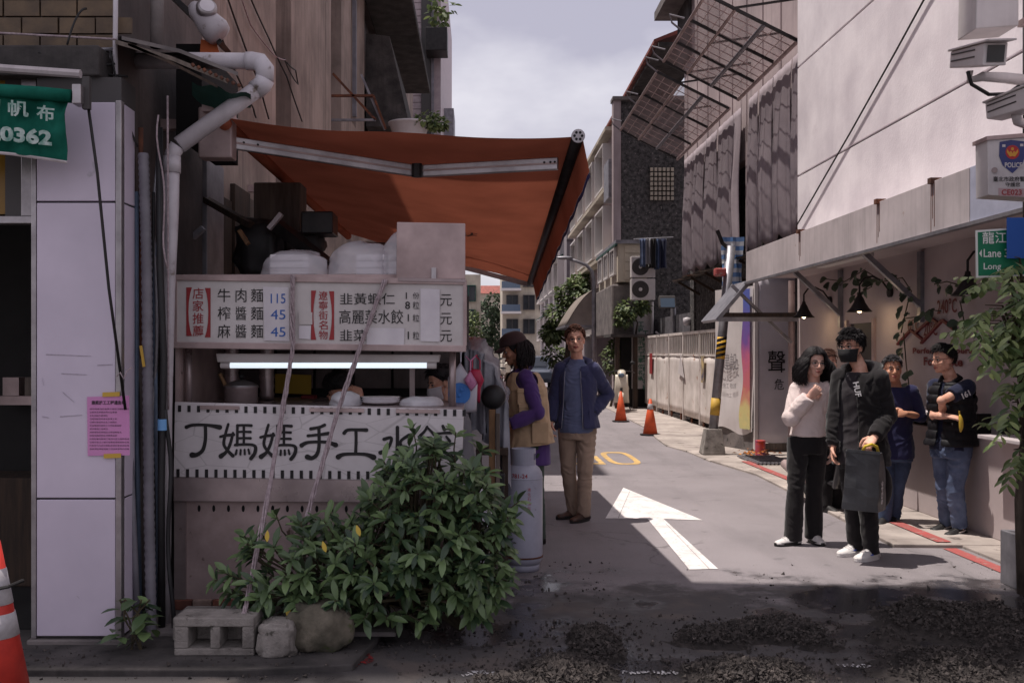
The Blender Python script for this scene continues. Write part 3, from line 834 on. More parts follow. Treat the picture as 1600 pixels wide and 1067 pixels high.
def arm(p0, p1, p2, h):
    for a, b in ((p0, p1), (p1, p2)):
        bm_ = MB().bar(a, b, h, 0.035, up=(0, 1, 0)).build('arm', M('alu'), A_, bev=0.006)
        d = (b - a)
        MB().bar(a + d * .01 + V((0, -.02, .0)), b - d * .01 + V((0, -.018, .0)), h * .16, 0.006, up=(0, 1, 0)).build('groove', M('steel_dull'), bm_)
        for t in (0.04, 0.09, 0.16):
            q = a + d * t if a is p0 else b - d * t * .6
            MB().cyl(q + V((0, -.024, .008)), q + V((0, -.017, .008)), 0.007, n=8).build('bolt', M('void'), bm_)
    MB().cyl(p1 + V((0, -.03, -h * .55)), p1 + V((0, -.03, h * .55)), 0.034, n=12).build('elbow', M('black_metal'), A_)
arm(at(354, 222, 5.98), at(652, 268, 6.35), at(872, 256, 6.05), 0.075)
arm(V((-1.45, 11.0, 2.75)), V((-.15, 10.5, 2.66)), V((.54, 10.9, 2.52)), 0.07)
MB().bar(V((-.3, 11.25, 2.55)), V((.54, 11.28, 2.33)), 0.05).build('rear_rail', M('alu'), A_)
MB().bb((-1.66, 5.86, 2.7), (-1.46, 5.98, 3.0)).build('mount', M('steel_dull'), A_, bev=0.01)
for y in (6.2, 8.6, 11.1):
    MB().bar((-2.05, y, 2.97), (-1.55, y, 2.97), 0.06).build('wall_bracket', M('steel_dull'), A_)
mat('print_dark', rgb(74, 40, 34), 0.9)
MB().text('布帆', aw(.72, .55) + V((0, 0, -.008)), -EX, V((0, 1, -.06)), 0.22, 0.01).build('faded_print', M('print_dark'), A_)

# ------------------------------------------------------------------ food stall
SY = 5.8
def pan(pts, Y, th): return MB().prism([at(x, y, Y) for x, y in pts], (0, th, 0))
def sign_white():
    m = mat('sign_white', rgb(212, 205, 207), 0.5, rgb(190, 182, 184), 2.5, 0.5)
    n, l = m.node_tree.nodes, m.node_tree.links
    b = n['Principled BSDF']
    src_ = b.inputs['Base Color'].links[0].from_socket
    co = n.new('ShaderNodeTexCoord'); mp_ = n.new('ShaderNodeMapping'); mp_.inputs['Scale'].default_value = (3.2, 0.001, 9)
    vo = n.new('ShaderNodeTexVoronoi'); vo.feature = 'DISTANCE_TO_EDGE'; vo.inputs['Scale'].default_value = 1.0
    mr = n.new('ShaderNodeMapRange'); mr.inputs[1].default_value, mr.inputs[2].default_value = 0.004, 0.016
    mr.inputs[3].default_value, mr.inputs[4].default_value = 0.32, 0.0
    x = n.new('ShaderNodeMix'); x.data_type = 'RGBA'; x.inputs[7].default_value = (0.16, 0.14, 0.14, 1)
    l.new(co.outputs['Object'], mp_.inputs[0]); l.new(mp_.outputs[0], vo.inputs['Vector']); l.new(vo.outputs['Distance'], mr.inputs[0])
    l.new(mr.outputs[0], x.inputs[0]); l.new(src_, x.inputs[6]); l.new(x.outputs[2], b.inputs['Base Color'])
sign_white()
mat('ink', rgb(30, 27, 29), 0.6)
mat('ink_red', rgb(150, 48, 52), 0.6)
mat('ink_blue', rgb(46, 92, 168), 0.6)
mat('menu_white', rgb(206, 199, 198), 0.35, rgb(180, 172, 170), 2.5, 0.6, spots=rgb(140, 124, 112), spot_scale=3.0, spot_pos=0.7)
mat('paper', rgb(216, 210, 214), 0.8, rgb(200, 193, 199), 5, 0.5)
mat('tube_glow', (0.9, 0.95, 1.0), 0.4, emit=(0.80, 0.92, 1.0), estr=0.75)
ST = thing('food_stall', 'stainless steel dumpling stall with white lettered front board', 'food stall', at(500, 935, SY + .6))
# frame, counter and back
for px, py0, py1, yy in ((295, 545, 636, SY + .12), (707, 545, 640, SY + .12)):
    MB().cyl(at(px, py0, yy), at(px, py1, yy), 0.02, n=12).build('post', M('steel'), ST, smooth=True)
for x in (-1.75, -0.12):
    MB().bb((x - .025, 7.15, .1), (x + .025, 7.2, 2.0)).build('rear_post', M('steel_dull'), ST)
MB().bb((-1.77, SY + .03, 1.2), (-0.1, 7.2, 1.235)).build('counter_top', M('steel'), ST, bev=0.005)
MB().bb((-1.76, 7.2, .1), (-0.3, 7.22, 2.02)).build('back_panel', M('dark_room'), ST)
MB().bb((-1.79, SY + .05, .12), (-1.765, 7.2, 2.0)).build('end_panel', M('steel_dull'), ST)
MB().bb((-1.77, SY + .14, 1.995), (-0.1, 7.22, 2.02)).build('roof_sheet', M('steel_dull'), ST)
MB().bb((-1.765, SY + .05, .14), (-0.11, 7.18, .16)).build('base_shelf', M('steel_dull'), ST)
# menu box
pan([(273, 436), (727, 443), (727, 543), (272, 537)], SY, .14).build('menu_face', M('menu_white'), ST)
pan([(272, 429), (728, 436), (728, 445), (272, 438)], SY - .012, .17).build('menu_top_rail', M('steel_dull'), ST, bev=0.004)
pan([(271, 534), (728, 540), (728, 550), (271, 544)], SY - .012, .17).build('menu_bottom_rail', M('steel_dull'), ST, bev=0.004)
for x in (271, 724):
    pan([(x, 437), (x + 5, 437), (x + 5, 540), (x, 540)], SY - .01, .16).build('menu_side_rail', M('steel_dull'), ST)
TY = SY - 0.004
def mtext(s_, x0, y0, x1, y1, m='ink', bold=0.0, name='lettering', Y=TY):
    a, b = at(x0, y1, Y), at(x1, y0, Y)
    MB().text(s_, a, EX, EZ, b.z - a.z, bold, None if s_ in '18' else b.x - a.x).build(name, M(m), ST)
for k, ch in enumerate('店家推薦'): mtext(ch, 301, 450 + 19.5 * k, 318, 467 + 19.5 * k, 'ink_red', .004)
for k, ch in enumerate('遼寧街名物'): mtext(ch, 498, 455 + 15.3 * k, 512, 469 + 15.3 * k, 'ink_red', .004)
for x0, x1, y0, y1, s_ in ((291, 300, 449, 525, 1), (320, 329, 450, 527, -1), (486, 494, 454, 531, 1), (514, 522, 455, 531, -1)):
    pts = [(x0 if s_ > 0 else x1, y0), (x1 if s_ > 0 else x0, y0)] + [((x0 + 3.5 if s_ > 0 else x1 - 3.5) + (5.0 if s_ > 0 else -5.0) * (abs(t - .5) * 2) ** 2.2, y0 + (y1 - y0) * t) for t in (.12, .3, .5, .7, .88)] + [(x1 if s_ > 0 else x0, y1), (x0 if s_ > 0 else x1, y1)]
    if s_ < 0: pts = pts[::-1]
    MB().poly([at(x, y, TY) for x, y in pts]).build('red_bracket', M('ink_red'), ST)
for row, (txt, y0, y1) in enumerate((('牛肉麵', 451, 472), ('榨醬麵', 479, 500), ('麻醬麵', 507, 528))):
    for ch, (x0, x1) in zip(txt, ((340, 360), (368, 385), (392, 411))): mtext(ch, x0, y0, x1, y1)
pan([(411, 448), (451, 449), (452, 533), (413, 532)], SY - .008, .003).build('price_paper', M('paper'), ST)
for s_, y in (('115', 459), ('45', 484), ('45', 511)): mtext(s_, 423, y, 446, y + 15, 'ink_blue', .0, Y=SY - .0105)
for txt, x0, x1, y0, y1 in (('韭黃蝦仁', 531, 617, 458, 476), ('高麗菜水餃', 530, 630, 484, 506), ('韭菜', 531, 572, 515, 533)): mtext(txt, x0, y0, x1, y1)
for txt, x0, x1, y0, y1 in (('1', 634, 638, 457, 467), ('8', 633, 639, 471, 483), ('1', 637, 641, 491, 502), ('1', 637, 641, 518, 530)): mtext(txt, x0, y0, x1, y1, bold=.01)
for txt, x0, x1, y0, y1 in (('份', 645, 655, 457, 467), ('粒', 645, 655, 471, 483), ('粒', 645, 655, 491, 503), ('粒', 645, 655, 518, 531)): mtext(txt, x0, y0, x1, y1)
for y in (460, 489, 516): mtext('元', 688, y, 706, y + 18)
pan([(657, 451), (687, 452), (687, 534), (657, 533)], SY - .009, .003).build('cover_paper', M('paper'), ST)
pan([(573, 512), (632, 513), (631, 541), (573, 540)], SY - .009, .003).build('cover_paper', M('paper'), ST)
pan([(467, 488), (488, 488), (488, 507), (467, 507)], SY - .008, .003).build('cover_paper', M('menu_white'), ST)
pan([(467, 509), (486, 509), (485, 530), (467, 529)], SY - .008, .003).build('cover_paper', M('paper'), ST)
# fluorescent lamp
pan([(337, 552), (688, 554), (686, 566), (339, 566)], SY + .1, .07).build('lamp_housing', M('menu_white'), ST, bev=0.006)
tb = MB().cyl(at(360, 571, SY + .12), at(667, 571, SY + .12), 0.016, n=12).build('lamp_tube', M('tube_glow'), ST, smooth=True)
for x0, x1 in ((345, 360), (667, 682)):
    MB().cyl(at(x0, 571, SY + .12), at(x1, 571, SY + .12), 0.019, n=12).build('lamp_socket', M('menu_white'), ST)
# front board, brushed characters
BY = SY - 0.07
pan([(273, 628), (725, 640), (721, 752), (271, 745)], BY, .03).build('front_board', M('sign_white'), ST, bev=0.003)
def bq(x, y, d=0.0): return at(260 + x * .3, 530 + y * .3, BY - .0035 - d)
for k in range(31):
    x = 60 + 49.4 * k
    yt = 344 + (x - 60) * .0155
    yb = 675 + (x - 60) * .012
    MB().poly([bq(x, yt + 34), bq(x + 17, yt + 34), bq(x + 17, yt), bq(x, yt)]).build('border_dash', M('ink'), ST)
    if x < 1500:
        MB().poly([bq(x - 8, yb + 42), bq(x + 9, yb + 42), bq(x + 9, yb), bq(x - 8, yb)]).build('border_dash', M('ink'), ST)
def brush(strokes, name):
    mb = MB()
    for si, st_ in enumerate(strokes):
        n_ = len(st_)
        ps = []
        for i in range(n_ - 1):       # catmull-rom through the points
            p0, p1, p2, p3 = st_[max(i - 1, 0)], st_[i], st_[i + 1], st_[min(i + 2, n_ - 1)]
            for q in range(5):
                t = q / 5
                ps.append(tuple(0.5 * ((2 * b) + (c - a) * t + (2 * a - 5 * b + 4 * c - d) * t * t + (3 * b - a - 3 * c + d) * t ** 3) for a, b, c, d in zip(p0, p1, p2, p3)))
        ps.append(st_[-1])
        L, Rr = [], []
        for i, (x, y, w) in enumerate(ps):
            a, b = ps[max(i - 1, 0)], ps[min(i + 1, len(ps) - 1)]
            dx, dy = b[0] - a[0], b[1] - a[1]
            q = math.hypot(dx, dy) or 1
            nx_, ny_ = -dy / q * w / 2, dx / q * w / 2
            L.append((x + nx_, y + ny_)); Rr.append((x - nx_, y - ny_))
        def endcap(p, towards):
            x, y, w = p
            ang = math.atan2(towards[1], towards[0])
            return [(x + w / 2 * math.cos(ang + a), y + w / 2 * math.sin(ang + a)) for a in (-1.1, -.55, 0, .55, 1.1)]
        e = endcap(ps[-1], (ps[-1][0] - ps[-2][0], ps[-1][1] - ps[-2][1]))
        s0 = endcap(ps[0], (ps[0][0] - ps[1][0], ps[0][1] - ps[1][1]))
        poly = L + e[::-1] + Rr[::-1] + s0[::-1]
        d = .0002 * si
        for i in range(len(L) - 1): mb.add([bq(*L[i], d), bq(*L[i + 1], d), bq(*Rr[i + 1], d), bq(*Rr[i], d)], [(0, 1, 2, 3)])
        mb.poly([bq(*L[-1], d)] + [bq(*q, d) for q in e[::-1]] + [bq(*Rr[-1], d)])
        mb.poly([bq(*Rr[0], d)] + [bq(*q, d) for q in s0[::-1]] + [bq(*L[0], d)])
    mb.build('character', M('ink'), ST)
ma = [[(322, 442, 14), (306, 500, 15), (299, 545, 16), (318, 578, 16), (346, 606, 20)], [(347, 488, 14), (332, 545, 16), (312, 585, 17), (284, 608, 26)], [(281, 507, 14), (310, 500, 15), (350, 496, 17)],
      [(370, 447, 14), (369, 500, 14), (369, 550, 15)], [(368, 448, 13), (405, 447, 13), (442, 449, 16)], [(370, 482, 12), (405, 481, 12), (438, 482, 14)], [(370, 515, 12), (405, 514, 12), (438, 515, 14)], [(403, 448, 13), (403, 500, 13), (403, 548, 13)],
      [(358, 550, 14), (400, 547, 14), (446, 549, 15), (464, 562, 18), (459, 594, 19), (440, 620, 20)], [(366, 576, 11), (361, 598, 13)], [(387, 575, 11), (385, 599, 12)], [(407, 574, 11), (408, 598, 12)], [(427, 573, 11), (432, 595, 12)]]
brush([[(104, 457, 20), (140, 446, 16), (215, 447, 16), (278, 458, 26)], [(203, 450, 18), (203, 520, 18), (190, 575, 20), (160, 600, 22), (134, 602, 30)]], 'd')
brush(ma, 'm1')
brush([[(x + 209, y + 3, w) for x, y, w in s_] for s_ in ma], 'm2')
brush([[(824, 446, 17), (795, 458, 16), (752, 466, 18)], [(737, 502, 16), (790, 497, 15), (843, 490, 20)], [(704, 552, 24), (740, 536, 17), (830, 535, 17), (882, 550, 26)], [(794, 462, 17), (795, 550, 18), (784, 598, 20), (758, 618, 22), (734, 612, 28)]], 's')
brush([[(926, 488, 20), (945, 472, 17), (1000, 471, 17), (1042, 472, 20)], [(987, 474, 17), (988, 530, 16), (985, 596, 17)], [(895, 612, 28), (930, 598, 18), (1030, 598, 18), (1079, 614, 30)]], 'g')
brush([[(1203, 458, 18), (1203, 540, 18), (1200, 625, 20)], [(1133, 520, 18), (1172, 514, 16), (1152, 570, 16), (1114, 590, 22)], [(1264, 498, 18), (1218, 535, 15), (1246, 582, 18), (1284, 606, 26)]], 'w')
brush([[(1358, 455, 14), (1345, 478, 14), (1322, 502, 18)], [(1358, 458, 13), (1378, 478, 14), (1394, 496, 18)], [(1338, 512, 12), (1378, 511, 13)], [(1338, 512, 12), (1336, 560, 12), (1334, 612, 14)], [(1378, 511, 12), (1378, 560, 13)], [(1338, 536, 10), (1376, 535, 10)], [(1338, 562, 10), (1376, 561, 10)], [(1336, 610, 13), (1385, 596, 18)],
       [(1440, 452, 16), (1448, 470, 18)], [(1404, 492, 14), (1440, 488, 13), (1484, 486, 18)], [(1428, 508, 12), (1414, 535, 16)], [(1458, 506, 12), (1476, 530, 16)], [(1462, 536, 13), (1440, 580, 15), (1404, 614, 22)], [(1420, 540, 13), (1445, 580, 15), (1486, 612, 24)]], 'j')
# wire ties holding the board
for (x0, x1, y) in ((175, 380, 354), (745, 1030, 367), (1195, 1425, 373)):
    MB().bar(bq(x0, y, .004), bq(x1, y + 3, .004), 0.006, 0.022).build('tie_strip', M('steel_dull'), ST)
# steel below the board
pan([(271, 745), (722, 752), (722, 786), (271, 783)], BY + .005, .05).build('apron_panel', M('steel'), ST, bev=0.003)
pan([(272, 783), (722, 786), (722, 937), (272, 936)], SY, .03).build('lower_panel', M('steel_dull'), ST)
pan([(272, 784), (290, 784), (290, 936), (272, 936)], SY - .02, .018).build('corner_strip', M('steel'), ST)
for k in range(18):
    c = at(311 + 23 * k, 794 + .1 * k, SY - .003)
    MB().poly([c + V((.009 * math.cos(t), 0, .02 * math.sin(t))) for t in (2 * math.pi * q / 14 for q in range(14))]).build('vent_hole', M('void'), ST)
for k in range(6):
    MB().bb((-1.74 + .28 * k, 7.15, 1.3), (-1.48 + .28 * k, 7.198, 1.96)).build('back_tile_sheet', M('plaster_dark'), ST)
mat('notice_yellow', rgb(170, 140, 52), 0.8)
pan([(430, 584), (486, 586), (486, 616), (430, 614)], 7.13, .01).build('notice_sheet', M('notice_yellow'), ST)
pan([(640, 560), (648, 560), (648, 634), (640, 634)], 7.0, .03).build('inner_post', M('steel'), ST)
# standing lid panel on the roof
lp = pan([(620, 347), (727, 349), (727, 436), (619, 435)], SY + .05, .02).build('lid_panel', M('steel_dull'), ST, bev=0.004)
MB().bb(tuple(at(674, 437, SY + .02)), tuple(at(682, 419, SY + .048))).build('latch', M('alu'), lp, bev=0.002)
pan([(622, 434), (727, 436), (727, 441), (622, 439)], SY - .02, .08).build('hinge_strip', M('steel'), ST)

# ducts, pot, plates inside
for k, (x0, x1) in enumerate(((352, 372), (408, 426))):
    c = at((x0 + x1) / 2, 0, 6.7)
    prof = []
    for i in range(25): prof.append((.045 + (.006 if i % 2 else 0), 1.24 + i * .03))
    single('flexible_duct', ('crinkled foil duct behind the steel pot' if k == 0 else 'crinkled foil duct beside the yellow notice'), 'duct', MB().lathe(prof, (c.x, 6.7, 0), 16), M('steel'), smooth=True)
P_ = thing('cooking_pot', 'steel cooking pot with shiny lid and wooden ladle on the stall counter', 'pot', at(377, 634, 6.15))
c = at(377, 634, 6.15); c.z = 1.236
MB().lathe([(.085, 0), (.1, .01), (.1, .1), (.106, .105), (.1, .11)], c, 28).build('pot_body', M('steel'), P_, smooth=True)
MB().lathe([(.108, .108), (.1, .118), (.06, .14), (.02, .15), (.001, .152)], c, 28).build('lid', M('alu'), P_, smooth=True)
MB().lathe([(.008, .15), (.008, .165), (.018, .17), (.016, .182), (.001, .185)], c, 16).build('lid_knob', M('black_plastic'), P_, smooth=True)
MB().cyl(c + V((-.09, -.02, .11)), c + V((-.125, -.03, .19)), .011, n=8).build('ladle', M('wood'), P_)
mat('towel', rgb(214, 210, 214), 0.9, rgb(190, 186, 192), 8, 0.6, bump=0.4)
mat('foam', rgb(226, 221, 224), 0.75, rgb(212, 206, 210), 3, 0.5)
def wrap(name, label, cat, x0, x1, y0, y1, Y, m, seed):
    c0, c1 = at(x0, y1, Y), at(x1, y0, Y)
    w, h = c1.x - c0.x, c1.z - c0.z
    mb = MB()
    def fn(u, v):
        a = 2 * math.pi * u
        rr = 1 - v ** 3 * .55
        p = V((math.cos(a) * rr * w / 2, math.sin(a) * rr * .12, h * (v ** .7)))
        p += V((1, 1, .4)) * (.014 * noise.noise(V((p.x * 18, p.y * 18 + seed, p.z * 30))))
        return V(((c0.x + c1.x) / 2, Y + .08, c0.z)) + p
    mb.grid(fn, 28, 8)
    return single(name, label, cat, mb, m, smooth=True)
wrap('folded_towel', 'crumpled white towel on the stall counter before the capped cook', 'towel', 513, 562, 612, 636, 6.0, M('towel'), 1)
wrap('folded_towel', 'long white cloth over trays beside the stall post', 'towel', 622, 694, 620, 638, 6.0, M('towel'), 5)
for k in range(3):
    c = at(595, 0, 6.1); c.z = 1.24 + .012 * k
    single('plate', ('bottom', 'middle', 'top')[k] + ' white plate of the stack on the counter', 'plate', MB().lathe([(.06, 0), (.1, .008), (.12, .02), (.115, .022), (.06, .012), (.001, .01)], c, 28), M('foam'), 'stacked plates', smooth=True)
mat('box_red', rgb(120, 40, 44), 0.7)
single('red_crate', 'small red crate on the counter below the yellow notice', 'crate', MB().bb(tuple(at(470, 634, 6.9)), tuple(at(496, 617, 7.0))), M('box_red'), bev=0.006)

# boxes in clear bags on top
def film(name, al):
    m = mat(name, rgb(226, 222, 228), 0.22, spec=0.6, bump=0.5, bscale=7)
    n, l = m.node_tree.nodes, m.node_tree.links
    b = n['Principled BSDF']
    b.inputs['Alpha'].default_value = al
    return m
film('bag_film', 0.45); film('bag_white', 0.72)
def foam_bag(label, x0, x1, y0, y1, bx, seed, blabel):
    Y = SY + .2
    c0, c1 = at(x0, y1, Y), at(x1, y0, Y)
    zb = 2.022
    o = thing('takeaway_box_stack', blabel, 'boxes', ((c0.x + c1.x) / 2, Y + .1, zb), 'foam boxes on the stall roof')
    for k in range(3):
        z0 = zb + k * .042
        MB().bb((at(bx[0], 0, Y).x, Y, z0), (at(bx[1], 0, Y).x, Y + .2, z0 + .04)).build('foam_box', M('foam'), o, bev=0.008)
    w, h = c1.x - c0.x, c1.z - zb
    def fn(u, v):
        a = 2 * math.pi * u
        rr = (1 - v ** 2.6) ** .5 if v < 1 else 0.02
        q = lambda t: math.copysign(abs(t) ** .6, t)
        p = V((q(math.cos(a)) * rr * w / 2, q(math.sin(a)) * rr * .15, h * v))
        nn = noise.noise(V((p.x * 9 + seed, p.y * 9, p.z * 14))) * .03 + noise.noise(V((p.x * 30 + seed, p.y * 30, p.z * 30))) * .008
        return V(((c0.x + c1.x) / 2, Y + .1, zb + .002)) + p * (1 + nn * 3 * min(1, v * 4)) + V((nn, nn, 0)) * min(1, v * 4)
    single('plastic_bag', label, 'bag', MB().grid(fn, 48, 22), M('bag_film'), 'clear bags on the stall roof', smooth=True)
foam_bag('clear plastic bag over the lower foam box stack above the noodle prices', 404, 512, 388, 432, (421, 482), 1, 'white foam box stack in the low clear bag')
foam_bag('taller clear plastic bag beside the standing steel lid', 510, 610, 374, 434, (556, 604), 4, 'white foam box stack in the tall clear bag')
foam_bag('clear plastic bag partly behind the standing steel lid', 594, 660, 358, 434, (606, 650), 9, 'white foam box stack behind the steel lid')

# twine lashings
mat('twine', rgb(176, 160, 164), 0.9, rgb(142, 126, 130), 40, 0.6, bump=0.4, bscale=120)
def lashing(label, pts, seed):
    T = thing('twine_lashing', label, 'twine', pts[-1])
    rs = random.Random(seed)
    for s_ in range(4):
        ps = []
        for i in range(len(pts) - 1):
            for q in range(14):
                t = (i * 14 + q)
                p = V(pts[i]).lerp(V(pts[i + 1]), q / 14)
                a = t * .42 + s_ * 1.57
                ps.append(p + V((math.cos(a), math.sin(a) * .6, 0)) * (.0085 + .003 * math.sin(t * .31 + s_)) + V((rs.uniform(-.001, .001), 0, 0)))
        MB().tube(ps, .0065, 5).build('strand', M('twine'), T, smooth=True)
    for (px_, py_, Y_) in ():
        pass
    return T
lashing('pale twine lashing from the menu box down to the hollow concrete block', [at(458, 430, SY - .03), at(457, 470, SY - .035), at(457, 545, SY - .05), at(441, 640, SY - .12), at(418, 780, 5.45), at(385, 945, 5.12), at(376, 978, 5.04)], 1)
lashing('thinner pale twine lashing that ends in the bush', [at(602, 437, SY - .03), at(562, 545, SY - .05), at(528, 640, SY - .12), at(487, 780, 5.5), at(452, 900, 5.35)], 2)

# ------------------------------------------------------------------ bricks, blocks, stones at the foot
MB().bb((-1.85, 5.32, .036), (-0.45, 7.3, .062)).build('footing', M('concrete'), kerb, bev=0.006)
mat('brick_red', rgb(134, 84, 70), 0.9, rgb(96, 62, 54), 9, 0.6, bump=0.5)
mat('brick_pale', rgb(160, 140, 130), 0.9, rgb(126, 104, 96), 9, 0.6, bump=0.5)
for k, (x0, x1, m_, lb) in enumerate(((274, 301, 'brick_red', 'short red brick at the pipe end under the stall'), (303, 332, 'brick_pale', 'pale mortar stained brick under the stall'), (334, 392, 'brick_red', 'long red brick under the stall beside the pale one'), (395, 450, 'brick_red', 'red brick under the stall behind the twine knot'), (640, 700, 'brick_red', 'red brick under the stall behind the bush'))):
    a, b = at(x0, 0, SY), at(x1, 0, SY)
    single('brick', lb, 'brick', MB().bb((a.x, SY - .03, .063), (b.x, SY + .08, .121)), M(m_), 'bricks propping the stall', bev=0.005)
mb = MB()
bx0, bx1, by0, by1, bz = -1.533, -1.133, 4.99, 5.18, .225
mb.bb((bx0, by0, .036), (bx1, by1, .072)); mb.bb((bx0, by0, .18), (bx1, by1, bz))
for x0, x1 in ((bx0, -1.463), (-1.352, -1.303), (-1.192, bx1)): mb.bb((x0, by0, .072), (x1, by1, .18))
mb.bb((-1.463, by1 - .03, .072), (-1.192, by1, .18))
single('hollow_block', 'grey hollow concrete block with two square holes tied with twine', 'concrete block', mb, M('block'), bev=0.006)
single('wide_block', 'low concrete slab behind the hollow block under the stall front', 'concrete block', MB().bb((-1.62, 5.24, .036), (-0.9, 5.5, .16)), M('block'), bev=0.012)
def stone(name, label, c, rad, seed, m, cat='stone', flat=.6, sub=5):
    mb = MB()
    def fn(u, v):
        a, ph = 2 * math.pi * u, math.pi * v
        d = V((math.cos(a) * math.sin(ph), math.sin(a) * math.sin(ph), -math.cos(ph)))
        q = V([math.copysign(abs(t) ** flat, t) for t in d])
        k = 1 + .22 * noise.noise(d * 1.8 + V((seed, 0, 0))) + .10 * noise.noise(d * 5 + V((seed, 3, 0))) + .04 * noise.noise(d * 14)
        return V(c) + V((q.x * rad[0], q.y * rad[1], q.z * rad[2])) * k
    mb.grid(fn, 36, 20)
    return single(name, label, cat, mb, m, smooth=True)
stone('cement_lump', 'rounded grey cement lump beside the hollow block', (-1.03, 5.06, .11), (.1, .1, .085), 3, M('block'), 'cement lump', .45)
mat('rock', rgb(112, 104, 92), 0.95, rgb(64, 62, 52), 7, 0.7, bump=0.9, bscale=18, spots=rgb(70, 78, 44), spot_scale=5, spot_pos=0.6)
stone('mossy_rock', 'rough mossy rock at the foot of the bush', (-.83, 5.15, .13), (.17, .13, .14), 8, M('rock'), 'rock', .8)

# ------------------------------------------------------------------ gas cylinder
gx, gy = .312, 7.14
mat('gas_paint', rgb(176, 176, 192), 0.42, rgb(154, 153, 168), 3, 0.5, spots=rgb(126, 116, 122), spot_scale=12, spot_pos=0.68, bump=0.05)
mat('print_red_faded', rgb(160, 92, 100), 0.7)
G = thing('gas_cylinder', 'tall pale grey gas cylinder with rusty foot ring beside the bush', 'gas cylinder', (gx, gy, 0))
MB().lathe([(.118, .05), (.134, .085), (.1375, .12), (.1375, .66), (.132, .70), (.112, .735), (.085, .755), (.03, .765)], (gx, gy, 0), 40).build('tank', M('gas_paint'), G, smooth=True)
MB().lathe([(.1385, .098), (.1395, .1), (.1395, .108), (.1385, .11)], (gx, gy, 0), 40).build('weld_ring', M('rust'), G, smooth=True)
MB().lathe([(.1385, .655), (.1392, .657), (.1392, .665), (.1385, .667)], (gx, gy, 0), 40).build('weld_ring', M('gas_paint'), G, smooth=True)
MB().lathe([(.108, .004), (.112, .004), (.115, .03), (.116, .07), (.112, .07), (.108, .03)], (gx, gy, 0), 36).build('foot_ring', M('gas_paint'), G, smooth=True)
mb = MB()
for k in range(30):
    a0, a1 = 2 * math.pi * k / 30, 2 * math.pi * (k + 1) / 30
    hole = 8 <= (k + 11) % 30 <= 11
    for z0, z1 in (((.74, .79), (.835, .87)) if hole else ((.74, .87),)):
        mb.hexa([(gx + r_ * math.cos(a), gy + r_ * math.sin(a), z) for z in (z0, z1) for (r_, a) in ((.088, a0), (.088, a1), (.082, a1), (.082, a0))])
mb.build('collar', M('gas_paint'), G)
MB().cyl((gx, gy, .76), (gx, gy, .83), .022, n=12).build('valve', M('rust'), G)
def cyl_text(s_, a0, zc, h, r_, m, vertical=False):
    mb = MB()
    if vertical:
        for i, ch in enumerate(s_):
            cyl_text(ch, a0, zc - i * h * 1.25, h, r_, m)
        return
    vs_, fs_ = text_geo(s_, 0.01)
    k = h / (vs_[:, 1].max() - vs_[:, 1].min()); xm = (vs_[:, 0].max() + vs_[:, 0].min()) / 2
    mb.add([(gx + r_ * math.sin(a0 + (p[0] - xm) * k / r_), gy - r_ * math.cos(a0 + (p[0] - xm) * k / r_), zc + p[1] * k) for p in vs_], fs_)
    mb.build('lettering', M(m), G)
cyl_text('781-24', -.25, .672, .03, .1385, 'ink_red')
cyl_text('液化石油氣', .25, .58, .026, .1385, 'print_red_faded', True)

# ------------------------------------------------------------------ bags, fan, boards at the stall's open end
mat('bag_red', rgb(196, 48, 84), 0.35, rgb(160, 40, 70), 6, 0.5, bump=0.3, bscale=12)
mat('bag_pink', rgb(206, 140, 176), 0.35, rgb(186, 116, 158), 6, 0.5, bump=0.3, bscale=12)
mat('bag_paper', rgb(206, 204, 214), 0.4, rgb(184, 182, 196), 5, 0.5, bump=0.4, bscale=10)
mat('logo_blue', rgb(58, 116, 190), 0.5)
def hang_bag(name, label, pts, Y, m, th=.05, seed=0, logo=False):
    """a carrier bag hanging flat: outline in photo points, pillowed"""
    ps = [at(x, y, Y) for x, y in pts]
    c = sum(ps, V()) / len(ps)
    mb = MB()
    n_ = len(ps)
    rings = []
    for s_, d in ((1.0, 0), (.86, -.55), (.5, -.95), (.12, -1.0)):
        rings.append([c + (p - c) * s_ + V((.006 * noise.noise(p * 20 + V((seed, 0, 0))), d * th + .02 * noise.noise(V((p.x * 12, p.z * 12, s_ * 4 + seed))), 0)) for p in ps])
    back = [[V((p.x, 2 * Y - p.y, p.z)) for p in r_] for r_ in rings[1:]]
    mb.loft(back[::-1] + rings)
    o = thing(name, label, 'bag', c)
    mb.build('bag_body', m, o, smooth=True)
    for k in (0, 1):
        p = max(ps, key=lambda q: q.z + (q.x if k else -q.x) * .3)
        MB().tube([p, p + V((.0, .03, .06)), p + V((.03 * (1 - 2 * k), .08, .09))], .005, 6).build('handle', m, o)
    if logo:
        l0 = at(718, 615, Y - th - .03)
        MB().lathe([(.07, 0), (.07, .002), (.05, .003)], l0, 24, Matrix.Rotation(R(90), 4, 'X')).build('logo_ring', M('logo_blue'), o)
        for dx, dz in ((-.02, .02), (.015, .025), (0, -.01)):
            MB().ell(l0 + V((dx, -.012, dz)), (.012, .003, .012), nu=10, nv=6).build('logo_dot', M('logo_blue'), o)
    return o
hang_bag('carrier_bag', 'white carrier bag with blue round print hanging at the stall post', [(700, 590), (720, 566), (734, 590), (746, 600), (746, 643), (722, 646), (700, 640)], 6.45, M('bag_paper'), .05, 1, True)
hang_bag('carrier_bag', 'crimson plastic bag hanging behind the white carrier bag', [(732, 580), (738, 576), (750, 577), (757, 594), (751, 606), (750, 630), (744, 628), (742, 600)], 6.6, M('bag_red'), .03, 2)
hang_bag('carrier_bag', 'pink and white packet tucked over the white carrier bag', [(724, 593), (735, 579), (746, 599), (737, 611), (728, 600)], 6.36, M('bag_pink'), .02, 3)
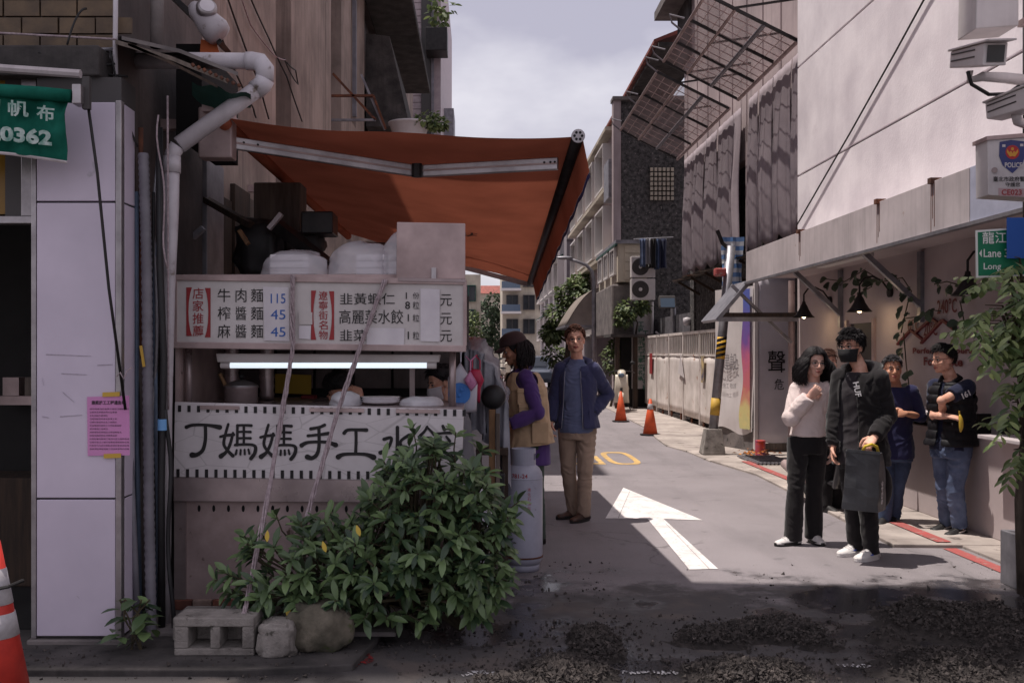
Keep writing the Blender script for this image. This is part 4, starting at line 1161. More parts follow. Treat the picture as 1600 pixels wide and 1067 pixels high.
def sheet_fn(u, v):
    a = at(726, 548, 7.0).lerp(at(795, 640, 6.9), u)
    p = a + V((0, .75 * v, .10 * math.sin(v * 3.1) + .05 * math.sin(u * 3.1)))
    p.z += .10 * math.sin(math.pi * u) * (1 - v * .3)
    return p + V((1, 1, 1)) * (.05 * noise.noise(V((u * 5, v * 5, 1))) + .02 * noise.noise(V((u * 15, v * 12, 4))))
mat('grey_plastic', rgb(150, 150, 160), 0.25, rgb(112, 112, 122), 4, 0.6, bump=0.4, bscale=6, spec=0.6)
PS = thing('plastic_cover', 'shiny grey plastic rain cover draped behind the hanging bags', 'cover', at(760, 640, 7.2))
MB().grid(sheet_fn, 26, 14).build('cover_sheet', M('grey_plastic'), PS, smooth=True, solid=0.004)
MB().grid(lambda u, v: sheet_fn(u, 0) + V((.02 * math.sin(u * 20) * v, -.02 * v + .03 * math.sin(u * 26) * v, -v * .55)), 30, 8).build('cover_flap', M('grey_plastic'), PS, smooth=True)
for x in (at(735, 0, 7.05).x, at(788, 0, 6.95).x):
    MB().cyl((x, 7.1, .03), (x, 7.1, 1.35), .014, n=8).build('support_rod', M('steel_dull'), PS)
FN = thing('table_fan', 'round black fan behind wooden boards at the open end of the stall', 'fan', at(772, 660, 6.85))
fc = at(771, 620, 6.85)
MB().lathe([(.001, -.05), (.05, -.045), (.078, -.02), (.085, 0), (.078, .02), (.04, .04), (.001, .045)], fc, 28, Matrix.Rotation(R(80), 4, 'X')).build('fan_head', M('black_plastic'), FN, smooth=True)
MB().cyl(fc + V((0, .04, -.05)), (fc.x, fc.y + .05, .9), .015, n=8).build('fan_stem', M('black_plastic'), FN)
MB().bb((fc.x - .12, 6.75, .86), (fc.x + .1, 7.05, .9)).build('fan_stand', M('wood_dark'), FN)
for x in (-.1, .08):
    MB().bb((fc.x + x - .02, 6.8, .03), (fc.x + x + .02, 6.84, .86)).build('stand_leg', M('wood_dark'), FN)
for k, (x0, x1, y0, y1, Y, m_, lb) in enumerate(((764, 774, 640, 722, 6.72, 'wood', 'pale wooden board standing on end below the black fan'), (775, 781, 646, 735, 6.7, 'wood_grey', 'narrow grey board leaning beside the pale wooden board'))):
    a, b = at(x0, 0, Y), at(x1, 0, Y)
    zt = at(0, y0, Y).z
    single('wooden_board', lb, 'board', MB().bb((a.x, Y, .03), (b.x, Y + .03, zt)), M(m_), bev=0.003)
single('storage_bin', 'dark storage bin between the bush and the gas cylinder', 'bin', MB().hexa([(-.05, 6.75, .03), (.14, 6.75, .03), (.14, 7.0, .03), (-.05, 7.0, .03), (-.08, 6.72, .74), (.17, 6.72, .74), (.17, 7.03, .74), (-.08, 7.03, .74)]), M('black_plastic'), bev=0.012)
single('flour_sack', 'pale sack slumped against the stall beneath the wooden boards', 'sack', MB().ell((-.06, 6.45, .52), (.14, .1, .2)).bb((-.18, 6.38, .03), (.06, 6.52, .45)), M('bag_paper'), smooth=True)
# ------------------------------------------------------------------ things on and before the corner building
mat('pink_paper', rgb(206, 142, 190), 0.85, rgb(196, 130, 180), 2, 0.5)
mat('tape', rgb(196, 158, 66), 0.6)
N_ = thing('pink_notice', 'pink printed notice taped to the silver pillar', 'notice', at(168, 712, 5.19))
MB().hexa([at(x, y, Y) for Y in (5.192, 5.195) for x, y in ((137, 712), (203, 711), (202, 618), (136, 620))]).build('sheet', M('pink_paper'), N_)
MB().text('建築施工工程通告單', at(143, 632, 5.189), EX, EZ, .021, .02, .175).build('lettering', M('ink'), N_)
for k in range(13):
    y = 640 + 5.2 * k
    if y > 703: break
    rs = random.Random(k)
    txt = ''.join(rs.choice('工程名稱地點期間單位電話施作內容說明注意事項請勿停車') for _ in range(rs.choice((8, 12, 14, 16)) if k < 9 else 17))
    w = (0.205 if len(txt) > 15 else len(txt) * .0118)
    MB().text(txt, at(140, y, 5.189), EX, EZ, .0085, 0, w).build('lettering', M('ink_red' if k in () else 'ink'), N_)
for x, y in ((160, 612), (162, 708)):
    MB().hexa([at(px, py, Y) for Y in (5.186, 5.189) for px, py in ((x, y + 8), (x + 27, y + 7), (x + 27, y), (x, y + 1))]).build('tape', M('tape'), N_)
# green roller banner with worn letters
cloth_mat('banner_green', rgb(40, 112, 96), 0.12, dark=0.45, scale=6)
mat('letter_worn', rgb(190, 200, 196), 0.8, rgb(96, 140, 128), 22, 0.8)
Gb = thing('green_banner', 'worn green canvas banner with white characters over the doorway', 'banner', at(50, 250, 5.0))
BYs = 4.98
MB().tube([at(-160, 132, BYs), at(0, 142, BYs), at(60, 146, BYs), at(112, 151, BYs)], .034, 12).build('roller', M('banner_green'), Gb, smooth=True)
MB().bb(tuple(at(112, 162, BYs - .02)), tuple(at(136, 138, BYs + .06))).build('end_bracket', M('alu'), Gb, bev=0.004)
MB().bb(tuple(at(128, 170, BYs + .02)), tuple(at(143, 122, BYs + .05))).build('end_plate', M('window_dark'), Gb)
MB().tube([at(-160, 96, BYs + .1), at(126, 116, BYs + .1)], .022, 8).build('top_rail', M('fascia'), Gb)
def ban(u, v, d=0.0):
    x = -160 + (108 - 6 * v + 160) * u
    ytop = 138 + .09 * (x + 40) * .6
    ybot = 240 + .13 * max(0, x - 5)
    w = .02 * math.sin(v * 5 + u * 9) + .012 * math.sin(u * 40 + v * 7) + .02 * noise.noise(V((u * 12, v * 5, 3)))
    p = at(x, ytop + (ybot - ytop) * v, BYs)
    return p + V((0, w - d, 0))
MB().grid(ban, 50, 12).build('canvas', M('banner_green'), Gb, smooth=True)
MB().tube([ban(t / 10, 1) for t in range(11)], .008, 6).build('hem_rod', M('fascia'), Gb)
def btext(s_, x0, x1, y0, y1, bold=.02):
    vs_, fs_ = text_geo(s_, bold)
    a0, a1 = vs_[:, 0].min(), vs_[:, 0].max(); b0, b1 = vs_[:, 1].min(), vs_[:, 1].max()
    pts = []
    for p in vs_:
        x = x0 + (x1 - x0) * (p[0] - a0) / (a1 - a0); y = y1 + (y0 - y1) * (p[1] - b0) / (b1 - b0)
        u = (x + 160) / 265; 
        q = at(x, y + .1 * (x - 50), BYs)
        pts.append(q + V((0, -.052, 0)))
    MB().add(pts, fs_).build('lettering', M('letter_worn'), Gb)
btext('勿', -14, 8, 160, 184); btext('帆', 20, 52, 163, 188); btext('布', 64, 92, 166, 190)
btext('20362', -12, 88, 204, 228, .045)
# slanting rod
single('awning_rod', 'thin dark iron rod slanting down before the silver pillar', 'rod', MB().tube([at(137, 160, 5.02), at(152, 270, 5.05), at(170, 450, 5.1), at(196, 640, 5.16)], .008, 8), M('black_metal'), smooth=True)
single('fixing_wire', 'twisted pale wire tied round the iron rod at the pillar corner', 'wire', MB().tube([at(182, 588, 5.14), at(188, 582, 5.13), at(193, 592, 5.13), at(198, 580, 5.14), at(206, 574, 5.16)], .004, 6), M('twine'))

# pipes and conduits on the side wall
def pipe(name, label, pts, r_, m, cat='pipe', n=14, grp=None):
    return single(name, label, cat, MB().tube(pts, r_, n), M(m), grp, smooth=True)
PY = 5.42
def sag_(p, q, k):
    return [p.lerp(q, t / 14) + V((.012 * math.sin(t * .7 + k), .008 * math.sin(t * 1.1 + k), 0)) for t in range(15)]
pipe('conduit', 'slim grey pipe nearest the silver pillar', [at(203, 200, PY), at(205, 500, PY), at(208, 1000, PY)], .012, 'galv')
pipe('conduit', 'blue grey pipe between the slim pipe and the ribbed hose', [at(213, 300, PY), at(213, 620, PY + .02), at(219, 1000, PY)], .014, 'pipe_blue')
pipe('conduit', 'leaning grey tube crossing behind the ribbed hose foot', [at(203, 700, PY - .04), at(216, 985, PY - .05)], .017, 'pvc_grey')
hp = [at(224, 240, PY - .02), at(229, 400, PY - .03), at(231, 600, PY - .03), at(233, 800, PY - .04), at(237, 1003, PY - .05)]
mb = MB()
ps, rs_ = [], []
for i in range(len(hp) - 1):
    for q in range(34):
        ps.append(hp[i].lerp(hp[i + 1], q / 34)); rs_.append(.026 + (.005 if q % 2 else 0))
single('ribbed_hose', 'grey ribbed hose running down beside the silver pillar', 'hose', mb.tube(ps, rs_, 12), M('pvc_grey'), smooth=True)
pipe('conduit', 'thick black cable hose beside the white downpipe', [at(249, 200, PY), at(250, 420, PY - .02), at(256, 560, PY - .03), at(252, 760, PY - .02), at(253, 985, PY)], .019, 'black_plastic')
pipe('conduit', 'thin blue water pipe behind the black hose', [at(241, 380, PY + .04), at(243, 640, PY + .04), at(243, 960, PY + .05)], .012, 'pipe_blue')
pipe('conduit', 'rusty brown pipe behind the ribbed hose', [at(220, 200, PY + .03), at(221, 330, PY + .03), at(222, 560, PY + .03)], .013, 'rust')
for k, (x0, x1, y0, y1, dy, r_, m_, lb) in enumerate(((198, 200, 170, 1000, .02, .007, 'wire', 'thin black cable right beside the pillar edge'), (236, 239, 300, 990, .0, .008, 'wire', 'black cable between the ribbed hose and the black hose'), (244, 241, 230, 700, .03, .010, 'galv', 'thin grey tube behind the black hose'), (247, 261, 180, 420, -.04, .005, 'twine', 'pale cord crossing behind the white downpipe'), (208, 226, 420, 1000, .02, .006, 'wire', 'thin cable slanting behind the ribbed hose'), (262, 268, 640, 985, -.02, .012, 'black_plastic', 'short black tube at the foot of the downpipe'))):
    single('wall_cable_run', lb, 'cable', MB().tube(sag_(at(x0, y0, PY + dy), at(x1, y1, PY + dy), k), r_, 7), M(m_), smooth=True)
DP = thing('white_downpipe', 'dirty white drain pipe with elbows crossing before the plaster wall', 'drain pipe', at(262, 990, 5.5))
MB().tube([at(268, 256, 5.5), at(267, 330, 5.5), at(264, 450, 5.5), at(261, 640, 5.5), at(258, 985, 5.5)], [.044, .043, .034, .028, .028], 16).build('lower_pipe', M('pvc'), DP, smooth=True)
MB().lathe([(.047, -.03), (.05, -.03), (.05, .06), (.047, .06)], at(268, 262, 5.5), 20).build('collar', M('pvc'), DP, smooth=True)
MB().tube([at(268, 258, 5.5), at(270, 240, 5.5), at(278, 228, 5.5)], .043, 16).build('elbow', M('pvc'), DP, smooth=True)
MB().tube([at(280, 227, 5.5), at(404, 138, 5.62)], .047, 18).build('diagonal_pipe', M('pvc'), DP, smooth=True)
MB().tube([at(398, 142, 5.62), at(410, 133, 5.63), at(414, 124, 5.63)], .054, 18).build('elbow', M('pvc'), DP, smooth=True)
MB().tube([at(414, 128, 5.63), at(414, 108, 5.64), at(406, 98, 5.65), at(394, 96, 5.66), at(385, 96, 5.66)], [.05, .053, .054, .053, .052], 18).build('elbow', M('pvc'), DP, smooth=True)
MB().tube([at(390, 96, 5.66), at(300, 95, 5.7), at(210, 96, 5.75)], .046, 18).build('upper_pipe', M('pvc'), DP, smooth=True)
pipe('vertical_pipe', 'stained beige pipe rising above the broken eave sheet', [at(246, -40, 5.6), at(245, 75, 5.6)], .037, 'concrete')
pipe('vertical_pipe', 'slim white pipe in front of the tan tiles', [at(181, -40, 5.36), at(180, 78, 5.36), at(181, 122, 5.36), at(186, 130, 5.37)], .013, 'pvc')
for k, y in enumerate((78, 90)):
    pipe('horizontal_pipe', ('upper' if k == 0 else 'lower') + ' grey pipe stub beside the broken eave sheet', [at(112 + 16 * k, y + 2, 5.34), at(178, y - 1, 5.36)], .010, 'galv')
# broken eave sheets
E_ = thing('broken_eave', 'broken layered eave sheet sticking out above the pipes', 'eave', at(280, 110, 5.5))
for k, (dy, m_, x0, x1, th) in enumerate(((0, 'wood_grey', 180, 356, 7), (-11, 'concrete', 190, 372, 6), (9, 'wood_dark', 200, 340, 5))):
    p = [(x0, 62 + dy * .5), (x0 + (x1 - x0) * .5, 88 + dy), (x1, 124 + dy)]
    mb = MB()
    for (a, b) in zip(p[:-1], p[1:]):
        mb.hexa([at(*q, Y) for Y in (5.25, 5.75) for q in ((a[0], a[1] + th), (b[0], b[1] + th), (b[0], b[1]), (a[0], a[1]))])
    mb.build('sheet', M(m_), E_)
for k in range(9):
    x = 300 + k * 9
    MB().cyl(at(x, 100 + k * 4, 5.22), at(x + 3, 104 + k * 4, 5.22), .009, n=8).build('corrugation', M('rust'), E_)
MB().grid(lambda u, v: at(300 + 92 * u, 128 + 22 * u + 42 * v * (1 - abs(u - .5)) + 4 * math.sin(u * 12), 5.5 + .2 * v), 12, 6).build('green_tarp', M('tarp_green'), E_, smooth=True)
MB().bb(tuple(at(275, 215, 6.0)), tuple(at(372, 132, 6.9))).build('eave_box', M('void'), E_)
# electric meter can on a tilted board
Mt = thing('electric_meter', 'round white electric meter on a tilted black board above the drain pipe', 'meter', at(322, 60, 5.9))
MB().bar(at(262, -12, 5.95), at(352, 76, 5.95), .03, .2, up=(0, 1, 0)).build('board', M('black_metal'), Mt)
a, b = at(300, 8, 5.85), at(346, 58, 5.85)
MB().tube([a.lerp(b, t) for t in (0, .15, .3, .55, .8, .95, 1)], [.03, .055, .06, .075, .085, .075, .04], 20).build('can', M('pvc'), Mt, smooth=True)
dc = at(323, 12, 5.79)
dial = MB().lathe([(.001, .02), (.05, .018), (.058, .005), (.06, 0), (.06, -.05)], dc, 24, Matrix.Rotation(R(70), 4, 'X') @ Matrix.Rotation(R(20), 4, 'Y')).build('glass_rim', M('alu'), Mt, smooth=True)
MB().lathe([(.001, .024), (.042, .022)], dc, 24, Matrix.Rotation(R(70), 4, 'X') @ Matrix.Rotation(R(20), 4, 'Y')).build('dial', M('paper'), dial)
mat('orange_rag', rgb(176, 92, 54), 0.85)
MB().hexa([at(x, y, Y) for Y in (5.9, 5.95) for x, y in ((312, 88), (345, 92), (338, 66), (314, 62))]).build('orange_tag', M('orange_rag'), Mt)
# loose wires on the plaster wall
def sag(p, q, s_, n=10):
    return [p.lerp(q, t / n) - EZ * (s_ * 4 * (t / n) * (1 - t / n)) for t in range(n + 1)]
W0 = -1.97
def wl_(px, py): return wx(px, W0, py)
for k, (pts, lb) in enumerate((
        ([(350, -20), (378, 60), (405, 130), (420, 186)], 'black wire on the plaster wall beside the pipe elbow'),
        ([(372, -20), (392, 40), (430, 88), (446, 94)], 'looping pale wire high on the plaster wall'),
        ([(384, -20), (420, 60), (448, 120), (472, 190)], 'long black wire slanting down to the awning edge'),
        ([(444, 92), (456, 118), (466, 132), (462, 110), (448, 98)], 'small loose wire loop on the plaster wall'),
        ([(340, 40), (362, 100), (396, 170), (400, 184)], 'black wire passing behind the pipe elbow'))):
    ps = [wl_(*p) for p in pts]
    q = []
    for i in range(len(ps) - 1): q += sag(ps[i], ps[i + 1], .01, 6)
    single('wall_wire', lb, 'wire', MB().tube(q, .008 if k % 2 == 0 else .007, 6), M('wire' if k != 1 else 'twine'), smooth=True)
for k, (p, q, s_, lb) in enumerate(((at(-40, 50, 5.2), at(182, 62, 5.3), .0, 'pale wire stretched across the tan tiles'), (at(-30, 76, 5.25), at(200, 120, 5.35), .02, 'black cable sagging above the green banner'), (at(105, 70, 5.2), at(135, 14, 5.3), -.05, 'black cable loop on the tan tiles'),
                                    (at(172, 80, 5.3), at(215, 230, 5.38), .05, 'black cable hanging before the top of the pillar'), (at(262, 150, 5.4), at(263, 640, 5.46), 0, 'thin brown cord hanging along the white downpipe'), (at(60, 82, 5.2), at(180, 100, 5.32), .03, 'dark cable below the grey pipe stubs'))):
    single('loose_cable', lb, 'cable', MB().tube(sag(p, q, s_), .006, 6), M('wire' if k not in (0, 4) else 'twine'), smooth=True)
single('blue_tie', 'light blue strap round the black hose', 'strap', MB().lathe([(.025, 0), (.026, 0), (.026, .06), (.025, .06)], at(254, 672, PY - .025), 16), mat('tie_blue', rgb(110, 160, 210), 0.6))
single('yellow_tape', 'strip of yellow tape on the ribbed hose', 'tape', MB().bar(at(220, 540, PY - .06), at(225, 573, PY - .065), .015, .003), M('tape'))
# junk stacked under the awning along the house wall
for k, (a, b, w, m_, lb) in enumerate((
        (at(318, 310, 7.2), at(392, 352, 6.9), .07, 'wood_dark', 'dark plank slanting in the clutter under the awning'),
        (at(282, 388, 6.9), at(318, 356, 6.9), .06, 'galv', 'pale metal strip among the clutter behind the menu box'),
        (at(374, 360, 6.6), at(388, 382, 6.6), .045, 'wood', 'short light wooden stick among the clutter'),
        (at(420, 358, 6.7), at(440, 334, 6.7), .05, 'fascia', 'short pale plastic pipe among the clutter'),
        (at(430, 350, 6.8), at(520, 420, 6.6), .12, 'black_metal', 'black slanted rail under the awning roller'))):
    single('scrap_bar', lb, 'scrap', MB().bar(a, b, w, w * .6), M(m_), bev=0.003)
for k, (x0, x1, y0, y1, Y, m_, lb) in enumerate(((360, 440, 340, 432, 6.9, 'black_plastic', 'black bundle behind the left foam boxes on the stall roof'), (396, 470, 285, 360, 7.3, 'wood_grey', 'brown cabinet box fixed under the awning'), (470, 520, 330, 365, 6.9, 'black_metal', 'black motor box on the awning roller'), (440, 500, 360, 400, 7.0, 'concrete_dark', 'grey bundle behind the black rail under the awning'))):
    a, b = at(x0, y1, Y), at(x1, y0, Y)
    mb = MB()
    c, rad = (a + b) / 2 + V((0, .15, 0)), ((b.x - a.x) / 2, .15, (b.z - a.z) / 2)
    if k in (0, 3):
        def fn(u, v, c=c, rad=rad, k=k):
            t, ph = 2 * math.pi * u, math.pi * v
            d = V((math.cos(t) * math.sin(ph), math.sin(t) * math.sin(ph), -math.cos(ph)))
            q = V([math.copysign(abs(z) ** .6, z) for z in d]) * (1 + .25 * noise.noise(d * 2.5 + V((k, 0, 0))))
            return c + V((q.x * rad[0], q.y * rad[1], q.z * rad[2]))
        mb.grid(fn, 30, 18)
        single('junk_bundle', lb, 'bundle', mb, M(m_), smooth=True)
    else:
        mb.bb((a.x, Y, a.z), (b.x, Y + .25, b.z))
        single('junk_box', lb, 'box', mb, M(m_), bev=0.01)
# balcony basin with plant
bc = V((-1.22, 17.2, 5.22))
single('white_basin', 'white basin planter on the balcony above the awning', 'basin', MB().lathe([(.2, 0), (.28, .08), (.34, .26), (.37, .27), (.37, .30), (.33, .30), (.31, .26), (.2, .2), (.001, .2)], bc, 32), M('foam'), smooth=True)
# ------------------------------------------------------------------ people
def cloth(name, col, rough=0.9, k=0.8, bump=0.16, bscale=140, sheen=0.15, scale=7):
    return mat(name, col, rough, tuple(q * k for q in col), scale, 0.6, bump=bump, bscale=bscale, sheen=sheen, spec=0.2)
mat('skin', rgb(226, 178, 156), 0.55, rgb(202, 146, 124), 18, 0.6, bump=.12, bscale=220, spec=0.35)
mat('skin_pale', rgb(224, 182, 164), 0.55, rgb(210, 160, 144), 14, 0.6, spec=0.35)
mat('skin_tan', rgb(204, 150, 122), 0.55, rgb(186, 130, 106), 14, 0.6, spec=0.35)
for s_ in ('skin', 'skin_pale', 'skin_tan'):
    MATS[s_].node_tree.nodes['Principled BSDF'].inputs['Subsurface Weight'].default_value = 0.12
    MATS[s_].node_tree.nodes['Principled BSDF'].inputs['Subsurface Radius'].default_value = (0.012, 0.005, 0.003)
mat('hair_black', rgb(25, 22, 24), 0.62, rgb(38, 33, 35), 30, 0.5, spec=0.25)
mat('hair_brown', rgb(104, 68, 54), 0.62, rgb(66, 44, 38), 30, 0.5, spec=0.25)
mat('hair_grey', rgb(84, 80, 84), 0.5, rgb(42, 40, 42), 34, 0.7, spec=0.25)
mat('paper', rgb(216, 210, 214), 0.8)
mat('lip', rgb(168, 92, 86), 0.45)
mat('eye_white', rgb(214, 206, 202), 0.3)
mat('eye_dark', rgb(24, 18, 17), 0.2)
mat('lens_rim', rgb(60, 56, 58), 0.3, metal=0.6)
mat('mask_black', rgb(30, 29, 31), 0.85, rgb(40, 38, 40), 20, 0.5, bump=0.2)
mat('rubber_white', rgb(222, 218, 216), 0.55, rgb(200, 195, 193), 9, 0.5)
mat('rubber_black', rgb(34, 32, 33), 0.6)
mat('leather_brown', rgb(84, 58, 48), 0.5, rgb(56, 40, 34), 9, 0.6)
mat('blue_swoosh', rgb(52, 84, 176), 0.5)

def remesh(mb, voxel, it=4):
    me_ = mb.me('tmp')
    o = bpy.data.objects.new('tmp', me_)
    COL.objects.link(o)
    m = o.modifiers.new('r', 'REMESH'); m.mode = 'VOXEL'; m.voxel_size = voxel; m.use_smooth_shade = True
    if it:
        s_ = o.modifiers.new('s', 'SMOOTH'); s_.factor = 0.5; s_.iterations = it
    out = bpy.data.meshes.new_from_object(o.evaluated_get(bpy.context.evaluated_depsgraph_get()))
    bpy.data.objects.remove(o); bpy.data.meshes.remove(me_)
    return out
def wrinkle(me_, amp, f=(11, 11, 17), seed=0.0, cut=None, ribs=0.0):
    n_ = len(me_.vertices)
    co = np.empty(n_ * 3); me_.vertices.foreach_get('co', co); co = co.reshape(-1, 3)
    no = np.empty(n_ * 3); me_.vertices.foreach_get('normal', no); no = no.reshape(-1, 3)
    if amp:
        d = np.empty(n_)
        for i in range(n_):
            x, y, z = co[i]
            w = noise.noise(V((x * 4 + seed, y * 4, z * 4)))
            a = noise.noise(V((x * f[0] + w * 2 + seed, y * f[1], z * f[2] + 3 * w)))
            d[i] = (1 - abs(a) * 2.6) * (.55 + .6 * w)
        if ribs: d += (np.abs(np.sin(co[:, 2] * math.pi / .075)) ** .5 - .6) * ribs / amp
        co += no * (d * amp)[:, None]
        me_.vertices.foreach_set('co', co.ravel())
    if cut is not None:
        bm = bmesh.new(); bm.from_mesh(me_)
        bmesh.ops.delete(bm, geom=[v for v in bm.verts if cut(v.co)], context='VERTS')
        for _ in range(8):
            mv = {}
            for v in bm.verts:
                if v.is_boundary:
                    nb = [e.other_vert(v) for e in v.link_edges if e.is_boundary]
                    if len(nb) == 2: mv[v] = v.co * .4 + (nb[0].co + nb[1].co) * .3
            for v, q in mv.items(): v.co = q
        bm.to_mesh(me_); bm.free()
    me_.update()
    return me_
def put(name, me_, material, parent, solid=0.0):
    me_.name = name
    me_.materials.clear(); me_.materials.append(material)
    off = WLOC[parent]
    me_.transform(Matrix.Translation(-off))
    me_.polygons.foreach_set('use_smooth', [True] * len(me_.polygons))
    o = link_mesh(name, me_, parent)
    if solid:
        m = o.modifiers.new('s', 'SOLIDIFY'); m.thickness = solid; m.offset = 1
    return o
def rotz(v, a): return Matrix.Rotation(a, 3, 'Z') @ V(v)

def hand(mb, w, d, p, curl, s_, thumb=1, spread=.05, curls=None):
    """wrist w, finger direction d, palm faces p; thumb on the side thumb * (d x p)"""
    d = V(d).normalized(); p = (V(p) - d * V(p).dot(d)).normalized()
    wd = d.cross(p) * thumb
    rings = []
    for t, hw, ht in ((-.02, .026, .02), (.0, .028, .019), (.03, .038, .017), (.07, .041, .015), (.088, .038, .012)):
        c = w + d * (t * s_)
        rings.append([c + wd * (hw * s_ * math.cos(a)) + p * (ht * s_ * math.sin(a)) for a in (2 * math.pi * k / 12 for k in range(12))])
    mb.loft(rings)
    for k, (off, ln) in enumerate(((.029, .070), (.010, .079), (-.010, .074), (-.029, .058))):
        cu_ = (curls[k] if curls else curl) * (1 + .06 * k)
        dd = (d + wd * (off * spread * 30)).normalized()
        q = w + d * (.080 * s_) + wd * (off * s_)
        pts, rr = [q], [.0098 * s_]
        ang = 0
        for seg, fr in ((0, .44), (1, .32), (2, .24)):
            ang += cu_ * (.8, 1.1, .8)[seg]
            q = q + (dd * math.cos(ang) + p * math.sin(ang)) * (ln * fr * s_)
            pts.append(q); rr.append((.0090, .0084, .0070)[seg] * s_)
        mb.tube(pts, rr, 8)
        mb.ell(pts[-1], (rr[-1],) * 3, nu=8, nv=6)
    q = w + d * (.018 * s_) + wd * (.03 * s_)
    t1 = q + (d * .55 + wd * .75 + p * .35).normalized() * (.045 * s_)
    t2 = t1 + (d * .85 + wd * .2 + p * (.3 + curl * .5)).normalized() * (.034 * s_)
    t3 = t2 + (d * .8 - wd * .1 + p * (.4 + curl * .6)).normalized() * (.024 * s_)
    mb.tube([q, t1, t2, t3], [.016 * s_, .0125 * s_, .0105 * s_, .008 * s_], 8)
    mb.ell(t3, (.008 * s_,) * 3, nu=8, nv=6)

def head_frame(c, yaw, pitch, roll):
    f = rotz((0, -1, 0), yaw); r_ = rotz((1, 0, 0), yaw); u = EZ.copy()
    q = Quaternion(r_, -pitch)      # positive pitch looks up
    f = q @ f; u = q @ u
    q = Quaternion(f, roll)
    return c, f, q @ r_, q @ u

def head_shells(mb, H, s_, ears=True):
    c, f, r_, u = H
    rot = Matrix((r_, f, u)).transposed()
    def E(a, b, e, rad): mb.ell(c + (r_ * a + f * b + u * e) * s_, [q * s_ for q in rad], rot, 18, 12)
    E(0, -.008, .030, (.074, .094, .090))
    E(0, .022, -.030, (.064, .066, .080))
    E(0, .034, -.078, (.046, .050, .040))
    E(0, .062, -.098, (.024, .024, .020))
    for q in (-1, 1):
        E(q * .040, .052, -.032, (.026, .030, .026))
        E(q * .048, .006, -.066, (.022, .036, .034))
        if ears: E(q * .076, -.006, -.012, (.010, .021, .033))
    E(0, .074, .014, (.052, .018, .012))
    mb.tube([c + (f * .082 + u * .006) * s_, c + (f * .096 - u * .018) * s_, c + (f * .104 - u * .034) * s_], [.008 * s_, .011 * s_, .013 * s_], 10)
    mb.ell(c + (f * .103 - u * .036) * s_, (.013 * s_, .012 * s_, .010 * s_), rot, 10, 8)
    for q in (-1, 1): E(q * .013, .092, -.039, (.009, .011, .008))
    E(0, .083, -.066, (.024, .011, .0085)); E(0, .081, -.076, (.021, .011, .008))

def face_parts(T, H, s_, glasses=None, mask=None, smile=0.0, hair='hair_black', brow=1.0):
    c, f, r_, u = H
    rot = Matrix((r_, f, u)).transposed()
    X = lambda a, b, e: c + (r_ * a + f * b + u * e) * s_
    for q in (-1, 1):
        MB().ell(X(q * .031, .0785, -.002), (.0145 * s_, .006 * s_, .0062 * s_), rot, 12, 8).build('eye', M('eye_white'), T, smooth=True)
        MB().ell(X(q * .031, .083, -.002), (.0066 * s_, .003 * s_, .0060 * s_), rot, 10, 8).build('iris', M('eye_dark'), T, smooth=True)
        MB().tube([X(q * .0155, .0815, -.001), X(q * .024, .0860, .0055), X(q * .034, .0850, .0058), X(q * .047, .0740, .001)], [.0016 * s_, .0026 * s_, .0028 * s_, .0014 * s_], 6).build('eyelid_line', M('eye_dark'), T, smooth=True)
        MB().tube([X(q * .014, .0895, .0185), X(q * .026, .0895, .0235), X(q * .040, .0835, .0235), X(q * .050, .0745, .0185)], [.0030 * s_ * brow, .0046 * s_ * brow, .0042 * s_ * brow, .0016 * s_], 6).build('eyebrow', M(hair), T, smooth=True)
    if not mask:
        MB().tube([X(-.024, .0795, -.070 + smile), X(-.012, .0925, -.0665), X(0, .0955, -.068), X(.012, .0925, -.0665), X(.024, .0795, -.070 + smile)], [.002 * s_, .0050 * s_, .0045 * s_, .0050 * s_, .002 * s_], 8).build('upper_lip', M('lip'), T, smooth=True)
        MB().tube([X(-.020, .0800, -.074 + smile), X(0, .0945, -.0775), X(.020, .0800, -.074 + smile)], [.002 * s_, .0058 * s_, .002 * s_], 8).build('lower_lip', M('lip'), T, smooth=True)
        MB().tube([X(-.023, .0822, -.0715 + smile), X(0, .0975, -.0725), X(.023, .0822, -.0715 + smile)], [.001 * s_, .0016 * s_, .001 * s_], 5).build('mouth_line', M('eye_dark'), T, smooth=True)
    if mask:
        def mf(uu, vv):
            a = (uu - .5) * 2
            e = -.016 - .100 * vv
            wdt = .080 - .020 * vv
            dep = (.112 + .012 * min(vv * 3, 1) if vv < .55 else .124 - .07 * (vv - .55))
            ang = a * 1.38
            return X(math.sin(ang) * wdt * 1.05, .018 + math.cos(ang) * (dep - .018), e)
        MB().grid(mf, 20, 12).build('face_mask', M(mask), T, smooth=True, solid=0.003)
        for q in (-1, 1):
            for e in (-.022, -.075):
                MB().tube([X(q * .070, .026, e), X(q * .076, .005, (e - .012) / 2), X(q * .078, -.022, -.012)], .0016, 5).build('mask_loop', M(mask), T)
    if glasses:
        for q in (-1, 1):
            pts = [X(q * .032 + .0255 * math.copysign(abs(math.cos(t)) ** .7, math.cos(t)), .098, -.006 + .0175 * math.copysign(abs(math.sin(t)) ** .7, math.sin(t))) for t in (2 * math.pi * k / 18 for k in range(19))]
            MB().tube(pts, .0016 * s_, 5).build('glasses_rim', M(glasses), T, smooth=True)
            MB().tube([X(q * .055, .096, .003), X(q * .072, .072, .004), X(q * .078, .0, .004), X(q * .078, -.02, -.004)], .0016 * s_, 5).build('glasses_arm', M(glasses), T)
        MB().tube([X(-.010, .098, .0), X(0, .102, .003), X(.010, .098, .0)], .0016 * s_, 5).build('glasses_bridge', M(glasses), T)

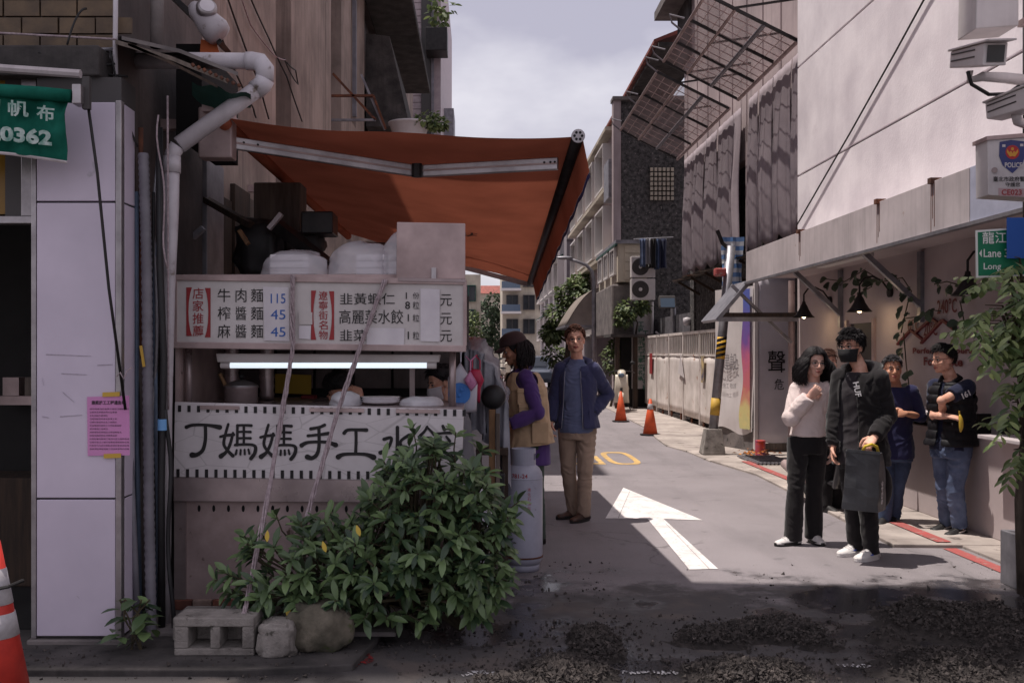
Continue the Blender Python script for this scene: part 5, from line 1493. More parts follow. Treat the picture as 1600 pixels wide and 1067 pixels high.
def hair_short(T, H, s_, m, seed=1, fringe=.02, top=.03, side=-.03, n=1300, spike=.035, messy=.5):
    """scalp cap cut along the hairline plus tapering locks"""
    c, f, r_, u = H
    rs = random.Random(seed)
    def limit(th):      # lowest polar elevation of the hair for azimuth th (0 = forward)
        a = abs(th)
        if a < .95: return .52 - fringe * 10
        if a < 1.45: return .52 - fringe * 10 + (a - .95) / .5 * (side * 10 - .52 + fringe * 10) * 1.0
        return side * 10 - (a - 1.45) * .32
    def surf(th, el, k=1.0):
        return c + (r_ * (math.sin(th) * math.cos(el) * .080) + f * (math.cos(th) * math.cos(el) * .100 - .008) + u * (math.sin(el) * .100 + .030)) * (s_ * k)
    mb = MB()
    nu, nv = 40, 14
    rings = []
    for j in range(nv + 1):
        ring = []
        for i in range(nu):
            th = 2 * math.pi * i / nu - math.pi
            lo = limit(th)
            el = lo + (math.pi / 2 - .02 - lo) * j / nv
            ring.append(surf(th, el, 1.0 + .05 * math.sin(math.pi * min(j / nv * 1.1, 1)) + .02 * noise.noise(V((th * 3, el * 4, seed)))))
        rings.append(ring)
    mb.loft(rings)
    for k in range(n):
        th = rs.uniform(-math.pi, math.pi)
        lo = limit(th)
        el = lo + (math.pi / 2 - lo) * rs.random() ** .9
        p = surf(th, el, 1.01)
        nrm = (p - c - u * .03 * s_).normalized()
        down = (-u + nrm * nrm.dot(u)) if el < 1.2 else (f * .8 + r_ * rs.uniform(-.8, .8))
        if el > .75 and abs(th) < 2: down = down * .4 + f * .7
        side_ = nrm.cross(down)
        d = (down.normalized() + side_ * rs.uniform(-messy, messy) + nrm * rs.uniform(.25, .6)).normalized()
        L = spike * rs.uniform(.6, 1.25) * s_
        q1 = p + d * L * .5 + nrm * .004
        q2 = p + d * L - nrm * .35 * L * .5 + down.normalized() * L * .25
        w = rs.uniform(.0022, .0046) * s_
        mb.tube([p - nrm * .004, q1, q2], [w, w * .8, w * .12], 3)
    return mb.build('hair', M(m), T, smooth=True)

def hair_long(T, H, s_, m, seed=2, n=700, drop=.30, curl=.018, back_only=False, fringe_gap=1.0, vol=0.0):
    c, f, r_, u = H
    rs = random.Random(seed)
    mb = MB()
    rot = Matrix((r_, f, u)).transposed()
    def surf(th, el, k=1.0):
        return c + (r_ * (math.sin(th) * math.cos(el) * .082) + f * (math.cos(th) * math.cos(el) * .102 - .010) + u * (math.sin(el) * .104 + .030)) * (s_ * k)
    rings = []
    for j in range(13):
        ring = []
        for i in range(36):
            th = 2 * math.pi * i / 36 - math.pi
            lo = .42 if abs(th) < .75 else (.42 - (abs(th) - .75) * 1.9 if abs(th) < 1.35 else -.75)
            el = lo + (math.pi / 2 - .02 - lo) * j / 12
            ring.append(surf(th, el, 1.03))
        rings.append(ring)
    mb.loft(rings)
    for k in range(n):
        sg = rs.choice((-1, 1))
        th0 = rs.uniform(1.6, math.pi) if back_only else rs.uniform(.12, math.pi)
        th = sg * (th0 if back_only else max(th0, fringe_gap + .35 * rs.random()))
        el = (rs.uniform(-.3, .3) if back_only else rs.uniform(.15, 1.45)) if th0 > fringe_gap else rs.uniform(.62, 1.45)
        out = (r_ * math.sin(th) + f * math.cos(th)).normalized()
        L = drop * rs.uniform(.75, 1.1) * s_
        ph, fr = rs.uniform(0, 6.28), rs.uniform(34, 50)
        pts, rr = [], []
        wid = .022 + .05 * rs.random()
        base = surf(th, min(el, .2), 1.08)
        N = 15
        for i in range(N + 1):
            t = i / N
            if t < .3:
                a = el + (min(el, .1) - el) * (t / .3)
                q = surf(sg * th0 + (th - sg * th0) * (t / .3) ** .8, max(a, .30 if abs(th0) < fringe_gap and t < .2 else -2), 1.05 + .05 * t + wid * .5)
            else:
                tt = (t - .3) / .7
                q = surf(th, min(el, .1), 1.06 + .1 * rs.random() * 0 + wid) - EZ * (tt * L * .95) + out * (.035 * math.sin(tt * 2.6) + wid * .4 * tt + vol * tt ** .7)
            amp = curl * min(1, t * 2.2)
            q = q + (r_ * math.cos(t * L * fr + ph) + f * math.sin(t * L * fr + ph)) * amp
            pts.append(q); rr.append((.0042 if i else .002) * (1 - .75 * t ** 3) * s_)
        mb.tube(pts, rr, 4)
    return mb.build('hair', M(m), T, smooth=True)

def shoe(T, an, yaw, s_, style):
    """an = ankle point; yaw: 0 points at the camera"""
    d = rotz((0, -1, 0), yaw); w = rotz((1, 0, 0), yaw)
    g = V((an.x, an.y, an.z - .09 * s_))
    up_mb, so = MB(), MB()
    prof = [(-.075, .026, .062), (-.06, .034, .085), (-.03, .038, .098), (.01, .040, .100), (.05, .043, .082), (.09, .047, .066), (.13, .047, .056), (.165, .040, .048), (.185, .024, .036)]
    rings = []
    for t, hw, h in prof:
        c = g + d * (t * s_)
        rings.append([c + w * (hw * s_ * math.cos(a) * (1 if math.sin(a) < .2 else .92)) + EZ * ((.018 + (h - .018) * max(0, math.sin(a)) ** .8 if math.sin(a) > 0 else .018) * s_) for a in (2 * math.pi * k / 16 for k in range(16))])
    up_mb.loft(rings)
    srings = []
    for z in (.0, .006, .026, .030):
        ring = []
        for k in range(24):
            a = 2 * math.pi * k / 24
            t = .056 + .138 * math.cos(a)
            hw = np.interp(t, [q[0] for q in prof], [q[1] for q in prof]) + .004
            hw = max(hw * (abs(math.sin(a)) ** .55), 0.0)
            ring.append(g + d * (t * s_ * (.985 if z in (0, .03) else 1)) + w * (hw * s_ * (1 if math.sin(a) >= 0 else -1)) + EZ * (z * s_ + .001))
        srings.append(ring)
    so.loft(srings)
    u_m, s_m = {'white': ('rubber_white', 'rubber_white'), 'white_blue': ('rubber_white', 'rubber_white'), 'brown': ('leather_brown', 'rubber_black'), 'black': ('rubber_black', 'rubber_white'), 'dark': ('rubber_black', 'rubber_black'), 'white_black': ('rubber_white', 'rubber_black')}[style]
    sh = up_mb.build('shoe', M(u_m), T, smooth=True)
    so.build('sole', M(s_m), sh)
    up_mb2 = MB().lathe([(.036 * s_, 0), (.042 * s_, .0), (.043 * s_, .012), (.036 * s_, .014)], g + d * (-.02 * s_) + EZ * .095 * s_, 16)
    up_mb2.build('shoe_collar', M('rubber_black' if style == 'black' else u_m), sh, smooth=True)
    if style in ('white', 'white_blue', 'black', 'white_black'):
        for k in range(4):
            t = .035 + .022 * k
            z = np.interp(t, [q[0] for q in prof], [q[2] for q in prof])
            MB().tube([g + d * (t * s_) + w * (-.026 * s_) + EZ * (z * .93 * s_), g + d * ((t + .004) * s_) + EZ * ((z + .004) * s_), g + d * (t * s_) + w * (.026 * s_) + EZ * (z * .93 * s_)], .0035, 5).build('lace', M('rubber_white' if style != 'black' else 'rubber_black'), sh)
    if style in ('white_blue', 'black'):
        for q in (-1, 1):
            pts = []
            for t, z in ((-.045, .062), (.0, .044), (.05, .040), (.075, .044), (.05, .050), (.01, .056)):
                hw = np.interp(t, [p[0] for p in prof], [p[1] for p in prof])
                h = np.interp(t, [p[0] for p in prof], [p[2] for p in prof])
                k = min((z - .018) / (h - .018), .95)
                pts.append(g + d * (t * s_) + w * (q * (hw * math.cos(math.asin(k)) * .96 + .004) * s_) + EZ * (z * s_))
            MB().poly(pts).build('side_mark', M('blue_swoosh' if style == 'white_blue' else 'eye_white'), sh, solid=0.002)

def person(label, Y, head, neck, hip, yaw, arms, legs, s_=1.0, head_yaw=0, pitch=0, roll=0, skin='skin', top=None, jacket=None, vest=None, pants=None, shoes='dark', hair=('short', 'hair_black', {}), face={},
           hands=None, wid=1.0, dep=1.0, group=None, vox=0.0075, shw=.142):
    yaw = R(yaw)
    T = thing('person', label, 'person', (at(hip[0], 0, Y).x, Y, 0), group)
    P = lambda j: at(j[0], j[1], Y + (j[2] if len(j) > 2 else 0))
    Hc, Nk, Hp = P(head), P(neck), P(hip)
    f, r_ = rotz((0, -1, 0), yaw), rotz((1, 0, 0), yaw)
    sh = {'A': Nk - r_ * (shw * s_ * wid) - EZ * (.062 * s_), 'B': Nk + r_ * (shw * s_ * wid) - EZ * (.062 * s_)}
    hj = {'A': Hp - r_ * (.088 * s_ * wid), 'B': Hp + r_ * (.088 * s_ * wid)}
    el = {k: P(arms[k][0]) for k in 'AB'}; wr = {k: P(arms[k][1]) for k in 'AB'}
    # keep believable limb lengths
    for k in 'AB':
        v = el[k] - sh[k]; L = .29 * s_
        if v.length > L * 1.12 or v.length < L * .8: el[k] = sh[k] + v.normalized() * L
        v = wr[k] - el[k]; L = .25 * s_
        if v.length > L * 1.15 or v.length < L * .7: wr[k] = el[k] + v.normalized() * L
    kn = {k: P(legs[k][0]) for k in 'AB'}
    an = {k: V((at(legs[k][1], 0, Y + legs[k][2]).x, Y + legs[k][2], .09 * s_)) for k in 'AB'}
    ty = {k: R(legs[k][3]) for k in 'AB'}
    H = head_frame(Hc, R(head_yaw), R(pitch), R(roll))
    spine = Nk - Hp
    def torso(mb, ease, lo=-.08, hi=.97, w=1.0, d=1.0, flare=0.0, n=20):
        prof = [(-.35, .146, .112), (-.12, .154, .118), (.0, .154, .114), (.2, .136, .102), (.38, .136, .102), (.55, .146, .108), (.72, .152, .108), (.84, .140, .092), (.92, .112, .076), (.98, .072, .062)]
        ts = sorted(set([lo, hi] + [q[0] for q in prof if lo < q[0] < hi]))
        rings = []
        for t in ts:
            hw = np.interp(t, [q[0] for q in prof], [q[1] for q in prof]) * wid * w * s_ + ease + flare * max(0, .4 - t)
            hd = np.interp(t, [q[0] for q in prof], [q[2] for q in prof]) * dep * d * s_ + ease + flare * max(0, .4 - t)
            c = Hp + spine * t - f * (.012 * s_ * math.sin(t * 3))
            rings.append([c + r_ * (hw * math.copysign(abs(math.cos(a)) ** .85, math.cos(a))) + f * (hd * math.sin(a)) for a in (2 * math.pi * k / n for k in range(n))])
        mb.loft(rings)
    def arm_(mb, k, ease, frac, cuff=0.0):
        a, e, w = sh[k], el[k], wr[k]
        mb.ell(a, (.052 * s_ + ease,) * 3, nu=12, nv=8)
        pts = [a, a.lerp(e, .5), e, e.lerp(w, .45), w]
        rr = [.050, .046, .040, .038, .028]
        cum = [0, .27, .54, .75, 1.0]
        out_p, out_r = [], []
        for i in range(5):
            if cum[i] <= frac + 1e-6:
                out_p.append(pts[i]); out_r.append(rr[i] * s_ + ease + (cuff if i == 4 else 0))
            else:
                t = (frac - cum[i - 1]) / (cum[i] - cum[i - 1])
                out_p.append(pts[i - 1].lerp(pts[i], t)); out_r.append((rr[i - 1] + (rr[i] - rr[i - 1]) * t) * s_ + ease + cuff)
                break
        mb.tube(out_p, out_r, 14)
        if frac > .54: mb.ell(e, (.046 * s_ + ease,) * 3, nu=12, nv=8)
        return out_p[-1]
    def leg_(mb, k, ease, cuff, low=0.0):
        h, q, a = hj[k], kn[k], an[k] + EZ * low
        pts = [h + EZ * .02, h.lerp(q, .5), q, q.lerp(a, .4), a]
        rr = [.080, .071, .053, .050, .038]
        mb.tube(pts, [rr[i] * s_ + ease * (1 if i < 4 else 1) + (cuff if i == 4 else cuff * .5 if i == 3 else 0) for i in range(5)], 16)
        mb.ell(q, (.058 * s_ + ease,) * 3, nu=12, nv=8)
    # body, one surface
    mb = MB()
    head_shells(mb, H, s_)
    mb.tube([Hc - H[3] * .05 * s_ - H[1] * .012 * s_, Nk + EZ * .02, Nk - EZ * .05], [.052 * s_, .054 * s_, .07 * s_], 14)
    torso(mb, -.012)
    for k in 'AB':
        arm_(mb, k, -.004, 1.0)
        leg_(mb, k, -.012, 0)
        d_foot = rotz((0, -1, 0), ty[k])
        mb.tube([an[k], an[k] - EZ * .05 * s_, an[k] - EZ * .06 * s_ + d_foot * .1 * s_], [.036 * s_, .034 * s_, .02 * s_], 10)
        hd = (hands or {}).get(k, {})
        dirv = V(hd['dir']) if 'dir' in hd else (wr[k] - el[k])
        inward = V(hd['palm']) if 'palm' in hd else (r_ * (1 if k == 'A' else -1))
        hand(mb, wr[k], dirv, inward, hd.get('curl', .35), s_ * hd.get('size', 1.0), hd.get('thumb', 1 if k == 'A' else -1))
    body = put('body', remesh(mb, vox * .72, 2), M(skin), T)
    face_parts(T, H, s_, hair=hair[1], **face)
    if hair[0] == 'short': hair_short(T, H, s_, hair[1], **hair[2])
    elif hair[0] == 'long': hair_long(T, H, s_, hair[1], **hair[2])
    if pants:
        mb = MB()
        e_ = pants.get('ease', .012)
        torso(mb, e_ * .6 + .002, -.22, pants.get('waist', .12))
        for k in 'AB': leg_(mb, k, e_, pants.get('cuff', .01), pants.get('low', -.045))
        put('trousers', wrinkle(remesh(mb, vox, 5), pants.get('fold', .007), (9, 9, 15), seed=Y), M(pants['m']), T)
    if top:
        mb = MB()
        torso(mb, top.get('ease', .012), top.get('lo', -.12), top.get('hi', .97), flare=top.get('flare', 0.0))
        for k in 'AB': arm_(mb, k, top.get('sleeve_ease', .012), top.get('sleeve', .97), top.get('cuff', 0))
        if top.get('collar'):
            mb.tube([Nk - EZ * .03, Nk + EZ * (top['collar']) + f * .004], [.075 * s_, .064 * s_], 16)
        put('top', wrinkle(remesh(mb, vox, 4), top.get('fold', .006), (10, 10, 14), seed=Y + 5), M(top['m']), T)
    def outer(name, g, arms_=True):
        mb = MB()
        torso(mb, g.get('ease', .03), g.get('lo', -.15), g.get('hi', .95), w=g.get('w', 1), d=g.get('d', 1), flare=g.get('flare', .03))
        if arms_:
            for k in 'AB': arm_(mb, k, g.get('sleeve_ease', .018), g.get('sleeve', .97), g.get('cuff', 0))
        me_ = remesh(mb, vox, 4)
        gap, nk = g.get('gap', .07), g.get('neck', .075)
        fa = g.get('gap_at', 0.0)
        def cut(p):
            q = p - Hp
            a, b, t = q.dot(r_), q.dot(f), q.dot(spine) / spine.length_squared
            if b > .03 * s_ and abs(a - fa) < gap * (1.15 - .35 * t) and t < 1.2 and not any((p - x).length < .075 for x in wr.values()): return gap > 0
            if not arms_ and any((p - (sh[k] + r_ * (.05 if k == 'B' else -.05) * s_)).length < g.get('armhole', .088) * s_ for k in 'AB'): return True
            if t < g.get('lo', -.15) + .02 and abs(a) < .25 * s_ and not any((p - x).length < .09 for x in list(wr.values())): return True
            return t > .90 and (p - Nk).length < nk * s_ * 1.3
        return put(name, wrinkle(me_, g.get('fold', .007), (10, 10, 13), seed=Y + 9, cut=cut, ribs=g.get('ribs', 0)), M(g['m']), T, solid=.006)
    if jacket: outer('jacket', jacket)
    if vest: outer('vest', vest, False)
    for k in 'AB': shoe(T, an[k], ty[k], s_, shoes)
    def on(t, a, e):
        prof = [(-.35, .146, .112), (-.12, .154, .118), (.0, .154, .114), (.2, .136, .102), (.38, .136, .102), (.55, .146, .108), (.72, .152, .108), (.84, .140, .092), (.92, .112, .076)]
        hw = np.interp(t, [q[0] for q in prof], [q[1] for q in prof]) * wid * s_ + e
        hd = np.interp(t, [q[0] for q in prof], [q[2] for q in prof]) * dep * s_ + e
        return Hp + spine * t - f * (.012 * s_ * math.sin(t * 3)) + r_ * a + f * (hd * math.sqrt(max(.05, 1 - (a / hw) ** 2)))
    info = dict(on=on, T=T, H=H, Nk=Nk, Hp=Hp, f=f, r=r_, sh=sh, el=el, wr=wr, an=an, s=s_, spine=spine)
    return info

cloth('denim_shirt', rgb(104, 112, 144)); cloth('navy_hoodie', rgb(60, 62, 94)); cloth('khaki', rgb(164, 142, 126)); cloth('purple', rgb(86, 60, 120)); cloth('vest_tan', rgb(196, 166, 134)); cloth('vest_grey', rgb(140, 128, 138))
cloth('green_pants', rgb(58, 70, 62)); cloth('knit', rgb(226, 208, 204), bump=0.45, bscale=150, k=.9); cloth('black_cloth', rgb(34, 31, 33)); cloth('charcoal', rgb(52, 47, 51)); cloth('navy_tee', rgb(40, 40, 74)); cloth('dark_navy', rgb(34, 38, 62))
cloth('puffer', rgb(28, 27, 31), rough=.55, sheen=0)
mat('jeans', rgb(98, 110, 138), 0.9, rgb(58, 68, 94), 4.5, 0.8, bump=0.35, bscale=90, spots=rgb(136, 152, 178), spot_scale=3.2, spot_pos=0.60)
mat('jeans_dark', rgb(70, 84, 112), 0.9, rgb(44, 54, 78), 4.5, 0.8, bump=0.35, bscale=90, spots=rgb(110, 130, 160), spot_scale=3.2, spot_pos=0.63)
cloth('cap_brown', rgb(74, 56, 58)); cloth('grey_tee', rgb(128, 126, 132))

# man in the open hoodie
p1 = person('man in open navy hoodie, denim shirt and khaki trousers beside the road arrow', 9.28, (899, 531, -.02), (902, 567), (902, 664, .02), -12,
            {'A': ((866, 622, .06), (862, 660, .0)), 'B': ((953, 622, .10), (921, 650, -.06))},
            {'A': ((888, 735, .02), 897, .10, -62), 'B': ((914, 735, -.08), 912, -.06, -42)}, s_=1.03, head_yaw=-4, pitch=3, roll=3,
            top=dict(m='denim_shirt', lo=-.12, ease=.016, fold=.009, collar=.035), jacket=dict(m='navy_hoodie', ease=.026, lo=-.06, gap=.085, gap_at=-.03, flare=.05, sleeve_ease=.017, fold=.010, cuff=.004), pants=dict(m='khaki', ease=.012, cuff=.008, fold=.008), shoes='brown',
            hair=('short', 'hair_brown', dict(seed=3, fringe=-.005, side=-.01, spike=.032)), face=dict(glasses='lens_rim'), hands={'B': dict(dir=(-.25, -.15, -1), curl=.35), 'A': dict(curl=.5)})
T = p1['T']
MB().tube([p1['wr']['B'] + rotz((.034 * math.cos(t), .034 * math.sin(t), 0), 0) - (p1['wr']['B'] - p1['el']['B']).normalized() * .012 for t in (2 * math.pi * k / 14 for k in range(15))], .009, 8).build('wrist_watch', M('black_plastic'), T, smooth=True)
Nk, f, r_ = p1['Nk'], p1['f'], p1['r']
MB().tube([Nk + r_ * a + f * b + EZ * z for a, b, z in ((-.105, .05, -.05), (-.115, -.03, .005), (-.06, -.105, .03), (.03, -.115, .03), (.11, -.05, .01), (.115, .05, -.05), (.09, .10, -.12))], [.02, .033, .038, .038, .034, .024, .012], 12).build('hood', M('navy_hoodie'), T, smooth=True)
for sd in (-1, 1):
    MB().add([Nk + r_ * (sd * a) + f * b + EZ * z for a, b, z in ((.012, .085, -.035), (.055, .062, .03), (.085, .055, -.01), (.055, .100, -.075))], [(0, 1, 2, 3)]).build('shirt_collar', M('denim_shirt'), T, solid=.006)

mat('zip_grey', rgb(150, 150, 164), .4, metal=.4)
for sd in (-1, 1):
    MB().tube([p1['on'](t, -.03 + sd * .086 * (1.15 - .35 * t), .034 + .05 * max(0, .4 - t)) for t in (-.04, .1, .25, .4, .55, .7, .8, .87)], .0035, 6).build('zip', M('zip_grey'), T, smooth=True)
MB().box(p1['on'](.13, .125, .05), (.012, .012, .13), None).build('pocket_seam', M('navy_hoodie'), T, bev=.004)
# shopper in purple shirt and tan vest
p2 = person('person in brown cap, purple shirt and tan pocket vest behind the gas cylinder', 8.2, (803, 546), (815, 578), (826, 686), -78,
            {'A': ((806, 645, .22), (778, 662, .12)), 'B': ((840, 645, -.24), (795, 663, -.26))},
            {'A': ((812, 765, .12), 818, .10, -70), 'B': ((836, 765, -.08), 838, -.10, -75)}, s_=1.0, head_yaw=-80, pitch=-16, skin='skin_tan', dep=1.25, wid=1.05,
            top=dict(m='purple', lo=-.36, ease=.014, flare=.02, sleeve_ease=.018, fold=.011), vest=dict(m='vest_tan', ease=.038, lo=-.10, gap=.05, flare=.05, fold=.012, armhole=.10), pants=dict(m='green_pants', ease=.02, cuff=.02), shoes='dark',
            hair=('long', 'hair_black', dict(seed=5, drop=.20, back_only=True, curl=.014)), hands={'B': dict(curl=.7), 'A': dict(curl=.6)})
T = p2['T']; c, f, r_, u = p2['H']
mb = MB()
for j in range(9):
    pass
rings = []
for j in range(10):
    e = j / 9 * 1.5
    rings.append([c + r_ * (.098 * math.cos(e) ** .7 * math.cos(a)) + f * (.118 * math.cos(e) ** .7 * math.sin(a) - .008) + u * (.042 + .106 * math.sin(e)) for a in (2 * math.pi * k / 28 for k in range(28))])
cap = MB().loft(rings).build('cap', M('cap_brown'), T, smooth=True)
MB().grid(lambda a, b: c + r_ * ((a - .5) * .17 * (1 - .25 * b * b)) + f * (.085 + .085 * b * (1 - (2 * a - 1) ** 2 * .55)) + u * (.05 - .03 * b - .02 * (2 * a - 1) ** 2), 14, 6).build('cap_brim', M('cap_brown'), cap, smooth=True, solid=.006)
Hp, sp, f2, r2 = p2['Hp'], p2['spine'], p2['f'], p2['r']
for t in (.62, .40):      # chest pockets on the side that shows
    for a in (.06, ):
        q = Hp + sp * t + r2 * .165 + f2 * a
        MB().box(q + r2 * .03, (.10, .02, .12), Matrix((f2, r2, EZ)).transposed()).build('vest_pocket', M('vest_tan'), T, bev=.008)
        MB().box(q + r2 * .042 + EZ * .055, (.105, .012, .035), Matrix((f2, r2, EZ)).transposed()).build('pocket_flap', M('vest_tan'), T, bev=.004)
q = Hp + sp * .12 + r2 * .235 - f2 * .04
MB().box(q, (.14, .02, .17), Matrix((f2, r2, EZ)).transposed()).build('vest_pocket', M('vest_tan'), T, bev=.008)
MB().tube([p2['Nk'] + r2 * a + f2 * b + EZ * z for a, b, z in ((-.07, .05, .0), (0, -.075, .02), (.07, .05, .0), (.03, .10, -.05))], [.018, .022, .018, .014], 8).build('shirt_collar', M('purple'), T, smooth=True)

# woman in cream sweater
p3 = person('woman with long dark wavy hair in cream sweater and black trousers', 8.09, (1273, 567, -.02), (1271, 599), (1262, 688, .02), -6,
            {'A': ((1236, 652, -.06), (1270, 613, -.17)), 'B': ((1302, 655, .05), (1300, 700, .02))},
            {'A': ((1243, 762, -.04), 1239, -.02, -68), 'B': ((1272, 765, .04), 1271, .08, 6)}, s_=.94, head_yaw=4, pitch=-2, roll=-3, skin='skin_pale', wid=.88,
            top=dict(m='knit', lo=.08, ease=.026, sleeve_ease=.03, fold=.008, collar=.012), pants=dict(m='black_cloth', ease=.014, cuff=.022, waist=.26, fold=.006), shoes='white_black',
            hair=('long', 'hair_black', dict(seed=2, drop=.235, curl=.024, n=1250, vol=.014)), face=dict(glasses='lens_rim'), hands={'A': dict(dir=(.55, -.1, .5), palm=(0, 1, .1), curl=.8, thumb=-1)})

# man with face mask and carrier bag
p4 = person('man in black hoodie and black face mask carrying a dark shopping bag', 7.58, (1330, 541), (1343, 578), (1346, 704), -42,
            {'A': ((1306, 650, .08), (1303, 698, .02)), 'B': ((1386, 650, -.10), (1362, 690, -.26))},
            {'A': ((1334, 790, .04), 1337, .10, -62), 'B': ((1356, 795, -.08), 1362, -.08, -58)}, s_=1.0, head_yaw=-52, pitch=-3, dep=1.06,
            top=dict(m='charcoal', lo=-.16, ease=.016, fold=.006), jacket=dict(m='black_cloth', ease=.030, lo=-.20, gap=.075, gap_at=-.05, flare=.04, sleeve_ease=.02, fold=.010), pants=dict(m='black_cloth', ease=.014, cuff=.004, fold=.008), shoes='white_blue',
            hair=('short', 'hair_black', dict(seed=6, fringe=.022, side=-.02, spike=.042, messy=.35)), face=dict(mask='mask_black', glasses='lens_rim'), hands={'B': dict(dir=(-.55, -.3, -.45), palm=(.2, .5, -.8), curl=.75), 'A': dict(curl=.4)})
T = p4['T']; Nk, f, r_ = p4['Nk'], p4['f'], p4['r']
MB().tube([Nk + r_ * a + f * b + EZ * z for a, b, z in ((-.10, .08, -.07), (-.12, -.02, .01), (-.08, -.11, .035), (.02, -.135, .03), (.11, -.08, .02), (.13, .02, -.02), (.10, .11, -.10))], [.02, .036, .044, .046, .042, .034, .016], 12).build('hood', M('black_cloth'), T, smooth=True)
mat('paper', rgb(216, 210, 214), 0.8); mat('black_plastic', rgb(28, 27, 29), 0.5); mat('print_white', rgb(206, 202, 204), 0.8)
q = p4['Hp'] + p4['spine'] * .80 + f * .152 + r_ * .005
MB().text('HUF', q + EZ * .03, (EZ * -.97 + r_ * .2).normalized(), (r_ * .97 + EZ * .2).normalized(), .045, .02, .11).build('chest_print', M('print_white'), T)

# man leaning at the counter
p5 = person('grey haired man in navy shirt leaning on the shop counter', 9.0, (1394, 577, -.04), (1398, 602), (1398, 698, .02), -22,
            {'A': ((1374, 655, -.06), (1384, 648, -.30)), 'B': ((1437, 650, -.06), (1398, 643, -.30))},
            {'A': ((1385, 760, -.02), 1382, .0, -40), 'B': ((1402, 760, .04), 1396, .10, -25)}, s_=.96, head_yaw=-8, pitch=2, skin='skin_tan', dep=1.1,
            top=dict(m='navy_tee', lo=-.18, ease=.02, sleeve=.62, sleeve_ease=.02, fold=.009), pants=dict(m='jeans_dark', ease=.012, cuff=.008), shoes='dark',
            hair=('short', 'hair_grey', dict(seed=8, fringe=-.002, side=.0, spike=.026)), face=dict(smile=.004), hands={'A': dict(dir=(.6, -.1, .1), palm=(0, 1, .1), curl=.7), 'B': dict(dir=(-.8, -.2, 0), palm=(0, .6, -.4), curl=.6)})

# man with crossed arms and banana
p6 = person('man in black padded vest with crossed arms holding a banana', 8.5, (1474, 561), (1486, 594), (1486, 692), -58,
            {'A': ((1460, 640, .02), (1480, 650, -.22)), 'B': ((1452, 636, -.24), (1474, 652, -.02))},
            {'A': ((1477, 760, .04), 1479, .16, -66), 'B': ((1492, 764, -.08), 1500, -.06, -62)}, s_=.97, head_yaw=-78, pitch=-4, dep=1.18, wid=1.04,
            top=dict(m='dark_navy', lo=-.10, ease=.018, sleeve=.34, sleeve_ease=.022, fold=.007), vest=dict(m='puffer', ease=.04, lo=-.06, gap=.02, flare=.03, fold=.006, armhole=.085, ribs=.016), pants=dict(m='jeans', ease=.018, cuff=.004, fold=.011, low=-.012), shoes='black',
            hair=('short', 'hair_black', dict(seed=11, fringe=.0, side=-.005, spike=.036)), face=dict(glasses='lens_rim'), hands={'A': dict(dir=(.8, -.35, -.15), palm=(.1, .3, -.9), curl=.6), 'B': dict(curl=.5)})
T = p6['T']; Nk, f, r_ = p6['Nk'], p6['f'], p6['r']
MB().tube([Nk + r_ * a + f * b + EZ * z for a, b, z in ((-.05, .09, -.03), (-.085, .0, .02), (0, -.085, .035), (.085, .0, .02), (.05, .09, -.03))], [.018, .022, .024, .022, .018], 10).build('vest_collar', M('puffer'), T, smooth=True)
q = p6['sh']['B'].lerp(p6['el']['B'], .36)
ax = (p6['el']['B'] - p6['sh']['B']).normalized()
nrm = V((.3, -1, .15)); nrm = (nrm - ax * nrm.dot(ax)).normalized()
MB().text('191', q + nrm * .083 - ax * .04, (ax * .9 + EZ * .0).normalized(), nrm.cross(ax).normalized(), .05, .04, .085).build('sleeve_print', M('print_white'), T)

# man mostly hidden behind the woman
p7 = person('brown haired man in blue jacket mostly hidden behind the woman', 9.75, (1293, 566), (1296, 593), (1298, 680), 28,
            {'A': ((1276, 640, .02), (1280, 682, -.02)), 'B': ((1324, 640, .02), (1322, 680, .0))},
            {'A': ((1290, 740, 0), 1290, .0, 20), 'B': ((1306, 740, 0), 1308, .06, 40)}, s_=.95, head_yaw=34, top=dict(m='navy_hoodie', ease=.024, sleeve_ease=.018), pants=dict(m='black_cloth'), shoes='dark',
            hair=('short', 'hair_brown', dict(seed=13, n=300)))
# cooks inside the stall
p8 = person('cook in black bending over the stall counter, face hidden', 6.75, (533, 606, -.06), (556, 618, .02), (600, 690, .25), -60,
            {'A': ((540, 655, .1), (530, 630, .02)), 'B': ((560, 655, -.12), (528, 640, -.1))},
            {'A': ((600, 800, .2), 596, .28, -60), 'B': ((612, 800, .12), 612, .16, -60)}, s_=.95, head_yaw=-60, pitch=-50, top=dict(m='black_cloth', lo=-.15), pants=dict(m='black_cloth'), shoes='dark',
            hair=('short', 'hair_black', dict(seed=15, fringe=.02, side=-.04, spike=.03, n=300)))
p9 = person('cook with face mask and grey shirt behind the stall post', 6.75, (689, 597), (700, 628), (716, 725), -62,
            {'A': ((690, 680, .1), (666, 672, .06)), 'B': ((712, 690, -.16), (672, 676, -.14))},
            {'A': ((714, 810, .1), 712, .1, -60), 'B': ((724, 810, -.05), 724, -.05, -60)}, s_=.92, head_yaw=-66, pitch=-16, top=dict(m='grey_tee', lo=-.15, sleeve=.5), pants=dict(m='black_cloth'), shoes='dark',
            hair=('short', 'hair_black', dict(seed=17, fringe=.01, side=-.04, spike=.035, n=300)), face=dict(mask='paper'))

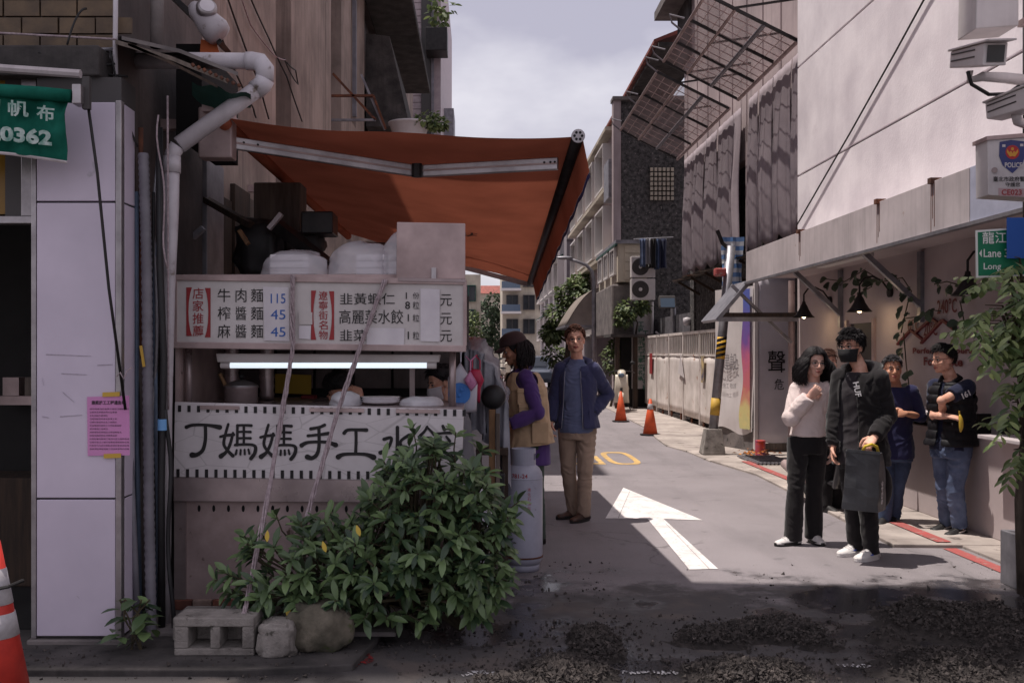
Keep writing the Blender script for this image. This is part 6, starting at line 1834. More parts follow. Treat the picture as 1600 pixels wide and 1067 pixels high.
# things in hands
mat('bag_dark', rgb(88, 88, 90), 0.42, rgb(66, 66, 68), 5, 0.6, bump=0.35, bscale=9)
def shopping_bag():
    w4 = p4['wr']['B']
    o = thing('shopping_bag', 'dark grey shopping bag with white sideways letters in the masked man\'s hand', 'bag', at(1350, 800, 7.3))
    tl, tr, br_, bl = at(1322, 703, 7.26), at(1374, 708, 7.22), at(1372, 801, 7.26), at(1315, 795, 7.30)
    dv = V((.12, .16, 0))
    mb = MB()
    rings = []
    for t in range(9):
        k = t / 8
        a, b = tl.lerp(bl, k), tr.lerp(br_, k)
        g = .35 + .65 * min(1, k * 2.2)
        ring = [a, a.lerp(b, .33) + V((0, -.02 * g, 0)), a.lerp(b, .66) + V((0, -.02 * g, 0)), b, b + dv * g * .5 + V((.012, 0, 0)), b + dv * g, a.lerp(b, .5) + dv * g * 1.1, a + dv * g, a + dv * g * .5 + V((-.01, 0, 0))]
        rings.append([p + V((.008 * noise.noise(p * 14), .012 * noise.noise(p * 11 + V((3, 0, 0))), 0)) for p in ring])
    mb.loft(rings)
    mb.build('bag_body', M('bag_dark'), o, bev=.004)
    MB().bar(tl + V((0, -.012, .0)), tr + V((0, -.012, 0)), .012, .022).build('bag_rim', M('bag_dark'), o)
    ex = (br_ - tr).normalized() * -1
    side = (dv.normalized())
    MB().text('SG46', tr.lerp(br_, .86) + dv * .3 + V((.012, -.012, 0)), ex, side * -1, .05, .03, .17).build('lettering', M('print_white'), o)
    mat('strap_yellow', rgb(206, 176, 52), 0.5)
    MB().tube([at(1348, 704, 7.24), at(1352, 697, 7.2), at(1362, 694, 7.2), at(1370, 698, 7.24), at(1374, 712, 7.26)], .011, 8).build('handle', M('strap_yellow'), o, smooth=True)
    o2 = thing('backpack', 'black bag hanging behind the dark grey shopping bag', 'bag', at(1376, 790, 7.6))
    MB().ell(at(1376, 760, 7.62), (.085, .09, .17)).build('bag_body', M('black_cloth'), o2, smooth=True)
    MB().tube([at(1374, 735, 7.6), at(1366, 705, 7.5), at(1358, 698, 7.35)], .008, 6).build('handle', M('black_cloth'), o2)
shopping_bag()
mat('banana', rgb(206, 172, 52), 0.5, rgb(180, 150, 60), 9, 0.5)
bn = thing('banana', 'ripe yellow banana hanging from the crossed-armed man\'s hand', 'banana', at(1484, 664, 8.2))
hb = p6['wr']['A'] + V((.075, -.06, -.01))
MB().tube([hb + V((.012 * math.sin(t * 2.6), 0, .03 - .15 * t)) for t in (0, .1, .3, .5, .7, .9, 1)], [.006, .012, .019, .021, .019, .012, .004], 6).build('fruit', M('banana'), bn, smooth=True)
MB().tube([hb + V((0, 0, .025)), hb + V((-.004, 0, .055))], [.006, .007], 6).build('stalk', M('banana'), bn)
# ------------------------------------------------------------------ hoarding, gate, poles
mat('hoarding', rgb(214, 206, 206), 0.6, rgb(196, 188, 188), 1.5, 0.5, streak=0.15)
mat('hoarding_grey', rgb(206, 198, 206), 0.5, rgb(188, 180, 188), 1.5, 0.5, bump=0.15, bscale=5)
a0, a1 = V((4.27, 15.5, 0)), V((3.95, 16.65, 0))
Hd = thing('site_hoarding', 'white site hoarding with printed banner and colour splash behind the leaning pole', 'hoarding', (4.1, 16.1, 0.03))
dh = (a0 - a1).normalized(); nh = V((-dh.y, dh.x, 0)); nh = nh if nh.y < 0 else -nh
def hp_(t, z, d=0.0): return a1.lerp(a0, t) + EZ * z + nh * d
MB().hexa([hp_(0, .03), hp_(1, .03), hp_(1, .03, -.12), hp_(0, .03, -.12), hp_(0, .36), hp_(1, .36), hp_(1, .36, -.12), hp_(0, .36, -.12)]).build('base_wall', M('concrete'), Hd)
MB().grid(lambda u, v: hp_(u, .30 + 2.3 * v + (.05 * math.sin(u * 7) if v == 0 else 0), .02 + .02 * math.sin(u * 8 + v * 5) * (1 - v) + .03 * noise.noise(V((u * 3, v * 4, 2))) * (1.2 - v)), 20, 24).build('banner', M('hoarding'), Hd, smooth=True)
mat('print_grey', rgb(120, 114, 118), 0.8)
MB().text('光建設', hp_(.06, 1.28, .055), dh, EZ, .27, .0, .70).build('lettering', M('print_grey'), Hd)
MB().text('安全施工 敬請', hp_(.1, .98, .055), dh, EZ, .09, .0, .62).build('lettering', M('print_grey'), Hd)
m = mat('splash', rgb(170, 90, 130), 0.7)
n, l = m.node_tree.nodes, m.node_tree.links
co = n.new('ShaderNodeTexCoord'); sp = n.new('ShaderNodeSeparateXYZ'); nzz = n.new('ShaderNodeTexNoise'); nzz.inputs['Scale'].default_value = 4
ad = n.new('ShaderNodeMath'); ad.operation = 'MULTIPLY_ADD'; ad.inputs[1].default_value = .8
cr2 = n.new('ShaderNodeValToRGB'); el_ = cr2.color_ramp.elements
el_[0].position, el_[0].color = 0.0, (*rgb(196, 186, 150), 1)
el_[1].position, el_[1].color = 1.0, (*rgb(86, 96, 168), 1)
for pos, c_ in ((.2, (150, 168, 130)), (.36, (206, 190, 130)), (.5, (196, 110, 110)), (.66, (190, 100, 130)), (.82, (120, 80, 150))):
    e = el_.new(pos); e.color = (*rgb(*c_), 1)
dv_ = n.new('ShaderNodeMath'); dv_.operation = 'DIVIDE'; dv_.inputs[1].default_value = 2.7
l.new(co.outputs['Object'], sp.inputs[0]); l.new(co.outputs['Object'], nzz.inputs['Vector']); l.new(nzz.outputs['Fac'], ad.inputs[0]); l.new(sp.outputs['Z'], ad.inputs[2]); l.new(ad.outputs[0], dv_.inputs[0]); l.new(dv_.outputs[0], cr2.inputs['Fac']); l.new(cr2.outputs['Color'], n['Principled BSDF'].inputs['Base Color'])
MB().grid(lambda u, v: hp_(.80 - .12 * (1 - v) * math.sin(v * 6 + 1) ** 2 * (1 - u) + .17 * u, .36 + 2.2 * v, .058), 4, 20).build('colour_splash', m, Hd, smooth=True)
MB().bb((4.26, 15.44, .03), (4.31, 15.54, 2.7)).build('corner_post', M('hoarding'), Hd)
Pn = thing('hoarding_panel', 'grey sheet hoarding panel with large black character beside the shop corner', 'hoarding', (4.7, 15.55, 0.03))
MB().grid(lambda u, v: V((4.33 + 1.3 * u, 15.5 + .01 * math.sin(u * 20 + v * 8) * (1 - v), .16 + 2.6 * v)), 24, 16).build('sheet', M('hoarding_grey'), Pn, smooth=True, solid=.01)
MB().bb((4.33, 15.49, .03), (5.6, 15.53, .15)).build('bottom_rail', M('wood_grey'), Pn)
c = at(1213, 582, 15.47)
MB().text('聲', at(1200, 582, 15.475), EX, EZ, .34, .005, .27).build('lettering', M('ink'), Pn)
MB().text('危', at(1210, 609, 15.475), EX, EZ, .17, .0, .15).build('lettering', M('ink'), Pn)
# gate
Gt = thing('site_gate', 'rusty white sheet metal site gate with barred top', 'gate', (4.6, 23.5, .03))
GX = 4.62
ys = [19.2, 20.9, 22.6, 24.3, 26.0, 27.9]
for k in range(5):
    MB().grid(lambda u, v, k=k: V((GX - .03 * math.sin(u * 3.1) * (1 - v) + .02 * noise.noise(V((u * 3, v * 3, k))), ys[k] + .03 + (ys[k + 1] - ys[k] - .06) * u, .14 + .02 * k % .05 + 1.36 * v)), 8, 8).build('sheet', M('rusty_paint'), Gt, smooth=True, solid=.012)
    MB().bb((GX - .02, ys[k] - .03, .05), (GX + .05, ys[k] + .03, 2.02)).build('post', M('rusty_paint'), Gt)
    for q in range(9):
        y = ys[k] + (q + .5) * (ys[k + 1] - ys[k]) / 9
        MB().bb((GX - .01, y - .018, 1.52), (GX + .015, y + .018, 1.98)).build('bar', M('rusty_paint'), Gt)
MB().bb((GX - .02, ys[0], 1.97), (GX + .03, ys[-1], 2.03)).build('top_rail', M('rusty_paint'), Gt)
MB().bb((GX - .02, ys[0], 1.49), (GX + .03, ys[-1], 1.53)).build('middle_rail', M('rusty_paint'), Gt)
for k in range(8):
    y = 19.4 + k * 1.15
    MB().cyl((GX, y, .03), (GX, y, .18), .025, n=8).build('wheel_leg', M('rust'), Gt)
mat('notice_art', rgb(196, 172, 120), 0.8, rgb(74, 70, 96), 6, 0.9)
for y0, y1, z0, z1, m_ in ((20.3, 20.55, .95, 1.5, 'notice_art'), (26.4, 26.8, 1.0, 1.55, 'ink_red')):
    MB().bb((GX - .06, y0, z0), (GX - .05, y1, z1)).build('notice', M(m_), Gt)
MB().prism([(GX - .055, 22.3, 1.0), (GX - .055, 23.0, 1.1), (GX - .055, 22.65, 1.55)], (.004, 0, 0)).build('torn_sheet', M('hoarding'), Gt)
# corrugated fence behind
Cf = MB()
Cf.grid(lambda u, v: V((5.05 + .03 * math.sin(u * 12 * 40), 17.0 + 12 * u, .03 + 2.5 * v)), 320, 1)
single('corrugated_fence', 'grey corrugated sheet fence rising behind the site gate', 'fence', Cf, M('galv'), smooth=True)
# notice board with green columns
Nb = thing('notice_board', 'tall white notice board with green vertical lettering at the gate end', 'notice board', (4.5, 28.2, .03))
MB().bb((4.30, 28.2, .55), (4.82, 28.24, 2.75)).build('board', M('hoarding'), Nb)
mat('print_green', rgb(50, 116, 92), 0.7)
for j in range(2):
    for k, ch in enumerate('工程告示施工單位名稱'):
        MB().text(ch, V((4.55 + .13 * j - .08, 28.19, 2.3 - .17 * k - .25 * j)), EX, EZ, .14, .02).build('lettering', M('print_green'), Nb)
MB().cyl((4.86, 28.15, .03), (4.86, 28.15, 3.0), .05, n=10).build('post', M('hoarding'), Nb)
MB().lathe([(.055, 1.68), (.058, 1.68), (.058, 1.8), (.055, 1.8)], (4.86, 28.15, 0), 12).build('red_band', M('red_paint'), Nb)
Fl = thing('flood_light', 'flood light on a grey post above the site gate', 'flood light', (4.95, 25.5, .03))
MB().cyl((4.95, 25.5, .03), (4.95, 25.5, 2.75), .07, n=10).build('post', M('galv'), Fl)
MB().box((4.75, 25.3, 2.85), (.42, .16, .3), Matrix.Rotation(R(-18), 3, 'X')).build('lamp_head', M('window_dark'), Fl, bev=.02)
MB().box((4.75, 25.215, 2.83), (.36, .02, .24), Matrix.Rotation(R(-18), 3, 'X')).build('glass', M('glass_blue'), Fl)
MB().bar((4.5, 25.5, 2.1), (4.95, 25.5, 1.75), .04).build('stay', M('galv'), Fl)
DC = thing('dome_camera', 'white dome camera above the middle of the site gate', 'camera', at(1057, 445, 23.0))
q = at(1058, 438, 23.0)
q = V((4.78, 23, 2.28))
MB().lathe([(.001, -.1), (.07, -.08), (.09, 0), (.09, .08), (.03, .1)], q, 16).build('dome', M('pvc'), DC, smooth=True)
MB().bar(q + V((0, 0, .05)), q + V((.25, 0, .05)), .04).build('arm', M('pvc'), DC)
# leaning striped pole with concrete foot
LP = thing('leaning_pole', 'leaning grey steel pole with yellow black warning band and concrete foot', 'pole', (3.52, 15.1, .03))
pb = V((3.52, 15.1, .03))
MB().hexa([pb + V(q) for q in ((-.17, -.15, 0), (.17, -.15, 0), (.17, .15, 0), (-.17, .15, 0), (-.11, -.1, .38), (.13, -.1, .38), (.13, .1, .38), (-.11, .1, .38))]).build('concrete_foot', M('block'), LP, bev=.01)
ptop = at(1142, 385, 15.1)
pz = lambda t: (pb + V((0.01, 0, .3))).lerp(ptop, t)
MB().tube([pz(0), pz(1)], .07, 16).build('shaft', M('galv'), LP, smooth=True)
mat('warn_yellow', rgb(206, 160, 52), 0.6)
dirp = (ptop - pb).normalized()
band0 = .475
MB().tube([pz(.40), pz(.515)], .072, 16).build('warning_band', M('warn_yellow'), LP, smooth=True)
for k in range(4):
    pts = []
    for a in range(13):
        ang = math.pi * (1 + a / 12)
        z = .405 + k * .028
        for dz in (0, ):
            pts.append(pz(z + .018 * a / 12) + V((math.cos(ang), math.sin(ang), 0)) * .0735)
    mb = MB()
    for i in range(12):
        up_ = dirp * .045
        mb.poly([pts[i], pts[i + 1], pts[i + 1] + up_, pts[i] + up_])
    mb.build('warning_stripe', M('ink'), LP)
MB().tube([pz(.10), pz(.19)], .0735, 16).build('paper_wrap', M('tape'), LP, smooth=True)
MB().tube([pz(.98), pz(.98) + V((-.12, 0, .1)), pz(.98) + V((-.2, 0, .3))], .03, 8).build('cable_bracket', M('black_metal'), LP)
MB().box(pz(.86) + V((-.14, -.05, .0)), (.17, .14, .12)).build('red_box', M('red_paint'), LP, bev=.02)
# blue striped tarp hanging at the corner
mat('tarp_white', rgb(206, 208, 214), 0.7)
mat('tarp_blue', rgb(92, 132, 186), 0.7, rgb(120, 152, 196), 5, 0.5)
Bt = thing('striped_tarp', 'blue and white striped tarp hanging above the lean to roof', 'tarp', (4.2, 16.9, 2.3))
for k in range(16):
    z0 = 2.32 + k * .075
    MB().grid(lambda u, v: V((4.10 + .36 * u + .02 * math.sin(u * 9 + z0 * 5), 16.9 + .03 * math.sin(u * 13 + z0 * 3), z0 + .075 * v)), 8, 1).build('stripe', M('tarp_blue' if k % 2 else 'tarp_white'), Bt)
single('paint_can', 'orange paint can at the foot of the grey hoarding panel', 'can', MB().lathe([(.001, 0), (.075, 0), (.078, .01), (.075, .02), (.075, .2), (.078, .21), (.075, .22), (.001, .215)], at(1188, 0, 14.9) * 1 + V((0, 0, -at(1188, 0, 14.9).z + .03)), 24), mat('can_orange', rgb(196, 72, 48), 0.45, rgb(90, 90, 150), 7, .35), smooth=False)
gr = MB()
Gr = thing('floor_grating', 'grey floor grating lying on the paving by the shop corner', 'grating', (4.0, 14.3, .03))
for k in range(10): MB().bb((3.78 + k * .055, 13.55, .034), (3.80 + k * .055, 14.6, .06)).build('bar', M('galv'), Gr)
for y in (13.55, 14.05, 14.58): MB().bb((3.77, y, .0345), (4.32, y + .03, .0555)).build('cross_bar', M('galv'), Gr)
mat('dry_leaf', rgb(206, 140, 66), 0.8, rgb(170, 96, 50), 9, .6)
rs = random.Random(5)
mb = MB()
for k in range(70):
    c = V((4.15 + rs.gauss(0, .13), 14.95 + rs.gauss(0, .12), .035 + abs(rs.gauss(0, .035))))
    q = Matrix.Rotation(rs.uniform(0, 6.3), 3, 'Z') @ Matrix.Rotation(rs.uniform(-.8, .8), 3, 'X')
    mb.poly([c + q @ V(p) for p in ((-.04, 0, 0), (0, -.02, .01), (.04, 0, 0), (0, .02, .012))])
single('fallen_leaves', 'heap of dry orange leaves by the shop corner', 'leaves', mb, M('dry_leaf'), kind='stuff')

# ------------------------------------------------------------------ cones
mat('cone_orange', rgb(222, 92, 48), 0.55, rgb(196, 78, 44), 6, .5, spots=rgb(140, 70, 50), spot_scale=12, spot_pos=.66)
mat('cone_white', rgb(196, 192, 196), 0.5, rgb(150, 144, 146), 8, .6)
mat('cone_red', rgb(206, 60, 48), 0.55, rgb(170, 44, 38), 6, .5)
def cone(label, c, h, r_, bands, m_='cone_orange', base='black_plastic'):
    o = thing('traffic_cone', label, 'traffic cone', c, 'traffic cones')
    rr = lambda z: r_ * (1 - z) + .022 * z
    MB().prism([V(c) + V((math.cos(math.pi / 4 * k + math.pi / 8) * r_ * 1.45, math.sin(math.pi / 4 * k + math.pi / 8) * r_ * 1.45, .001)) for k in range(8)], (0, 0, .03)).build('base', M(base), o, bev=.008)
    zs = sorted(set([0.0, 1.0] + [q for b in bands for q in b]))
    MB().lathe([(rr(0), .03), (rr(.5), .03 + h * .5), (rr(1), h + .03), (.001, h + .032)], c, 28).build('cone_body', M(m_), o, smooth=True)
    for b in bands:
        MB().lathe([(rr(b[0]) + .001, .03 + h * b[0]), (rr(b[0]) + .003, .031 + h * b[0]), (rr(b[1]) + .003, .029 + h * b[1]), (rr(b[1]) + .001, .03 + h * b[1])], c, 28).build('band', M('cone_white'), o, smooth=True)
    return o
g1, g2 = gd(970, 659), gd(1016, 680)
cone('orange traffic cone farther down the lane beside the parked scooter', g1, .66, .14, [])
cone('orange traffic cone with pale tip band in front of the site gate', g2, .66, .14, [(.7, .86)])
gc = V((-2.42, 4.82, .0))
gc = gd(-8, 1105)
o = cone('large red traffic cone with grey bands before the doorway', V((gc.x, gc.y, 0)), .70, .15, [(.41, .555), (.61, .83)], 'cone_red')
MB().tube([gc + V((.02, -.06, .53)), gc + V((.08, -.05, .54)), gc + V((.11, .03, .55))], .008, 6).build('cord', M('wire'), o)

# ------------------------------------------------------------------ lamp post, camera pole
L_ = thing('street_lamp', 'grey street lamp with curved arm standing behind the man in the hoodie', 'street lamp', (3.66, 32, 0))
MB().tube([at(928, 620, 32), at(928, 470, 32), at(928, 440, 32), at(925, 424, 32), at(916, 414, 32), at(900, 408, 32), at(886, 404, 32)], [.085, .07, .065, .06, .055, .05, .045], 12).build('post', M('galv'), L_, smooth=True)
MB().ell(at(882, 403, 32), (.28, .1, .06)).build('lamp_head', M('galv'), L_, smooth=True)
PP = V((3.58, 6.62, 0))
K = thing('camera_pole', 'steel pole with police control box and steel clad foot at the pavement edge', 'pole', PP)
MB().bb((PP.x - .06, PP.y - .1, .0), (PP.x + .22, PP.y + .12, .36)).build('foot_cladding', M('galv'), K, bev=.006)
MB().cyl((PP.x + .1, PP.y + .02, .3), (PP.x + .1, PP.y + .02, 5.2), .055, n=16).build('shaft', M('black_metal'), K, smooth=True)
for k in range(6):
    x = PP.x + .0 + .028 * k
    MB().tube([V((x, PP.y - .07, 2.6)), V((x - .01, PP.y - .09, 3.0)), V((x + .03 * math.sin(k), PP.y - .08, 3.4)), V((x + .01, PP.y - .07, 3.9)), V((x, PP.y - .06, 4.6))], .009, 6).build('cable', M('wire'), K, smooth=True)
BYc = PP.y - .2
mat('box_white', rgb(206, 200, 200), 0.5, rgb(186, 179, 179), 2.5, .5, streak=.2)
bx = MB().prism([at(x, y, BYc) for x, y in ((1544, 305), (1640, 311), (1640, 208), (1543, 216))], (0, .16, 0)).build('police_box', M('box_white'), K, bev=.004)
MB().prism([at(x, y, BYc - .015) for x, y in ((1542, 219), (1642, 211), (1642, 205), (1542, 213))], (0, .19, 0)).build('box_lid', M('steel_dull'), bx)
mat('police_blue', rgb(60, 66, 116), 0.5); mat('police_gold', rgb(206, 150, 60), 0.5); mat('police_red', rgb(176, 48, 50), 0.5); mat('plate_pink', rgb(176, 150, 152), 0.6)
def bt(x, y, d=.003): return at(x, y, BYc - d)
sh_ = [(1562, 222), (1580, 219), (1600, 221), (1602, 244), (1597, 257), (1582, 271), (1567, 259), (1561, 244)]
MB().poly([bt(x, y) for x, y in reversed(sh_)]).build('shield', M('police_blue'), bx)
MB().poly([bt(1582 + 11 * math.cos(t), 238 - 11 * math.sin(t), .004) for t in (2 * math.pi * k / 20 for k in range(20))]).build('emblem_disc', M('police_red'), bx)
for sd in (-1, 1):
    MB().poly([bt(1582 + sd * x, y, .005) for x, y in ((0, 244), (4, 245), (9, 238), (8.5, 233), (5, 238), (2, 236), (0, 240))][::sd]).build('emblem_wing', M('police_gold'), bx)
MB().poly([bt(1582 + 2.5 * math.cos(t), 233 - 2.5 * math.sin(t), .006) for t in (2 * math.pi * k / 10 for k in range(10))]).build('emblem_star', M('police_gold'), bx)
for x, y in ((1566, 226), (1594, 225)):
    MB().poly([bt(x, y + 4, .005), bt(x + 5, y + 4, .005), bt(x + 5, y, .005), bt(x, y, .005)]).build('shield_mark', M('box_white'), bx)
MB().text('POLICE', bt(1570, 262, .005), EX, EZ, .033, .03, .112).build('lettering', M('box_white'), bx)
MB().text('臺北市政府警察局', bt(1552, 284, .004), EX, EZ, .033, .01, .27).build('lettering', M('ink'), bx)
MB().text('守護您', bt(1571, 292, .004), EX, EZ, .028, .01, .095).build('lettering', M('ink'), bx)
MB().poly([bt(1560, 306, .003), bt(1600, 308, .003), bt(1600, 295, .003), bt(1560, 294, .003)]).build('number_plate', M('plate_pink'), bx)
MB().text('CE023', bt(1565, 305, .005), EX, EZ, .036, .02, .13).build('lettering', M('ink_red'), bx)
MB().cyl(bt(1554, 266, .012), bt(1554, 266, -.002), .018, n=14).build('lock', M('steel'), bx)
# upper cabinet and two cameras
Cb = thing('pole_cabinet', 'white utility cabinet at the top of the camera pole', 'cabinet', at(1570, 45, 6.45))
MB().prism([at(x, y, 6.4) for x, y in ((1525, 45), (1592, 40), (1592, -40), (1527, -40))], (0, .25, 0)).build('cabinet', M('box_white'), Cb, bev=.006)
MB().bb((3.55, 6.45, 3.7), (3.75, 6.58, 3.74)).build('bracket', M('steel_dull'), Cb)
def camera(label, pts, Y, back):
    o = thing('security_camera', label, 'camera', at(pts[0][0], pts[0][1], Y))
    a, b = at(*pts[0], Y + back), at(*pts[1], Y)        # rear, front
    d = (b - a).normalized(); sd = d.cross(EZ).normalized(); up = sd.cross(d)
    w, h = .07, .075
    def X(t, x, z): return a.lerp(b, t) + sd * x + up * z
    MB().hexa([X(0, -w, -h * .7), X(0, w, -h * .7), X(.93, w, -h), X(.93, -w, -h), X(0, -w, h * .7), X(0, w, h * .7), X(.93, w, h * .8), X(.93, -w, h * .8)]).build('housing', M('box_white'), o, bev=.008)
    MB().hexa([X(-.03, -w - .012, h * .72), X(-.03, w + .012, h * .72), X(1.08, w + .012, h * .86), X(1.08, -w - .012, h * .86), X(-.03, -w - .012, h * .9), X(-.03, w + .012, h * .9), X(1.08, w + .012, h * 1.02), X(1.08, -w - .012, h * 1.02)]).build('sun_shield', M('box_white'), o, bev=.003)
    MB().hexa([X(.932, -w * .72, -h * .72), X(.932, w * .72, -h * .72), X(.945, w * .72, -h * .72), X(.945, -w * .72, -h * .72), X(.932, -w * .72, h * .6), X(.932, w * .72, h * .6), X(.945, w * .72, h * .6), X(.945, -w * .72, h * .6)]).build('window', M('glass_dark'), o)
    for z in (.35, -.2):
        MB().hexa([X(.05, -w - .003, h * z), X(.05, w + .003, h * z), X(.7, w + .003, h * z), X(.7, -w - .003, h * z), X(.05, -w - .003, h * (z + .12)), X(.05, w + .003, h * (z + .12)), X(.7, w + .003, h * (z + .12)), X(.7, -w - .003, h * (z + .12))]).build('side_stripe', M('window_dark'), o)
    return o, X
o, X = camera('white security camera on a bracket arm below the cabinet', ((1501, 94), (1560, 82)), 6.0, .55)
MB().tube([X(.3, 0, -.08), X(.3, 0, -.14), at(1535, 120, 6.35), at(1570, 122, 6.5), V((PP.x + .1, 6.6, at(0, 128, 6.6).z))], [.02, .025, .03, .035, .04], 10).build('bracket_arm', M('box_white'), o, smooth=True)
MB().tube([at(1512, 112, 6.3), at(1518, 132, 6.3), at(1545, 148, 6.35), at(1575, 147, 6.45), at(1592, 135, 6.5)], .012, 8).build('cable', M('wire'), o, smooth=True)
o, X = camera('second security camera angled up above the police box', ((1552, 176), (1622, 150)), 6.2, .3)
MB().tube([X(.5, 0, -.07), at(1590, 190, 6.4), V((PP.x + .1, 6.6, at(0, 200, 6.6).z))], .03, 10).build('bracket_arm', M('box_white'), o, smooth=True)
# street name sign
mat('sign_green', rgb(24, 116, 82), 0.45, rgb(20, 104, 74), 3, .5); mat('sign_blue', rgb(40, 84, 160), 0.45); mat('sign_lettering', rgb(216, 216, 212), 0.5)
Sg = thing('street_name_sign', 'green street name sign below the police box', 'sign', at(1560, 430, 6.3))
GY = 6.28
MB().prism([at(x, y, GY) for x, y in ((1526, 434), (1640, 430), (1640, 352), (1525, 360))], (0, .012, 0)).build('border', M('sign_lettering'), Sg)
MB().prism([at(x, y, GY - .003) for x, y in ((1529, 431), (1638, 427), (1638, 355), (1528, 363))], (0, .003, 0)).build('plate', M('sign_green'), Sg)
def gt(x, y): return at(x, y, GY - .005)
MB().text('龍', gt(1535, 381), EX, EZ, .075, .01).build('lettering', M('sign_lettering'), Sg)
MB().text('江', gt(1555, 380), EX, EZ, .07, .01).build('lettering', M('sign_lettering'), Sg)
MB().text('Lane 3', gt(1537, 402), EX, EZ, .052, .01, .155).build('lettering', M('sign_lettering'), Sg)
MB().text('Long', gt(1537, 424), EX, EZ, .052, .01, .11).build('lettering', M('sign_lettering'), Sg)
MB().poly([gt(1530, 396), gt(1534, 402), gt(1534, 390)]).build('arrow_mark', M('sign_lettering'), Sg)
MB().bb((PP.x + .0, GY + .012, 2.2), (PP.x + .14, PP.y, 2.24)).build('bracket', M('steel_dull'), Sg)
Sb = thing('blue_sign', 'plain blue sign plate behind the green street sign', 'sign', at(1590, 400, 6.4))
MB().prism([at(x, y, 6.22) for x, y in ((1574, 404), (1660, 404), (1660, 340), (1574, 340))], (0, .012, 0)).build('plate', M('sign_blue'), Sb, bev=.002)
MB().bb((PP.x + .05, 6.232, 2.3), (PP.x + .14, PP.y, 2.34)).build('bracket', M('steel_dull'), Sb)

# ------------------------------------------------------------------ goose-neck lamps on the shop wall
mat('bulb', (1, .8, .5), .4, emit=(1.0, .72, .40), estr=9.0)
def bell(label, px, py, lit, sc=1.0):
    X0 = 4.06
    Yb = X0 * F / (px - CX)
    c = at(px, py, Yb)
    o = thing('wall_lamp', label, 'lamp', c)
    MB().lathe([(.02, .15), (.025, .12), (.04, .1), (.06, .05), (.095, -.01), (.135, -.05), (.13, -.052), (.09, -.012), (.055, .045), (.02, .1)], c, 24).build('shade', M('black_metal'), o, smooth=True)
    MB().tube([c + V((0, 0, .13)), c + V((0, 0, .24)), c + V((.05, 0, .31)), c + V((.14, 0, .33)), c + V((.24, 0, .28)), V((XR - .01, c.y, c.z + .16))], .011, 8).build('arm', M('black_metal'), o, smooth=True)
    MB().cyl((XR - .03, c.y, c.z + .16), (XR, c.y, c.z + .16), .055, n=16).build('wall_plate', M('black_metal'), o)
    b = MB().ell(c + V((0, 0, -.02)), (.032, .032, .042)).build('bulb', M('bulb') if lit else M('pvc'), o, smooth=True)
    if lit:
        ld = bpy.data.lights.new('bulb_light', 'POINT'); ld.energy = 1.5; ld.color = (1, .72, .42); ld.shadow_soft_size = .035
        lo = bpy.data.objects.new('bulb_light', ld); COL.objects.link(lo); lo.parent = o; lo.location = (0, 0, -.10)
bell('lit black bell lamp at the far end of the shop wall', 1256, 490, True)
bell('lit black bell lamp in the middle of the shop wall', 1343, 480, True)
bell('black bell lamp overgrown with vines above the crossed-armed man', 1512, 452, False)

# ------------------------------------------------------------------ air conditioners and laundry
def aircon(label, c):
    o = thing('air_conditioner', label, 'air conditioner', c, 'air conditioners on the pebble dashed house')
    x, y, z = c
    MB().bb((x - .33, y - .13, z), (x + .33, y + .13, z + .58)).build('case', M('box_white'), o, bev=.015)
    for k in range(4):
        r_ = .06 + .055 * k
        MB().tube([(x - .08 + r_ * math.cos(t), y - .14, z + .29 + r_ * math.sin(t)) for t in (2 * math.pi * q / 24 for q in range(25))], .007, 5).build('grille_ring', M('window_dark'), o)
    MB().cyl((x - .08, y - .132, z + .29), (x - .08, y - .128, z + .29), .235, n=28).build('fan_opening', M('window_dark'), o)
    MB().cyl((x - .08, y - .15, z + .29), (x - .08, y - .13, z + .29), .05, n=14).build('fan_hub', M('box_white'), o)
    for dx in (-.25, .25):
        MB().bb((x + dx - .02, y - .13, z - .03), (x + dx + .02, y + .45, z)).build('bracket', M('galv'), o)
c1 = at(1004, 434, 27.5); c2 = at(1004, 469, 27.5)
aircon('upper white air conditioner beside the hanging laundry', tuple(c1))
aircon('lower white air conditioner below the other one', tuple(c2))
single('laundry_pole', 'metal laundry pole with clothes in front of the dark wall', 'pole', MB().cyl(at(990, 374, 27.2), at(1052, 371, 27.2), .02, n=8), M('galv'))
for k, (x, w, h, m_, lb) in enumerate(((1004, 8, 44, 'jeans', 'faded blue jeans'), (1010, 12, 40, 'grey_tee', 'pale grey shirt'), (1019, 11, 46, 'black_cloth', 'black trousers'), (1026, 8, 48, 'jeans_dark', 'dark blue jeans'), (1035, 14, 46, 'dark_navy', 'wide navy garment'))):
    def gf(u, v, x=x, w=w, h=h, k=k):
        return at(x + w * (u - .5) * (1 - .12 * math.sin(v * 3)), 373 + h * v, 27.15 + .04 * k) + V((0, .05 * math.sin(u * 10 + k), 0))
    single('laundry_garment', lb + ' drying on the laundry pole', 'clothes', MB().grid(gf, 10, 10), M(m_), 'drying laundry', smooth=True, solid=.015)
# fabric shop awning farther on
cloth_mat('awning_grey', rgb(150, 140, 134), .15)
Aw = thing('shop_awning', 'grey domed fabric awning beyond the street lamp', 'awning', (3.6, 35.5, 2.3))
MB().grid(lambda u, v: V((4.0 - 1.1 * v, 33.5 + 3.8 * u, 3.75 - 1.25 * v ** 1.7)), 12, 10).build('canopy', M('awning_grey'), Aw, smooth=True, solid=.03)
MB().prism([(4.0, 33.5, 3.75)] + [(4.0 - 1.1 * t / 8, 33.5, 3.75 - 1.25 * (t / 8) ** 1.7) for t in range(1, 9)] + [(4.0, 33.5, 2.5)], (0, .03, 0)).build('end_flap', M('awning_grey'), Aw)
MB().bb((2.85, 33.4, 2.42), (3.98, 37.4, 2.5)).build('frame', M('galv'), Aw)

